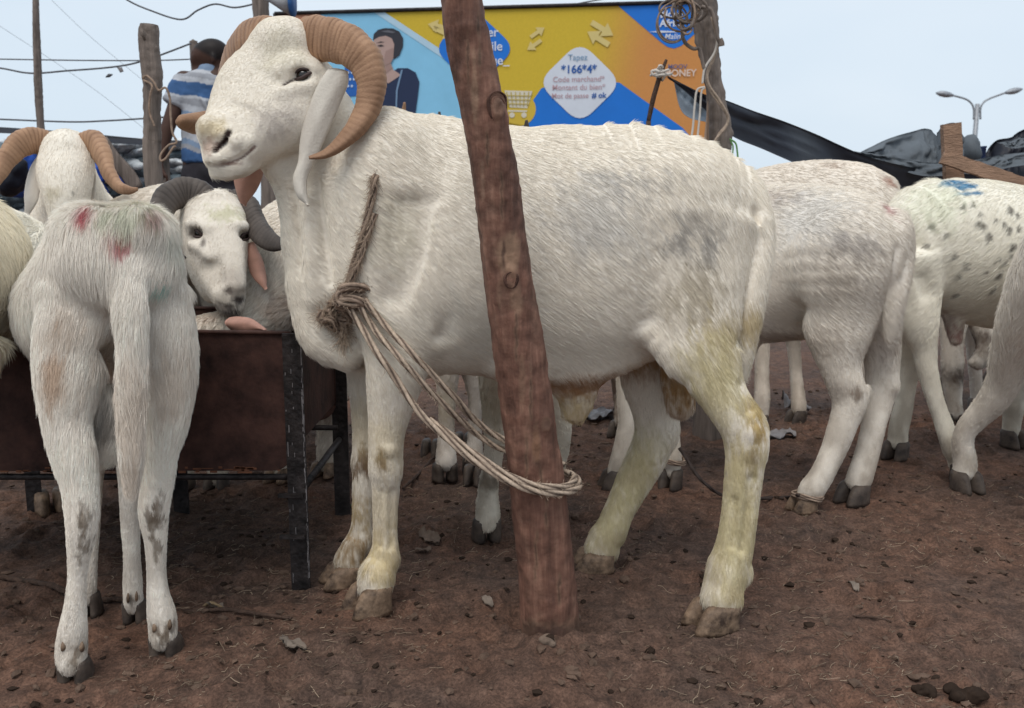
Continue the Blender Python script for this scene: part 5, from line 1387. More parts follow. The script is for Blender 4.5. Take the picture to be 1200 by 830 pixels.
# ------------------------------------------------------------------ ground
def build_ground():
    def axis(lo, hi, step, far_lo, far_hi):
        a = list(np.arange(lo, hi + 1e-6, step)); s = step; x = lo; left = []
        while x > far_lo: s *= 1.22; x -= s; left.append(x)
        s = step; x = hi; right = []
        while x < far_hi: s *= 1.22; x += s; right.append(x)
        return np.array(left[::-1] + a + right)
    xs = axis(-1.5, 1.9, .0105, -900, 900); ys = axis(1.0, 3.6, .0105, -60, 1800)
    nx, ny = len(xs), len(ys)
    X, Y = np.meshgrid(xs, ys, indexing='ij')
    p = np.stack([X, Y, np.zeros_like(X)], -1).reshape(-1, 3)
    near = np.clip((9 - np.hypot(p[:, 0], p[:, 1] - 2)) / 5, 0, 1)
    pm = p * np.array([1, 1.0, 1])
    z = (fbm(pm, 3.0, 3, 1) - .5) * .035 + (fbm(pm, 14, 3, 4) - .5) * .018
    r1 = fbm(pm, 42, 3, 6); z += np.clip(r1 - .5, 0, 1) * .024 - np.clip(.45 - r1, 0, 1) * .016
    # trampled prints
    g = np.random.default_rng(4)
    for k in range(620):
        cx, cy = g.uniform(-1.5, 1.9), g.uniform(1.05, 3.6); a = g.uniform(0, 3.14); l, w = g.uniform(.025, .045), g.uniform(.018, .03)
        m = (np.abs(p[:, 0] - cx) < .08) & (np.abs(p[:, 1] - cy) < .08)
        q = p[m]; dx, dy = q[:, 0] - cx, q[:, 1] - cy
        u = (dx * math.cos(a) + dy * math.sin(a)) / l; v = (-dx * math.sin(a) + dy * math.cos(a)) / w
        d = np.sqrt(u * u + v * v)
        z[m] += -.012 * np.exp(-d ** 2 * 1.2) + .007 * np.exp(-((d - 1.5) / .35) ** 2)
    z *= near
    for (cx, cy, r, h) in ((G(265, 810).x, G(265, 810).y, .09, .022), (G(640, 790).x, G(640, 790).y, .10, .014), (G(645, 752).x, G(645, 752).y, .075, .026)):
        z += h * np.exp(-((p[:, 0] - cx) ** 2 + (p[:, 1] - cy) ** 2) / (r * r) * 1.5)
    z -= .005
    p[:, 2] = z
    idx = np.arange(nx * ny).reshape(nx, ny)
    F = np.stack([idx[:-1, :-1], idx[1:, :-1], idx[1:, 1:], idx[:-1, 1:]], -1).reshape(-1, 4)
    m, nt, b = mat_new("trodden_dirt")
    tc = N(nt, "ShaderNodeTexCoord")
    def noise(sc, det, rough=.6):
        n = N(nt, "ShaderNodeTexNoise"); n.inputs["Scale"].default_value = sc; n.inputs["Detail"].default_value = det; n.inputs["Roughness"].default_value = rough
        nt.links.new(tc.outputs["Object"], n.inputs["Vector"]); return n
    n1, n2, n3 = noise(2.2, 6), noise(26, 8, .72), noise(190, 5, .7)
    r = N(nt, "ShaderNodeValToRGB"); e = r.color_ramp.elements
    e[0].position = .30; e[0].color = (.050, .034, .026, 1); e[1].position = .72; e[1].color = (.205, .130, .094, 1)
    x = e.new(.5); x.color = (.116, .073, .053, 1)
    nt.links.new(n2.outputs["Fac"], r.inputs["Fac"])
    r1 = N(nt, "ShaderNodeValToRGB"); e = r1.color_ramp.elements
    e[0].position = .35; e[0].color = (.78, .80, .85, 1); e[1].position = .68; e[1].color = (1.22, 1.0, .90, 1)
    nt.links.new(n1.outputs["Fac"], r1.inputs["Fac"])
    mx = N(nt, "ShaderNodeMix"); mx.data_type = 'RGBA'; mx.blend_type = 'MULTIPLY'; mx.inputs[0].default_value = 1
    nt.links.new(r.outputs[0], mx.inputs[6]); nt.links.new(r1.outputs[0], mx.inputs[7])
    r3 = N(nt, "ShaderNodeMapRange"); r3.inputs[1].default_value = .35; r3.inputs[2].default_value = .7; r3.inputs[3].default_value = .55; r3.inputs[4].default_value = 1.5
    nt.links.new(n3.outputs["Fac"], r3.inputs[0])
    m2 = N(nt, "ShaderNodeMix"); m2.data_type = 'RGBA'; m2.blend_type = 'MULTIPLY'; m2.inputs[0].default_value = 1
    nt.links.new(mx.outputs[2], m2.inputs[6]); nt.links.new(r3.outputs[0], m2.inputs[7])
    nt.links.new(m2.outputs[2], b.inputs["Base Color"]); b.inputs["Roughness"].default_value = .88; b.inputs["Specular IOR Level"].default_value = .25
    bp = N(nt, "ShaderNodeBump"); bp.inputs["Strength"].default_value = .7; bp.inputs["Distance"].default_value = .006
    ad = N(nt, "ShaderNodeMath"); ad.operation = 'ADD'; nt.links.new(n2.outputs["Fac"], ad.inputs[0]); nt.links.new(n3.outputs["Fac"], ad.inputs[1])
    nt.links.new(ad.outputs[0], bp.inputs["Height"]); nt.links.new(bp.outputs[0], b.inputs["Normal"])
    o = mesh_obj("ground", p, F, m); o["kind"] = "structure"
    zz = z.reshape(nx, ny)
    def height(x, y):
        i = np.clip(np.searchsorted(xs, x) - 1, 0, nx - 2); j = np.clip(np.searchsorted(ys, y) - 1, 0, ny - 2)
        return zz[i, j]
    return height
GH = build_ground()

def GP(px, py):
    g = G(px, py); g.z = float(GH(g.x, g.y)); return g

M['straw'] = simple_mat("straw", (.30, .21, .12), rough=.8, var=.35, scale=3, bump=0)
M['clod'] = simple_mat("clod", (.115, .073, .052), rough=.95, var=.4, scale=30, bump=.6, bscale=90)
M['dung'] = simple_mat("dung", (.036, .024, .018), rough=1.0, spec=.05, var=.3, scale=30, bump=.4)

def scatter_straw(count, seed):
    g = np.random.default_rng(seed)
    Yv = 1.02 + g.random(count) ** 1.7 * 3.4; Xv = (g.random(count) - .5) * (1.35 * Yv + .6) + .05
    dens = fbm(np.stack([Xv, Yv, Xv * 0], 1), 2.3, 3, 3)
    keep = dens + g.normal(0, .06, count) > .46; Xv, Yv = Xv[keep], Yv[keep]; n = len(Xv)
    a = g.random(n) * math.pi; a = np.where(g.random(n) < .6, a * .35 - .3, a)
    L = .004 + g.random(n) ** 3.5 * .030
    t = np.linspace(-.5, .5, 4)
    px_ = Xv[:, None] + np.cos(a)[:, None] * L[:, None] * t; py_ = Yv[:, None] + np.sin(a)[:, None] * L[:, None] * t
    bend = g.normal(0, .4, n)[:, None] * (t ** 2 - .1) * L[:, None]
    px_ += -np.sin(a)[:, None] * bend; py_ += np.cos(a)[:, None] * bend
    pz_ = np.maximum(GH(px_, py_), GH(Xv, Yv)[:, None] - .002) + .0016 + g.random(n)[:, None] * .004 * (t + .5)
    pts = np.stack([px_, py_, pz_], -1).astype(np.float32)
    cu = bpy.data.hair_curves.new("straw"); cu.add_curves([4] * n); cu.position_data.foreach_set("vector", pts.ravel())
    ra = cu.attributes.get("radius") or cu.attributes.new("radius", 'FLOAT', 'POINT')
    ra.data.foreach_set("value", np.repeat(.00034 + .00034 * g.random(n) ** 3, 4).astype(np.float32))
    c = np.ones((n, 4, 4), np.float32); br = g.random(n) ** 2.4
    c[:, :, :3] = (np.array((.10, .065, .045)) * (1 - br)[:, None] + np.array((.40, .30, .21)) * br[:, None])[:, None, :]
    ca = cu.attributes.new("Col", 'FLOAT_COLOR', 'POINT'); ca.data.foreach_set("color", c.ravel()); cu.materials.append(M['fur'])
    o = bpy.data.objects.new("straw", cu); link(o); tag(o, "thin dry straw and chaff trodden into the brown dirt", "straw", kind="stuff")
scatter_straw(24000, 5)

def scatter_clods(name, count, mat, rmin, rmax, seed, label, cat, power=2.5):
    g = np.random.default_rng(seed)
    bm = bmesh.new(); bmesh.ops.create_icosphere(bm, subdivisions=1, radius=1); bv = np.array([v.co[:] for v in bm.verts]); bf = np.array([[v.index for v in f.verts] for f in bm.faces]); bm.free()
    Yv = 1.02 + g.random(count) ** 1.5 * 3.2; Xv = (g.random(count) - .5) * (1.35 * Yv + .6) + .05
    r = rmin + (rmax - rmin) * g.random(count) ** power
    k = len(bv)
    sc = r[:, None, None] * (0.6 + .8 * g.random((count, k, 1))) * np.stack([.8 + .8 * g.random(count), .8 + .6 * g.random(count), .45 + .4 * g.random(count)], 1)[:, None, :]
    V = bv[None] * sc; V[:, :, 0] += Xv[:, None]; V[:, :, 1] += Yv[:, None]; V[:, :, 2] += (GH(Xv, Yv) + r * .2)[:, None]
    F = (bf[None] + (np.arange(count) * k)[:, None, None]).reshape(-1, 3)
    o = mesh_obj(name, V.reshape(-1, 3), F, mat, smooth=False); tag(o, label, cat, kind="stuff")
scatter_clods("dirt_clods", 9000, M['clod'], .0012, .010, 7, "crumbled clods of reddish brown dirt strewn over the ground", "dirt", 5)
scatter_clods("dung_pellets", 900, M['dung'], .003, .009, 8, "small dark dung pellets trodden among the hooves", "dung", 2)

# sticks, stones and scraps of rubbish
M['stick'] = simple_mat("stick", (.075, .045, .032), rough=.85, var=.5, scale=20, bump=.6, bscale=70, stretch=(3, 3, 3))
M['stone'] = simple_mat("stone", (.17, .12, .09), rough=.9, var=.35, scale=20, bump=.5, bscale=60)
M['paper'] = simple_mat("paper", (.19, .15, .12), rough=.85, var=.3, scale=25, bump=.4, bscale=60)
M['plastic_white'] = simple_mat("plastic_white", (.24, .22, .22), rough=.45, var=.35, scale=30, bump=.4, bscale=60)
def stick(label, pts, r, lift=.004, group=None, mat='stick'):
    p = [GP(x, y) + Vector((0, 0, lift)) for x, y in pts]
    pp = catmull(p, 60); g = np.random.default_rng(abs(int(pts[0][0])) + 3)
    pp = [a + Vector(g.normal(0, r * .12, 3)) for a in pp]
    rr = lerp_list([r * 1.0, r * 1.1, r * .95, r * .6], 60) * (1 + g.normal(0, .07, 60))
    o = tube("stick", pp, list(rr), M[mat], seg=9); tag(o, label, "stick", group); return o
stick("long thin brown branch lying across the dirt below the rear view sheep", [(-8, 674), (20, 677), (60, 689), (100, 701), (150, 707), (200, 713), (260, 720), (342, 729)], .0058)
stick("short dark twig lying in the dirt at lower right", [(1000, 722), (1030, 726), (1072, 730)], .0022, .002)
stick("dark twig lying between the ram's legs and the trough leg", [(472, 575), (490, 556), (510, 535), (520, 528)], .004, .006)
stick("crooked stick leaning low under the left end of the trough", [(-12, 575), (2, 562), (16, 548), (30, 541)], .006, .03)
stick("pale splinter lying beside the left sheep's front foot", [(236, 706), (248, 709), (266, 713)], .0030, .004, mat='straw')

def scrap(name, label, px, py, w, d, mat, hgt=.012, seed=0, cat="litter", n=11, yaw=0):
    g = np.random.default_rng(seed); c = GP(px, py); V = []; F = []
    ang = np.linspace(0, 2 * math.pi, 14, endpoint=False); rad = .75 + .35 * g.random(14)
    for i in range(n):
        for j in range(n):
            u, v = i / (n - 1) * 2 - 1, j / (n - 1) * 2 - 1
            th = math.atan2(v, u) % (2 * math.pi); k = max(abs(u), abs(v)); rr = np.interp(th, np.append(ang, 2 * math.pi), np.append(rad, rad[0]))
            x, y = math.cos(th) * k * rr * w / 2, math.sin(th) * k * rr * d / 2
            x, y = x * math.cos(yaw) - y * math.sin(yaw), x * math.sin(yaw) + y * math.cos(yaw)
            q = np.array([[c.x + x, c.y + y, seed * 1.7]])
            V.append((c.x + x, c.y + y, float(GH(c.x + x, c.y + y)) + .003 + hgt * float(fbm(q, 30, 3, seed)[0]) ** 2 * 2.4))
    m = len(V)
    V += [(x, y, z - .0012) for x, y, z in V]
    for i in range(n - 1):
        for j in range(n - 1):
            a = i * n + j; F.append((a, a + n, a + n + 1, a + 1)); F.append((a + m, a + m + 1, a + m + n + 1, a + m + n))
    per = [i * n for i in range(n)] + [(n - 1) * n + j for j in range(1, n)] + [i * n + n - 1 for i in range(n - 2, -1, -1)] + [j for j in range(n - 2, 0, -1)]
    for a, b_ in zip(per, per[1:] + per[:1]): F.append((a, b_, b_ + m, a + m))
    o = mesh_obj(name, V, F, mat); tag(o, label, cat); return o
scrap("flat_stone", "flat pale stone lying right of the ram's front hooves, upper of two", 503, 634, .055, .05, M['stone'], .016, 1, "stone")
scrap("flat_stone", "flat pale stone lying right of the ram's front hooves, lower of two", 496, 645, .045, .03, M['stone'], .012, 2, "stone")
scrap("paper_scrap", "crumpled pale paper scrap on the dirt below the trough leg", 345, 762, .055, .045, M['paper'], .014, 3)
scrap("paper_scrap", "small white paper scrap beside the branch near the left sheep's foot", 252, 708, .035, .03, M['paper'], .012, 4)
scrap("leaf", "green leaf lying on the dirt between the trough and the ram's forelegs", 405, 590, .055, .02, simple_mat("green_leaf", (.06, .10, .045), rough=.5), .008, 5, "leaf")
scrap("plastic_bag", "crumpled translucent plastic bag on the ground behind the big ram's hock", 932, 487, .11, .10, M['plastic_white'], .07, 6, "bag", n=17)
scrap("plastic_scrap", "flat whitish plastic scrap lying next to the crumpled plastic bag", 912, 512, .13, .07, M['plastic_white'], .02, 7)
scrap("plastic_scrap", "white plastic scrap on the dirt right of the leaning post, far away", 705, 493, .14, .12, M['plastic_white'], .03, 8)
scrap("paper_scrap", "small pale shred of paper left of the foot of the leaning post", 572, 708, .016, .045, M['paper'], .012, 9, yaw=.5)
scrap("paper_scrap", "pale curled straw-coloured scrap on the open dirt at lower right", 1000, 688, .02, .045, M['paper'], .015, 10)
def lump(name, label, cat, px, py, r, mat, seed, h=.004, amp=.02):
    c = GP(px, py) + Vector((0, 0, r[2] * .35)); B = Body(np.array(c) - np.array(r) * 1.5 - .01, np.array(c) + np.array(r) * 1.5 + .01, h)
    g = np.random.default_rng(seed)
    for k in range(16): B.blob(np.array(c) + np.array(r) * g.uniform(-.75, .75, 3) * np.array((1, 1, .6)), np.array((r[2] * 1.1, r[2] * .9, r[2] * .8)) * g.uniform(.45, .9), k=.002)
    V, F = B.mesh(); VN = vert_normals(V, F); V = V + VN * ((fbm(V, 60, 3, seed) - .5) * amp * .4)[:, None]
    o = mesh_obj(name, V, F, mat); tag(o, label, cat); return o
lump("dung_heap", "dark lump of dung on the dirt near the bottom right corner", "dung", 1132, 812, (.032, .024, .016), M['dung'], 11, .0025)
lump("dung_heap", "flatter dark dung lump left of the corner one", "dung", 1085, 808, (.020, .012, .009), M['dung'], 12, .0018)
lump("stone", "small round stone at the foot of the leaning post", "stone", 641, 763, (.013, .011, .010), M['stone'], 13, .002, .006)
scrap("plastic_scrap", "whitish scrap on the ground between the hobbled sheep's hooves and belly", 980, 452, .10, .05, M['plastic_white'], .02, 14)

# ------------------------------------------------------------------ feeding trough
M['rust'] = simple_mat("rusted_steel", (.030, .012, .010), rough=.7, metal=.1, var=.5, scale=14, bump=.5, bscale=70, col2=(.088, .040, .030), bdist=.003)
M['black_steel'] = simple_mat("black_steel", (.018, .015, .015), rough=.55, metal=.3, var=.5, scale=30, bump=.4, bscale=90, col2=(.05, .04, .038))
M['white_chip'] = simple_mat("chipped_paint", (.22, .20, .20), rough=.7, var=.3)
def trough():
    YF, YB = 1.90, 2.36
    x0, x1 = P(-150, 400, YF).x, P(341, 400, YF).x
    zt, zb = P(300, 390, YF).z, P(300, 554, YF).z
    root = empty("feeding_trough", Vector((P(342, 690, 1.9).x, YF, 0)), label="rusty brown sheet metal feeding trough on an angle iron stand", cat="trough")
    def panel(name, Y, t, lean):
        # sheet with rounded lower corner
        R = .05; pts = [(x0, zt), (x0, zb)]
        for k in range(7):
            a = -math.pi / 2 + k / 6 * math.pi / 2; pts.append((x1 - R + R * math.cos(a), zb + R + R * math.sin(a)))
        pts.append((x1, zt))
        V = []
        for s in (0, 1):
            for x, z in pts: V.append((x, Y + s * t + lean * (z - zt), z + .004 * math.sin(x * 9)))
        n = len(pts); F = [tuple(range(n)), tuple(range(2 * n - 1, n - 1, -1))] + [(i, i + n, (i + 1) % n + n, (i + 1) % n) for i in range(n)]
        return mesh_obj(name, V, F, M['rust'], root, smooth=False)
    panel("front_panel", YF, .004, 0)
    panel("back_panel", YB, .004, 0)
    v, f = box_vf(((x0 + x1) / 2, (YF + YB) / 2 + .002, zb + .006), x1 - x0 - .1, YB - YF - .006, .004); mesh_obj("bottom_panel", v, f, M['rust'], root, smooth=False)
    v, f = box_vf((x1 - .004, (YF + YB) / 2 + .002, (zt + zb) / 2 + .02), .004, YB - YF - .006, zt - zb - .06); mesh_obj("end_panel", v, f, M['rust'], root, smooth=False)
    v, f = box_vf((x0 + .004, (YF + YB) / 2 + .002, (zt + zb) / 2 + .02), .004, YB - YF - .006, zt - zb - .06); mesh_obj("end_panel", v, f, M['rust'], root, smooth=False)
    tube("rim", catmull([Vector((x0, YF - .003, zt)), Vector(((x0 + x1) / 2, YF - .004, zt + .004)), Vector((x1, YF - .003, zt))], 40), .0045, M['rust'], root)
    tube("rim", catmull([Vector((x0, YB, zt)), Vector((x1, YB, zt))], 12), .0045, M['rust'], root)
    # angle iron stand
    def angle(name, a, b_, w, t, d1, d2):
        a, b_ = Vector(a), Vector(b_); d1, d2 = Vector(d1) * w, Vector(d2) * w; t1, t2 = Vector(d1).normalized() * t, Vector(d2).normalized() * t
        prof = [Vector((0, 0, 0)), d1, d1 + t2, t1 + t2, d2 + t1, d2]
        V = [a + q for q in prof] + [b_ + q for q in prof]
        return mesh_obj(name, V, [tuple(range(6)), tuple(range(11, 5, -1))] + [(i, i + 6, (i + 1) % 6 + 6, (i + 1) % 6) for i in range(6)], M['black_steel'], root, smooth=False)
    lx = P(352, 690, 1.88).x
    legs = []
    for (x, Y, s) in ((lx, YF - .014, 1), (lx, YB + .02, 1), (P(112, 560, YF).x - .0, YB + .02, 1), (x0 + .05, YF - .014, 1), (x0 + .05, YB + .02, 1)):
        lg = angle("leg", (x - .020, Y, -.02), (x - .020, Y, zt - .0), .040, .005, (1, 0, 0), (0, 1, 0)); legs.append(lg)
    # paint flakes, gusset and brackets of the near leg
    g = np.random.default_rng(2); parts = []
    for k in range(110):
        z = .02 + g.random() * (zt - .05); xx = lx + (g.uniform(.0165, .0195) if g.random() < .8 else g.uniform(-.019, .0)); hgt = g.uniform(.003, .010) if g.random() < .6 else g.uniform(.01, .035)
        parts.append(box_vf((xx, YF - .0152, z), g.uniform(.0006, .0018), .001, hgt))
    V, F = join_vf(parts); o = mesh_obj("paint_flakes", V, F, M['white_chip'], legs[0], smooth=False); o["kind"] = "stuff"
    tube("support_rail", [Vector((x0, YF + .01, zb - .012)), Vector((lx, YF + .01, zb - .012))], .007, M['black_steel'], root)
    tube("support_rail", [Vector((x0, YB - .01, zb - .012)), Vector((lx, YB - .01, zb - .012))], .007, M['black_steel'], root)
    for z in (P(350, 577, YF).z, P(350, 625, YF).z):
        v, f = box_vf((lx - .012, YF - .022, z), .052, .012, .007); mesh_obj("bracket", v, f, M['black_steel'], root, smooth=False)
    tube("cross_bar", [Vector((lx, YF, .20)), Vector((lx, YB, .20))], .008, M['black_steel'], root)
    # chips of orange rust along the sheet foot
    g = np.random.default_rng(12); parts = []
    for k in range(60):
        parts.append(box_vf((g.uniform(x0, x1 - .02), YF - .0012, zb + g.uniform(.001, .012)), g.uniform(.004, .03), .0016, g.uniform(.001, .005)))
    V, F = join_vf(parts); o = mesh_obj("rust_flakes", V, F, simple_mat("orange_rust", (.16, .065, .035), rough=.9), root, smooth=False); o["kind"] = "stuff"
trough()
# ------------------------------------------------------------------ billboard
PL, PR = P(323, 200, 8.5), P(835, 200, 8.0)
bd = (PR - PL); bd.z = 0; bd.normalize(); bnrm = Vector((bd.y, -bd.x, 0))
if bnrm.y > 0: bnrm = -bnrm
BL = Vector((PL.x, PL.y, 0))
def bp_(px, py, off=0.0):
    d = ray(px, py); o = Vector((0, 0, CAMZ)); t = (BL + bnrm * off - o).dot(bnrm) / d.dot(bnrm); return o + d * t
BILL = empty("billboard", BL + bd * 1.9, label="large blue, yellow and orange advertising billboard with a shopping code", cat="billboard")
PR_ = {}
def pmat(name, col):
    if name not in PR_: PR_[name] = simple_mat("print_" + name, col, rough=.5, var=.06, scale=3, bump=.05, bscale=8)
    return PR_[name]
C_BLUE, C_SKY, C_WHITE, C_NAVY = (.012, .17, .62), (.24, .54, .76), (.66, .69, .76), (.018, .03, .075)
def poly(name, pts, col, lay, parent=BILL, cname=None):
    V = [bp_(x, y, .0025 * lay) for x, y in pts]
    n = Vector((0, 0, 0))
    for i in range(1, len(V) - 1): n += (V[i] - V[0]).cross(V[i + 1] - V[0])
    f = tuple(range(len(V))) if n.dot(bnrm) > 0 else tuple(range(len(V)))[::-1]
    return mesh_obj(name, V, [f], pmat(cname or name, col), parent, smooth=False)
def rdiamond(cx, cy, rx, ry, k=.28, n=6):
    cs = [(cx + rx, cy), (cx, cy + ry), (cx - rx, cy), (cx, cy - ry)]; out = []
    for i in range(4):
        p0, p1, p2 = cs[i - 1], cs[i], cs[(i + 1) % 4]
        a = (p1[0] + (p0[0] - p1[0]) * k, p1[1] + (p0[1] - p1[1]) * k); b = (p1[0] + (p2[0] - p1[0]) * k, p1[1] + (p2[1] - p1[1]) * k)
        for j in range(n + 1):
            t = j / n; out.append(((1 - t) ** 2 * a[0] + 2 * t * (1 - t) * p1[0] + t * t * b[0], (1 - t) ** 2 * a[1] + 2 * t * (1 - t) * p1[1] + t * t * b[1]))
    return out
def top(x): return np.interp(x, [323, 520, 800, 835], [17, 11, 3.5, 2.5])
# board with graded yellow to orange sheet
V, F, CC = [], [], []
xs_ = np.linspace(323, 836, 60)
zb_ = bp_(500, 215).z
for i, x in enumerate(xs_):
    a = bp_(x, top(x), 0)
    for k in range(5):
        q = a.lerp(Vector((a.x, a.y, zb_)), k / 4); V.append(q)
        t = np.clip((x + k * 12 - 690) / 90, 0, 1); t = t * t * (3 - 2 * t)
        CC.append(np.array((.64, .45, .045)) * (1 - t) + np.array((.62, .27, .085)) * t)
for i in range(59):
    for k in range(4): F.append((i * 5 + k, i * 5 + k + 1, (i + 1) * 5 + k + 1, (i + 1) * 5 + k))
n0 = len(V); V += [v - bnrm * .02 for v in V]; CC += CC
F += [(a + n0, d + n0, c + n0, b + n0) for a, b, c, d in F[:236]]
o = mesh_obj("sheet", V, F, coat_mat("vinyl_print", .5), BILL, smooth=False, cols=np.array(CC))
fr_ = [bp_(322, top(322) - 1.0, .01), bp_(836, top(836) - 1.0, .01)]
for (a, b_) in ((fr_[0], fr_[1]), (fr_[0], Vector((fr_[0].x, fr_[0].y, zb_))), (fr_[1], Vector((fr_[1].x, fr_[1].y, zb_))), (Vector((fr_[0].x, fr_[0].y, zb_)), Vector((fr_[1].x, fr_[1].y, zb_)))):
    tube("frame_rail", [a, b_], .016, M['black_steel'], BILL)
for s in (.12, .5, .88):
    b0 = BL + bd * (s * 3.95) - bnrm * .07
    tube("support_pole", [Vector((b0.x, b0.y, -.2)), Vector((b0.x, b0.y, 2.4))], .04, M['black_steel'], BILL)
poly("light_blue_field", [(323.5, 17.5), (445, 14.2), (562, 92), (562, 210), (323.5, 210)], C_SKY, 1)
poly("white_stripe", [(438, 14.4), (450, 14), (562, 88), (562, 97)], (.45, .62, .74), 2)
poly("orange_corner", [(323.5, 17.5), (379, 16), (352, 28), (323.5, 40)], (.50, .22, .13), 2)
poly("blue_field", [(590, 210), (590, 166), (604, 148), (634, 104), (662, 92), (726, 97), (800, 150), (835, 190), (835, 210)], C_BLUE, 1)
bump = [(590, 130)] + [(604 + 24 * math.cos(t), 128 + 21 * math.sin(t)) for t in np.linspace(-.75, 2.4, 16)] + [(585, 150)]
poly("yellow_bump", bump, (.62, .43, .05), 2)
poly("blue_corner", [(724, top(724) + 1), (834, 4), (833, 22), (803, 50), (798, 54), (790, 57), (782, 55), (775, 50)], C_BLUE, 1)
dm = poly("blue_diamond", rdiamond(556, 57, 49, 46, .3), C_BLUE, 3)
wd = poly("white_diamond", rdiamond(679.5, 97, 50, 49, .3), C_WHITE, 3)
def text(body, px, py, hpx, col, lay, parent, bold=.0, align='CENTER', cname="ink", spacing=1.0, cond=1.0, shear=0):
    cu = bpy.data.curves.new("lettering", 'FONT'); cu.body = body; cu.align_x = align; cu.align_y = 'CENTER'
    m = (bp_(px, py) - bp_(px, py + 10)).length / 10
    cu.size = hpx * m / .72; cu.offset = bold * cu.size; cu.space_character = spacing; cu.shear = shear
    cu.materials.append(pmat(cname, col))
    tmp = bpy.data.objects.new("lettering_curve", cu); COL.objects.link(tmp); bpy.context.view_layer.update()
    me = bpy.data.meshes.new_from_object(tmp.evaluated_get(bpy.context.evaluated_depsgraph_get())); bpy.data.objects.remove(tmp)
    o = bpy.data.objects.new("lettering", me)
    p = bp_(px, py, .0025 * lay)
    X = bd; Z = bnrm; Yv = Z.cross(X)
    Mx = Matrix((X, Yv, Z)).transposed().to_4x4(); Mx = Mx @ Matrix.Diagonal((cond, 1, 1, 1)); Mx.translation = p
    link(o, parent)
    if parent is not None:
        o.matrix_parent_inverse = Matrix.Identity(4)
        pw = Matrix.Translation(parent.location) if parent.parent is None else Matrix.Translation(BILL.location) @ Matrix.Translation(-BILL.location)
        o.matrix_basis = pw.inverted() @ Mx
    return o
INK = (.02, .10, .36); PINKI = (.50, .33, .36)
text("Tapez", 677, 67.5, 7, (.20, .33, .48), 5, wd, .004, cname="ink_pale")
text("*166*4*", 678.5, 81.5, 9.5, INK, 5, wd, .02)
text("Code marchand*", 678, 93, 6.5, PINKI, 5, wd, .006, cname="ink_pink")
text("Montant du bien*", 678, 102.5, 6.5, PINKI, 5, wd, .006, cname="ink_pink")
text("Mot de passe", 668, 112.5, 6.0, PINKI, 5, wd, .006, cname="ink_pink")
text("# ok", 702, 112, 6.5, INK, 5, wd, .02)
text("Payer", 584, 38, 11, C_WHITE, 5, dm, .012, align="RIGHT", cname="ink_white")
text("facile", 589, 54.5, 11, C_WHITE, 5, dm, .012, align="RIGHT", cname="ink_white")
text("unique_", 597, 71, 11, C_WHITE, 5, dm, .012, align="RIGHT", cname="ink_white")
bc = BILL
text("Moov", 787, 17, 8.5, C_WHITE, 4, bc, .03, cname="ink_white")
text("Africa", 787, 27.5, 8.5, C_WHITE, 4, bc, .03, cname="ink_white")
poly("white_rule", [(760, 37.5), (775, 36), (803, 37.5), (776, 38.5)], C_WHITE, 4, cname="ink_white")
text("Malin", 788, 43, 6.5, C_WHITE, 4, bc, .01, cname="ink_white", shear=.2)
text("MOOV", 794, 78.5, 5.5, (.10, .12, .25), 4, bc, .01, cname="ink_dim")
text("MONEY", 797, 86, 8, (.70, .55, .45), 4, bc, .02, cname="ink_cream")
def arrow(cx, cy, s, ang, col=(.66, .52, .20)):
    pts = [(-1, -.22), (.1, -.22), (.1, -.62), (1, 0), (.1, .62), (.1, .22), (-1, .22)]
    c, q = math.cos(ang), math.sin(ang)
    poly("pale_arrow", [(cx + s * (x * c - y * q), cy + s * (x * q + y * c)) for x, y in pts], col, 3, cname="arrow")
for cx, cy, s, a in ((706, 34, 15, .55), (701, 45, 15, .55 + math.pi), (630, 38, 10, -.6), (626, 53, 10, -.6 + math.pi), (514, 31, 13, .2 + math.pi), (520, 38, 13, .4)):
    arrow(cx, cy, s, a)
# shopping cart
ct = poly("cart_basket", [(591, 106), (624, 107), (618, 127), (597, 126)], (.66, .60, .48), 3, cname="cart")
for k in range(6): poly("cart_bar", [(593 + k * 5.2, 108), (594.3 + k * 5.2, 108), (597.3 + k * 4.2, 125), (596.3 + k * 4.2, 125)], (.50, .38, .10), 4, ct, "cart_gap")
for k in range(3): poly("cart_bar", [(593, 111.5 + k * 4.8), (622 - k, 112 + k * 4.8), (622 - k, 113.1 + k * 4.8), (593, 112.6 + k * 4.8)], (.50, .38, .10), 5, ct, "cart_gap")
poly("cart_rail", [(596, 129), (618, 129.5), (617, 131.5), (595, 131)], (.66, .60, .48), 3, cname="cart")
for x in (600, 614): poly("cart_wheel", [(x + 3.2 * math.cos(t), 135 + 3.2 * math.sin(t)) for t in np.linspace(0, 6.28, 12, endpoint=False)], (.66, .60, .48), 4, cname="cart")
# printed woman in a dark blouse
poly("printed_hair", [(437, 47), (438, 40), (443, 35), (451, 33), (461, 33.5), (468, 37), (472.5, 45), (472, 55), (468, 65), (462, 69), (450, 66), (444, 54)], (.035, .035, .045), 4, cname="hair_print")
poly("printed_face", [(438, 47), (444, 43.5), (452, 42), (459, 45), (462, 52), (461.5, 60), (461, 68), (458, 74), (461, 82), (470, 88), (455, 98), (446, 92), (449, 79), (446, 76), (443, 70), (440.5, 64), (440, 58)], (.44, .30, .26), 5, cname="skin_print")
poly("printed_lips", [(441.5, 66), (446, 64.5), (449.5, 66), (446, 68.5)], (.50, .16, .15), 6, cname="lips_print")
poly("printed_eye", [(442, 53.5), (447, 52.3), (450.5, 54), (446, 55)], (.04, .03, .03), 6, cname="eye_print")
poly("printed_brow", [(441, 50.5), (446, 48.6), (451, 49.6), (446, 50)], (.06, .05, .05), 6, cname="eye_print")
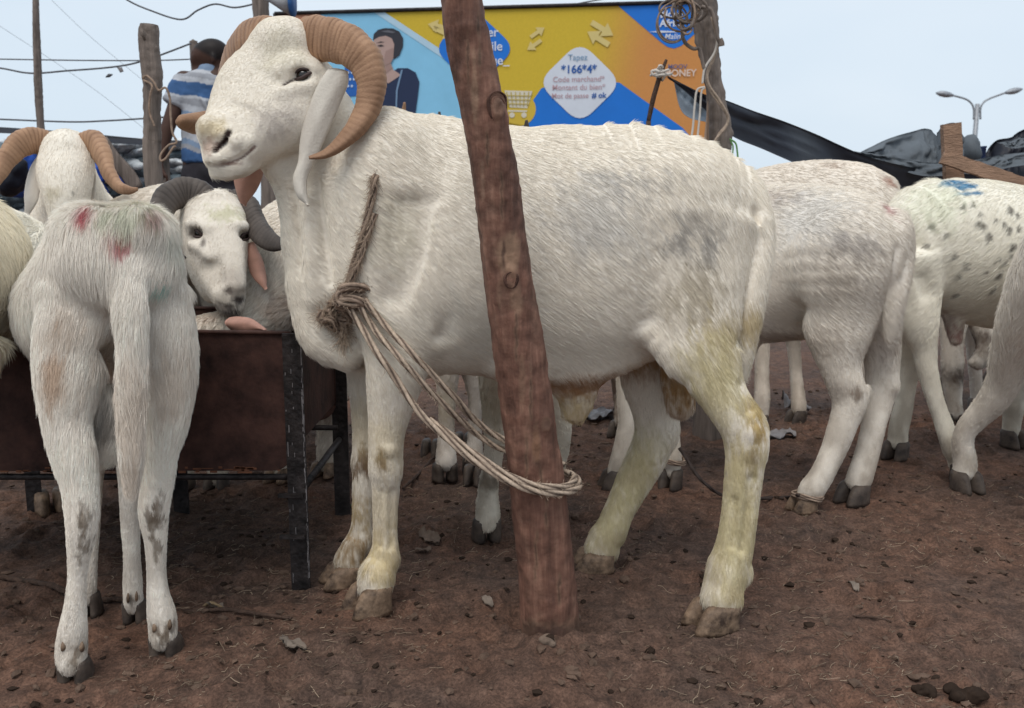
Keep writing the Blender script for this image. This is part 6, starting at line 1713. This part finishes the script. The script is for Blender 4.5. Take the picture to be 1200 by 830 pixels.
poly("printed_cheek_shade", [(452, 60), (461, 56), (461, 68), (458, 74), (452, 77), (446, 76), (450, 70)], (.34, .22, .19), 6, cname="skin_shade_print")
poly("printed_nose_shade", [(441.5, 54), (443.5, 55), (443.5, 61), (440.8, 62.5)], (.36, .24, .21), 6, cname="skin_shade_print")
poly("printed_hair_gloss", [(446, 37), (455, 35.5), (464, 38), (460, 39), (452, 38)], (.13, .13, .15), 5, cname="hair_gloss_print")
poly("printed_neck_shade", [(449, 79), (458, 75), (460, 80), (452, 86)], (.30, .19, .17), 6, cname="skin_shade_print")
poly("printed_blouse", [(446, 96), (455, 88), (466, 80), (478, 80), (487, 85), (491.5, 96), (490, 110), (486, 140), (440, 140), (443, 115)], C_NAVY, 4, cname="blouse_print")
poly("printed_blouse_fold", [(470, 82), (472, 82), (466, 106), (465, 128), (463.5, 128), (464, 106)], (.18, .28, .42), 6, cname="fold_print")
poly("printed_blue_cloth", [(404, 72), (415, 74), (422, 84), (421, 112), (404, 114)], (.02, .12, .42), 3, cname="cloth_print")
for k in range(14): 
    x, y = 406 + (k % 4) * 4.3 + (k // 4 % 2) * 2, 77 + (k // 4) * 8
    poly("printed_dot", [(x + 1.3 * math.cos(t), y + 1.6 * math.sin(t)) for t in np.linspace(0, 6.28, 8, endpoint=False)], (.55, .62, .75), 5, cname="dot_print")

# ------------------------------------------------------------------ far posts, poles, wires
M['grey_wood'] = simple_mat("grey_wood", (.17, .135, .115), rough=.85, var=.4, scale=3, bump=.8, bscale=14, stretch=(14, 14, 1.2), bdist=.006)
M['pale_wood'] = simple_mat("pale_wood", (.30, .20, .14), rough=.8, var=.3, scale=4, bump=.6, bscale=16, stretch=(10, 10, 1.2))
M['plank'] = simple_mat("sawn_plank", (.27, .165, .11), rough=.8, var=.3, scale=4, bump=.6, bscale=16, stretch=(3, 3, 14))
def px_post(name, pts, Y, label, knots_and_shade=(), mat='grey_wood', amp=1.0, cat="post", down=True, Y1=None):
    path = [P(x, y, Y) for x, y, r in pts]; rad = [r * Y / FPX for *_, r in pts]
    if down:
        last = path[-1]; path.append(Vector((last.x + .01, last.y, -.1))); rad.append(rad[-1] * 1.1)
    return log_post(name, path, rad, label, cat, knots_and_shade, seg=28, n=120, mat=M[mat], amp=amp, rough=.006, seed=int(pts[0][0]) % 9)
p2 = px_post("wooden_post", [(175, 29, 8), (175, 36, 10), (175, 60, 9.5), (178, 90, 10), (177, 120, 9.5), (178, 160, 9.5), (179, 205, 10)], 3.6, "weathered grey post with jagged top and a pale cord, between horned ram and man")
V, F = sweep([P(165, 34, 3.57), P(168, 38, 3.57), P(171, 46, 3.58)], lambda i, th: ((.006 + .006 * i) * math.cos(th), (.006 + .006 * i) * math.sin(th)), 7); mesh_obj("splinter", V, F, M['grey_wood'], p2)
RP = empty("cord", P(190, 130, 3.55), label="pale cord hitched round the weathered grey post with a loop dangling beside the man", cat="cord")
for pts, r in (([(167, 92, 3.56), (172, 89, 3.55), (180, 96, 3.54), (186, 106, 3.54), (194, 103, 3.54), (199, 115, 3.54), (200, 135, 3.54), (202, 155, 3.54), (207, 167, 3.54), (198, 170, 3.54), (189, 180, 3.54), (188, 188, 3.54), (194, 186, 3.54), (203, 173, 3.54), (206, 172, 3.54)], .004), ([(168, 94, 3.56), (178, 100, 3.54), (176, 112, 3.54), (175, 130, 3.54), (181, 148, 3.54)], .004)):
    pp = catmull([P(*q) for q in pts], 90); tube("cord_strand", pp, r, M['rope'], RP)
px_post("thin_pole", [(41, -30, 3.5), (42, 20, 3.8), (43.5, 70, 4), (45, 110, 4), (48, 152, 4.5)], 6.0, "tall thin grey pole standing at the far left behind the horned ram", cat="pole", amp=.7)
px_post("short_post", [(228, 48, 3.5), (228, 60, 4), (228, 80, 4)], 6.6, "short grey stub of a post just behind the man's head", cat="post", amp=.7)
sp_ = px_post("loudspeaker_post", [(304, -30, 9), (305, 0, 9), (306, 22, 9)], 5.2, "post with a grey horn loudspeaker above the big ram's head", cat="loudspeaker")
pp = [P(308, -6, 5.0), P(318, -2, 5.0), P(330, 0, 5.0), P(341, 1, 5.0)]
v, f = sweep(pp, lambda i, th: ((.018, .024, .05, .075)[i] * math.cos(th), (.018, .024, .05, .075)[i] * math.sin(th)), 18); mesh_obj("speaker_horn", v, f, simple_mat("speaker_grey", (.42, .42, .44), rough=.5), sp_)
v, f = sweep([P(341.0, 1, 5.0), P(344, 1, 5.0)], lambda i, th: ((.079, .079)[i] * math.cos(th), (.079, .079)[i] * math.sin(th)), 18); mesh_obj("speaker_rim", v, f, simple_mat("speaker_blue", (.04, .13, .35), rough=.5), sp_)

rp = px_post("wooden_post", [(820, -50, 17), (823, -10, 15), (828, 30, 13), (833, 70, 10), (838, 110, 10), (842, 150, 13), (838, 185, 16), (836, 240, 16)], 3.2, "crooked grey post wound with cords, standing behind the big ram's rump", amp=1.6)
v, f = sweep(catmull([P(826, 118, 3.16), P(824, 140, 3.15), P(821, 165, 3.15), P(820, 200, 3.15)], 20), lambda i, th: (.01 + .0014 * i * abs(math.cos(th)), (.010 + .0014 * i) * math.sin(th)), 10); mesh_obj("split_stub", v, f, M['pale_wood'], rp)
CO = empty("cord", P(845, 100, 3.1), label="tangled pale and grey cords wound round the crooked grey post behind the rump", cat="cord")
def cordp(pts, r, mat, Y=3.12, parent=None, nm="cord_strand"):
    tube(nm, catmull([P(x, y, Y + (k[0] if k else 0)) for x, y, *k in pts], 90), r, M[mat], parent or CO, seg=7)
M['cord_green'] = simple_mat("cord_green", (.14, .30, .10), rough=.6); M['cord_white'] = simple_mat("cord_white", (.52, .47, .42), rough=.7, var=.2, bump=.3)
cordp([(834, 20), (840, 45), (838, 62), (832, 78), (828, 95), (836, 112), (850, 132), (852, 145), (842, 158), (836, 176)], .0042, 'rope_pale')
cordp([(836, 22), (842, 48), (836, 70), (829, 84), (831, 100), (842, 116), (853, 136), (850, 150), (838, 165), (835, 182)], .0042, 'rope_pale', 3.115)
cordp([(838, 30), (841, 44), (837, 62), (826, 80), (823, 98)], .0036, 'cord_white', 3.10)
cordp([(826, 102), (817, 106), (814, 125), (812, 150), (810, 162)], .0036, 'cord_white', 3.10); cordp([(826, 103), (822, 108), (820, 135), (817, 165)], .0034, 'cord_white', 3.10)
cordp([(812, 30, .02), (800, 38), (803, 50), (812, 57), (820, 58), (824, 75), (825, 80)], .006, 'grey_wood', 3.10)
g_ = np.random.default_rng(6)
for k in range(11):
    cx, cy, rx, ry = 797 + g_.uniform(-10, 14), 16 + g_.uniform(-12, 14), g_.uniform(8, 20), g_.uniform(10, 24); a0 = g_.uniform(0, 6)
    cordp([(cx + rx * math.cos(a0 + t), cy + ry * math.sin(a0 + t), .03 * math.sin(t * 1.3 + k)) for t in np.linspace(0, 6.0, 12)], .0026 + .0016 * g_.random(), ['grey_wood', 'rope', 'grey_wood'][k % 3], 3.08, nm="coil")
cordp([(822, 8), (833, 12), (839, 30), (841, 44), (845, 52)], .006, 'grey_wood', 3.08)
cordp([(843, 46), (845, 50), (845.5, 54)], .010, 'grey_wood', 3.08)
cordp([(855, 163), (862, 168), (864, 178), (865, 190)], .003, 'cord_green'); cordp([(856, 165), (859, 172), (858, 184)], .0026, 'cord_green')

M['wire'] = simple_mat("wire", (.10, .10, .11), rough=.6, bump=0)
def wire(label, pts, Y, r):
    pp = catmull([P(x, y, Y + (k[0] if k else 0)) for x, y, *k in pts], 80); o = tube("wire", pp, r, M['wire'], seg=5); tag(o, label, "wire"); return o
wire("slack wire drooping from the top edge to the loudspeaker post", [(120, -22), (147, -1), (175, 12), (212, 23), (232, 12), (252, 5), (275, 9), (302, 4)], 5.4, .005)
wire("taut twisted wire running level behind the posts, upper of the level pair", [(-60, 69), (0, 69.5), (100, 71), (180, 71), (226, 69.5)], 6.4, .0045)
wire("wire sagging from the left edge and rising to the stub post", [(-40, 76), (0, 80), (36, 86), (80, 83), (120, 80), (150, 76), (172, 70), (190, 64), (224, 51)], 6.3, .006)
wire("lowest level wire crossing just above the black shed roof", [(-60, 138), (0, 140), (80, 143), (120, 142), (170, 139), (240, 134)], 6.4, .006)
wire("faint wire slanting down from the top left behind the weathered post", [(50, -10), (100, 38), (150, 80), (260, 170)], 14, .0025)
wire("faint wire slanting down across the sky at the far left", [(-20, 18), (60, 70), (120, 112), (180, 160)], 14, .0025)
wire("thin wire rising above the billboard to the upper right", [(660, 8), (690, 2), (720, -3), (760, -10)], 8.2, .006)
o = mesh_obj("rag", [P(137, 79, 6.3), P(143, 79, 6.29), P(145, 84, 6.29), P(141, 85.5, 6.31), P(137.5, 80, 6.32)], [(0, 1, 2, 3), (0, 3, 4), (4, 1, 0)], M['plastic_white']); tag(o, "tiny grey rag caught on the sagging wire", "rag")
v, f = sweep([P(124, 90.5, 6.2), P(128, 88.5, 6.2), P(132, 87.5, 6.2)], lambda i, th: ((.004, .012, .003)[i] * math.cos(th), (.004, .012, .003)[i] * math.sin(th)), 8); o = mesh_obj("bird", v, f, M['wire']); tag(o, "tiny dark bird in flight below the sagging wire", "bird")

# street lamp far away
def lamp():
    Y = 55.0; m = Y / FPX
    root = empty("street_lamp", P(1145, 150, Y), label="tall double armed street lamp far behind the tarpaulins", cat="lamp")
    root.location.z = 0
    gs = simple_mat("lamp_metal", (.30, .31, .33), rough=.5, metal=.4)
    tube("pole", [Vector((P(1145, 122, Y).x, Y, 0)), P(1145.5, 122, Y)], [.16, .13], gs, root)
    for s in (-1, 1):
        cx = 1145
        q = [(cx + s * 4, 140), (cx + s * 4, 128), (cx + s * 7, 121), (cx + s * 14, 116), (cx + s * (30 if s < 0 else 34), 111.5 if s < 0 else 108.5)]
        tube("arm", catmull([P(x, y, Y) for x, y in q], 24), .055, gs, root)
        a, b_ = (P(1117, 112, Y), P(1097, 109, Y)) if s < 0 else (P(1178, 109, Y), P(1198, 104.5, Y))
        pp = catmull([a, a.lerp(b_, .5), b_], 12); rr = lerp_list([.09, .20, .24, .20, .06], 12)
        v, f = sweep(pp, lambda i, th: (rr[i] * math.cos(th) * .75, rr[i] * math.sin(th)), 12); mesh_obj("lamp_head", v, f, gs, root)
    return root
lamp()

# ------------------------------------------------------------------ tarpaulins, planks and clutter at right
M['tarp_black'] = simple_mat("tarp_black", (.008, .009, .016), rough=.5, var=.3, scale=4, bump=.35, bscale=7, bdist=.012, spec=.3)
M['tarp_grey'] = simple_mat("tarp_grey", (.10, .112, .125), rough=.65, var=.18, scale=4, bump=.35, bscale=8, bdist=.012, spec=.2)
M['tarp_sheer'] = simple_mat("tarp_sheer", (.22, .26, .31), rough=.4, var=.25, scale=8, bump=.5, bscale=20, bdist=.01)
M['cloth_blue'] = simple_mat("cloth_blue", (.035, .10, .42), rough=.8, var=.4, scale=9, bump=.5, bscale=20)
def sheet(name, up, lo, label, cat, mat, Yu=3.6, Yl=None, nu=70, nv=14, fold=.05, seed=0, thick=.006, parent=None):
    """cloth spread between two edges given as pixel rows at their own distances"""
    f = lambda L, Yd: [P(q[0], q[1], q[2] if len(q) > 2 else Yd) for q in L]
    A = catmull(f(up, Yu), nu); B_ = catmull(f(lo, Yl or Yu), nu); V, F = [], []
    for i in range(nu):
        for j in range(nv):
            t = j / (nv - 1); V.append(A[i].lerp(B_[i], t))
    V = np.array([v[:] for v in V]); U = np.repeat(np.linspace(0, 1, nu), nv); T = np.tile(np.linspace(0, 1, nv), nu)
    n_ = (fbm(np.stack([U * 2.0, T * 1.6 + U, U * 0 + seed], 1), 2.6, 3, seed) - .5)
    V[:, 1] += n_ * fold * 2.6 * np.sin(np.pi * np.clip(T * 1.0 + .12, 0, 1)) ; V[:, 2] += (fbm(np.stack([U * 3, T * 2, U * 0 + 5], 1), 5, 3, seed) - .5) * fold * .5 * np.sin(np.pi * T)
    m = len(V); V = np.concatenate([V, V + np.array([0, thick, 0])])
    for i in range(nu - 1):
        for j in range(nv - 1):
            a = i * nv + j; F.append((a, a + nv, a + nv + 1, a + 1)); F.append((a + m, a + m + 1, a + m + nv + 1, a + m + nv))
    per = [i * nv for i in range(nu)] + [(nu - 1) * nv + j for j in range(1, nv)] + [i * nv + nv - 1 for i in range(nu - 2, -1, -1)] + [j for j in range(nv - 2, 0, -1)]
    for a, b_ in zip(per, per[1:] + per[:1]): F.append((a, b_, b_ + m, a + m))
    o = mesh_obj(name, V, F, mat, parent)
    if label: tag(o, label, cat)
    return o
TB = sheet("tarpaulin", [(783, 89, 3.45), (800, 98, 3.42), (826, 111, 3.4), (852, 118, 3.5), (885, 131, 3.6), (920, 143, 3.7), (960, 159, 3.9), (1005, 179, 4.0), (1040, 190, 4.1), (1090, 200, 4.3), (1160, 206, 4.4)],
      [(784, 92, 3.45), (802, 106, 3.42), (826, 128, 3.4), (856, 158, 3.5), (897, 176, 3.6), (939, 195, 3.7), (975, 215, 3.9), (1005, 235, 4.0), (1040, 255, 4.1), (1090, 265, 4.3), (1160, 270, 4.4)], "long black tarpaulin sagging from the tied stick down behind the sheep at right", "tarpaulin", M['tarp_black'], nu=110, fold=.035, seed=3)
sheet("hanging_flap", [(790, 93, 3.46), (800, 99, 3.44), (812, 106, 3.43), (828, 113, 3.42)], [(790, 96, 3.46), (797, 126, 3.44), (808, 138, 3.43), (828, 143, 3.42)], None, None, M['tarp_sheer'], nu=30, fold=.02, seed=4, parent=TB)
sheet("tarpaulin", [(1010, 178, 4.6), (1040, 163, 4.7), (1070, 154, 4.8), (1086, 151, 4.8), (1096, 160, 4.7), (1108, 172, 4.6)], [(1010, 186, 4.5), (1040, 192, 4.5), (1070, 200, 4.5), (1086, 204, 4.5), (1100, 206, 4.5), (1110, 208, 4.5)], "dull grey tarpaulin humped up left of the upright plank", "tarpaulin", M['tarp_grey'], fold=.09, seed=5)
sheet("tarpaulin", [(1000, 177, 4.25), (1040, 183, 4.25), (1080, 190, 4.25), (1112, 191, 4.25)], [(1010, 184, 4.2), (1045, 196, 4.2), (1080, 206, 4.2), (1112, 206, 4.2)], "slack grey tarpaulin strip lying along the top of the black one", "tarpaulin", M['tarp_grey'], fold=.05, seed=6)
sheet("tarpaulin", [(1130, 190, 4.5), (1160, 184, 4.5), (1185, 180, 4.5), (1230, 176, 4.5)], [(1130, 204, 4.4), (1160, 203, 4.4), (1185, 196, 4.4), (1230, 190, 4.4)], "grey tarpaulin strip stretched behind the slanting plank at the right edge", "tarpaulin", M['tarp_grey'], fold=.06, seed=7)
sheet("tarpaulin", [(1152, 188, 5.4), (1162, 172, 5.4), (1170, 164, 5.4), (1185, 161, 5.4), (1196, 154, 5.4), (1215, 148, 5.4), (1260, 150, 5.4)], [(1152, 225, 5.2), (1162, 226, 5.2), (1170, 228, 5.2), (1185, 230, 5.2), (1196, 232, 5.2), (1215, 232, 5.2), (1260, 232, 5.2)], "black tarpaulin roof rising at the right edge behind the slanting plank", "tarpaulin", M['tarp_black'], fold=.10, seed=8)
sheet("tarpaulin", [(1172, 166, 5.2), (1186, 165, 5.2), (1200, 160, 5.2), (1240, 158, 5.2)], [(1178, 172, 5.15), (1190, 174, 5.15), (1204, 172, 5.15), (1240, 172, 5.15)], "lighter grey tarpaulin fold on top of the black roof at the right edge", "tarpaulin", M['tarp_grey'], fold=.05, seed=9)
def plank(label, a, b_, w, t, Y0, Y1, name="plank"):
    A, B_ = P(*a, Y0), P(*b_, Y1); d = (B_ - A); L = d.length; d.normalize(); s = Vector((0, 1, 0)); s = (s - d * s.dot(d)).normalized(); u = d.cross(s)
    V, F = [], []; n = 24; g = np.random.default_rng(abs(int(a[0])))
    for i in range(n):
        p = A + d * (L * i / (n - 1)); j = .02 * w * g.normal(0, 1)
        for q, r in ((-1, -1), (1, -1), (1, 1), (-1, 1)): V.append(p + u * (q * w / 2 + j) + s * (r * t / 2))
    for i in range(n - 1):
        for k in range(4): F.append((i * 4 + k, i * 4 + (k + 1) % 4, (i + 1) * 4 + (k + 1) % 4, (i + 1) * 4 + k))
    F.append((3, 2, 1, 0)); b0 = (n - 1) * 4; F.append((b0, b0 + 1, b0 + 2, b0 + 3))
    o = mesh_obj(name, V, F, M['plank'], smooth=False); tag(o, label, "plank"); return o
plank("wide upright plank standing among the tarpaulins behind the blue marked sheep", (1114, 145), (1124, 330), .075, .03, 3.95, 3.95)
plank("brown plank slanting down to the right edge across the upright plank", (1104, 184), (1215, 222), .052, .03, 3.88, 3.8)
v, f = [], []
sheet("sack", [(1098, 156, 4.45), (1104, 148, 4.42), (1112, 144.5, 4.4), (1120, 145, 4.4), (1126, 152, 4.42), (1129, 162, 4.45)], [(1098, 200, 4.35), (1104, 200, 4.3), (1112, 200, 4.3), (1120, 200, 4.3), (1126, 200, 4.3), (1129, 200, 4.35)], "mottled grey sacking draped behind the top of the upright plank", "sack", M['tarp_grey'], nu=30, fold=.05, seed=11)
def bundle(name, label, cat, c, r, mat, seed, h=.02):
    lo = np.array(c) - np.array(r) * 1.25; hi = np.array(c) + np.array(r) * 1.25
    B = Body(lo, hi, h); B.blob(c, r, k=.02); V, F = B.mesh(); VN = vert_normals(V, F); V = V + VN * ((fbm(V, 12, 3, seed) - .5) * .08)[:, None]
    o = mesh_obj(name, V, F, mat); tag(o, label, cat); return o
bundle("sack", "smooth grey sack bulging between the upright plank and the street lamp", "sack", P(1133, 178, 4.6), (.055, .08, .085), M['tarp_grey'], 3)
v, f = sweep([P(1150, 189, 4.7), P(1150, 187, 4.7), P(1150.3, 174, 4.7), P(1150.5, 173, 4.7), P(1150.5, 171.5, 4.7)], lambda i, th: ((.018, .020, .021, .024, .023)[i] * math.cos(th), (.018, .020, .021, .024, .023)[i] * math.sin(th)), 20)
o = mesh_obj("blue_jar", v, f, simple_mat("jar_blue", (.02, .035, .09), rough=.3)); tag(o, "small dark blue lidded jar standing by the grey sack", "jar")
# tied stick
st_ = tube("stick", catmull([P(760, 142, 3.46), P(765, 118, 3.45), P(770, 100, 3.44), P(774, 88, 3.44), P(781, 70, 3.44)], 30), list(lerp_list([.008, .009, .0085, .0085, .005], 30)), M['stick']); tag(st_, "thin upright stick with white cloth tied to it, holding the tarpaulin's corner", "stick")
st2 = tube("lower_stick", [P(760, 142, 3.46), Vector((P(757, 150, 3.46).x, 3.46, -.05))], .009, M['stick'], st_)
g_ = np.random.default_rng(3)
for k in range(5):
    c = P(774, 85, 3.43); q = [c + Vector(g_.normal(0, .012, 3)) for _ in range(6)]
    tube("cloth_tie", catmull(q, 24), .0045, M['cord_white'], st_)

# ------------------------------------------------------------------ shed and clutter at left
SH = empty("market_stall", P(60, 200, 6.8), label="low market stall with a black plastic roof edge, stacked with shiny bundles and blue cloth", cat="stall")
SH.location.z = 0
sheet("roof_edge", [(-60, 146, 6.3), (0, 149, 6.3), (40, 152, 6.3), (90, 158, 6.3), (130, 161, 6.3), (172, 163, 6.3), (230, 166, 6.3)], [(-60, 152, 6.25), (0, 156, 6.25), (40, 158, 6.25), (90, 164, 6.25), (130, 168, 6.25), (172, 170, 6.25), (230, 173, 6.25)], None, None, M['tarp_black'], nu=60, nv=5, fold=.01, seed=12, parent=SH)
sheet("roof", [(-60, 146, 6.3), (60, 153, 6.3), (172, 163, 6.3), (230, 166, 6.3)], [(-60, 148, 6.5), (60, 155, 6.5), (172, 165, 6.5), (230, 167, 6.5)], None, None, M['tarp_black'], nu=40, nv=8, fold=.01, seed=13, parent=SH)
for x in (-40, 190): 
    q = P(x, 160, 6.4); tube("stall_post", [Vector((q.x, q.y, -.1)), q], .04, M['grey_wood'], SH)
M['foil'] = simple_mat("foil", (.42, .46, .50), rough=.35, metal=.0, var=.5, scale=14, bump=.9, bscale=22, col2=(.85, .88, .90), bdist=.02)
M['foil_dark'] = simple_mat("foil_dark", (.10, .13, .15), rough=.4, var=.5, scale=14, bump=.9, bscale=22, bdist=.02)
bundle_me = None
g_ = np.random.default_rng(31)
B = Body((-.2, -.14, -.06), (.2, .14, .06), .016); B.blob((0, 0, 0), (.16, .11, .042), k=.02); Vb, Fb = B.mesh(); VNb = vert_normals(Vb, Fb); Vb = Vb + VNb * ((fbm(Vb, 22, 3, 3) - .5) * .05)[:, None]
base_ = {}
cnt = 0
for row in range(9):
    for col in range(11):
        x = -30 + col * 23 + (row % 2) * 10 + g_.normal(0, 2); y = 172 + row * 10
        if 40 < x < 118 and row > 8: continue
        mname = 'foil' if g_.random() < .72 else 'foil_dark'
        if mname not in base_:
            o = mesh_obj("bundle", Vb, Fb, M[mname], SH); base_[mname] = o
        else:
            o = base_[mname].copy(); COL.objects.link(o); o.parent = SH; o.matrix_parent_inverse = base_[mname].matrix_parent_inverse
        o.location = P(x, y, 6.75 + g_.normal(0, .04)); o.rotation_euler = (g_.normal(0, .12), g_.normal(0, .15), g_.normal(0, .3)); o.scale = (1, 1, g_.uniform(.75, 1.1))
for (x, y, rx, rz) in ((30, 190, .07, .13), (22, 208, .10, .06), (30, 222, .12, .05), (112, 202, .06, .09), (108, 226, .10, .08), (146, 214, .10, .05)):
    B = Body(P(x, y, 6.3) - Vector((.2, .15, .2)), P(x, y, 6.3) + Vector((.2, .15, .2)), .016); B.blob(P(x, y, 6.3), (rx, .08, rz), k=.02); V, F = B.mesh(); VN = vert_normals(V, F); V = V + VN * ((fbm(V, 14, 3, 6) - .5) * .08)[:, None]
    mesh_obj("blue_cloth", V, F, M['cloth_blue'], SH)
v, f = sweep(catmull([P(118, 165, 6.2), P(132, 185, 6.2), P(150, 205, 6.2), P(160, 222, 6.2)], 12), lambda i, th: (.05 * math.cos(th), .012 * math.sin(th)), 8); mesh_obj("brace", v, f, M['grey_wood'], SH)
bundle("bucket_heap", "dark heap of sacks at the left edge below the blue cloth", "sack", P(12, 205, 5.9), (.09, .1, .12), M['tarp_black'], 8)

# ------------------------------------------------------------------ the man in the striped shirt
def man():
    Y = 5.75; X = (1, 0, 0)
    root = empty("person", Vector((P(248, 100, Y).x, Y, 0)), label="man in blue, white and grey striped shirt standing back turned, head bent left", cat="person")
    skin = simple_mat("dark_skin", (.055, .030, .024), rough=.45, var=.15, scale=12, bump=.2, bscale=60, spec=.45)
    B = Body(P(180, 40, Y) - Vector((.12, .45, 2.2)), P(300, 40, Y) + Vector((.15, .45, .15)), .011)
    B.lo[2] = -.01; B = Body((B.lo[0], Y - .40, -.005), (P(300, 40, Y).x + .15, Y + .40, 1.92), .0105)
    B.blob(P(249, 62, Y), (.098, .080, .082), k=.02); B.blob(P(238, 67, Y), (.068, .062, .062), k=.04)
    B.chain([(P(232, 66, Y - .02), .03, .03), (P(230, 76, Y), .03, .026), (P(240, 80, Y), .035, .03)], k=.03)
    B.chain([(P(228, 66, Y), .014, .016), (P(226, 69, Y), .014, .014)], k=.02)      # nose
    B.blob(P(228.5, 75, Y), (.016, .022, .010), k=.012)
    B.blob(P(229, 63, Y - .03), (.012, .014, .010), k=.012, sub=True)
    B.blob(P(250, 68, Y - .082), (.014, .012, .026), k=.010); B.blob(P(250, 68, Y + .082), (.014, .012, .026), k=.010)
    B.blob(P(249.5, 68, Y - .098), (.006, .008, .014), k=.006, sub=True)
    B.chain([(P(250, 74, Y), .055, .055), (P(255, 84, Y), .06, .055), (P(252, 98, Y), .08, .08)], side=X, k=.04)
    B.chain([(P(248, 98, Y), .17, .09), (P(248, 125, Y), .165, .10), (P(250, 160, Y), .15, .10), (P(250, 190, Y), .155, .105)], side=X, k=.03)
    B.chain([(P(216, 94, Y), .055, .055), (P(209, 118, Y - .03), .052, .05), (P(199, 143, Y - .07), .042, .042), (P(192, 165, Y - .09), .040, .038), (P(187, 185, Y - .12), .030, .028)], side=X, k=.02)
    B.chain([(P(285, 94, Y), .055, .055), (P(292, 120, Y - .03), .050, .05), (P(296, 145, Y - .04), .042, .042), (P(296, 170, Y - .10), .036, .036), (P(294, 188, Y - .14), .028, .028)], side=X, k=.02)
    for sx, hx, hy, hY in ((-1, 185, 193, Y - .13), (1, 293, 196, Y - .15)):
        c = P(hx, hy, hY); B.chain([(c, .035, .02), (c + Vector((0, -.01, -.07)), .042, .016)], side=X, k=.015)
        for k in range(4):
            b = c + Vector(((k - 1.5) * .019, -.012, -.085)); L = (.07, .08, .075, .055)[k]
            B.chain([(b, .010, .010), (b + Vector((0, -.012, -L * .5)), .009, .009), (b + Vector((0, .012, -L)), .008, .008)], k=.006)
        B.chain([(c + Vector((-sx * .03, -.01, -.03)), .011, .011), (c + Vector((-sx * .055, -.02, -.07)), .010, .010), (c + Vector((-sx * .055, -.015, -.10)), .008, .008)], k=.008)
    for s in (-1, 1):
        x = P(250, 190, Y).x + s * .09
        B.chain([((x, Y, 1.05), .09, .09), ((x + s * .01, Y - .01, .55), .06, .06), ((x + s * .02, Y + .03, .12), .04, .045)], side=X, k=.03)
        B.chain([((x + s * .02, Y + .05, .05), .04, .035), ((x + s * .03, Y - .12, .035), .045, .03)], side=X, k=.03)
    V, F = B.mesh()
    hc = np.array(P(251, 56, Y)); sk = np.tile(np.array((.075, .040, .030)), (len(V), 1))
    hair_m = np.clip((V[:, 2] - (zline := P(250, 70, Y).z) - (P(250, 70, Y).x - V[:, 0]) * .55) / .02, 0, 1)[:, None] * (V[:, 2] > P(250, 72, Y).z)[:, None]
    sk = sk * (1 - hair_m) + np.array((.022, .017, .016)) * hair_m
    mesh_obj("body", V, F, coat_mat("dark_skin", .5), root, cols=sk)
    # shirt
    lo, hi = P(180, 205, Y) - Vector((.05, .3, .05)), P(310, 60, Y) + Vector((.05, .3, .05))
    S = Body(lo, hi, .0085)
    S.chain([(P(250, 86, Y), .085, .075), (P(249, 92, Y), .14, .10)], side=X, k=.05)
    S.chain([(P(249, 98, Y), .185, .105), (P(248, 125, Y), .185, .125), (P(248, 160, Y), .175, .128), (P(248, 190, Y), .18, .135)], side=X, k=.04, re=.03)
    S.chain([(P(217, 94, Y), .068, .068), (P(210, 112, Y - .025), .078, .072), (P(206, 122, Y - .035), .082, .074)], side=X, k=.03, re=.02)
    S.chain([(P(284, 94, Y), .068, .068), (P(291, 112, Y - .02), .072, .072), (P(294, 124, Y - .03), .078, .074)], side=X, k=.03, re=.02)
    for k in range(5):
        S.chain([(P(222 + k * 13, 105 + k * 9, Y - .13), .006, .010), (P(236 + k * 11, 118 + k * 11, Y - .14), .008, .014), (P(258 + k * 6, 124 + k * 12, Y - .13), .006, .008)], k=.03, sub=k % 2 == 0)
    V, F = S.mesh(); VN = vert_normals(V, F); V = V + VN * ((fbm(V, 12, 3, 3) - .5) * .03)[:, None]
    zpy = lambda y: P(240, y, Y).z
    bl, lb, wh, gr = (.05, .11, .24), (.20, .27, .38), (.46, .47, .50), (.30, .305, .33)
    def cf(V):
        w = (fbm(V, 7, 2, 5) - .5) * .05 + (V[:, 0] - P(248, 100, Y).x) * .16
        z = V[:, 2] + w; C = np.tile(np.array(wh), (len(V), 1))
        for (y0, y1, c) in ((74, 85, lb), (85, 90, wh), (90, 97, gr), (97, 103, wh), (103, 119, bl), (119, 122, wh), (122, 130, gr), (130, 138, wh), (138, 142, lb), (142, 150, wh), (150, 158, gr), (158, 170, wh), (170, 176, lb), (176, 181, gr), (181, 210, bl)):
            m = (z < zpy(y0)) & (z >= zpy(y1)); C[m] = c
        return C
    mesh_obj("shirt", V, F, M['coat'], root, cols=cf(V))
    # trousers
    T = Body((lo[0], Y - .3, .05), (hi[0], Y + .3, zpy(180)), .0105)
    T.chain([(P(249, 188, Y), .165, .12), (P(249, 205, Y), .18, .14), (P(249, 225, Y), .17, .135)], side=X, k=.04, re=.03)
    for s in (-1, 1):
        x = P(250, 190, Y).x + s * .095
        T.chain([((x, Y, .88), .105, .115), ((x + s * .01, Y - .01, .5), .085, .085), ((x + s * .02, Y + .02, .12), .075, .08)], side=X, k=.03, re=.02)
    V, F = T.mesh(); VN = vert_normals(V, F); V = V + VN * ((fbm(V, 10, 3, 3) - .5) * .03)[:, None]
    mesh_obj("trousers", V, F, simple_mat("dark_trousers", (.022, .019, .024), rough=.85, var=.3), root)
man()
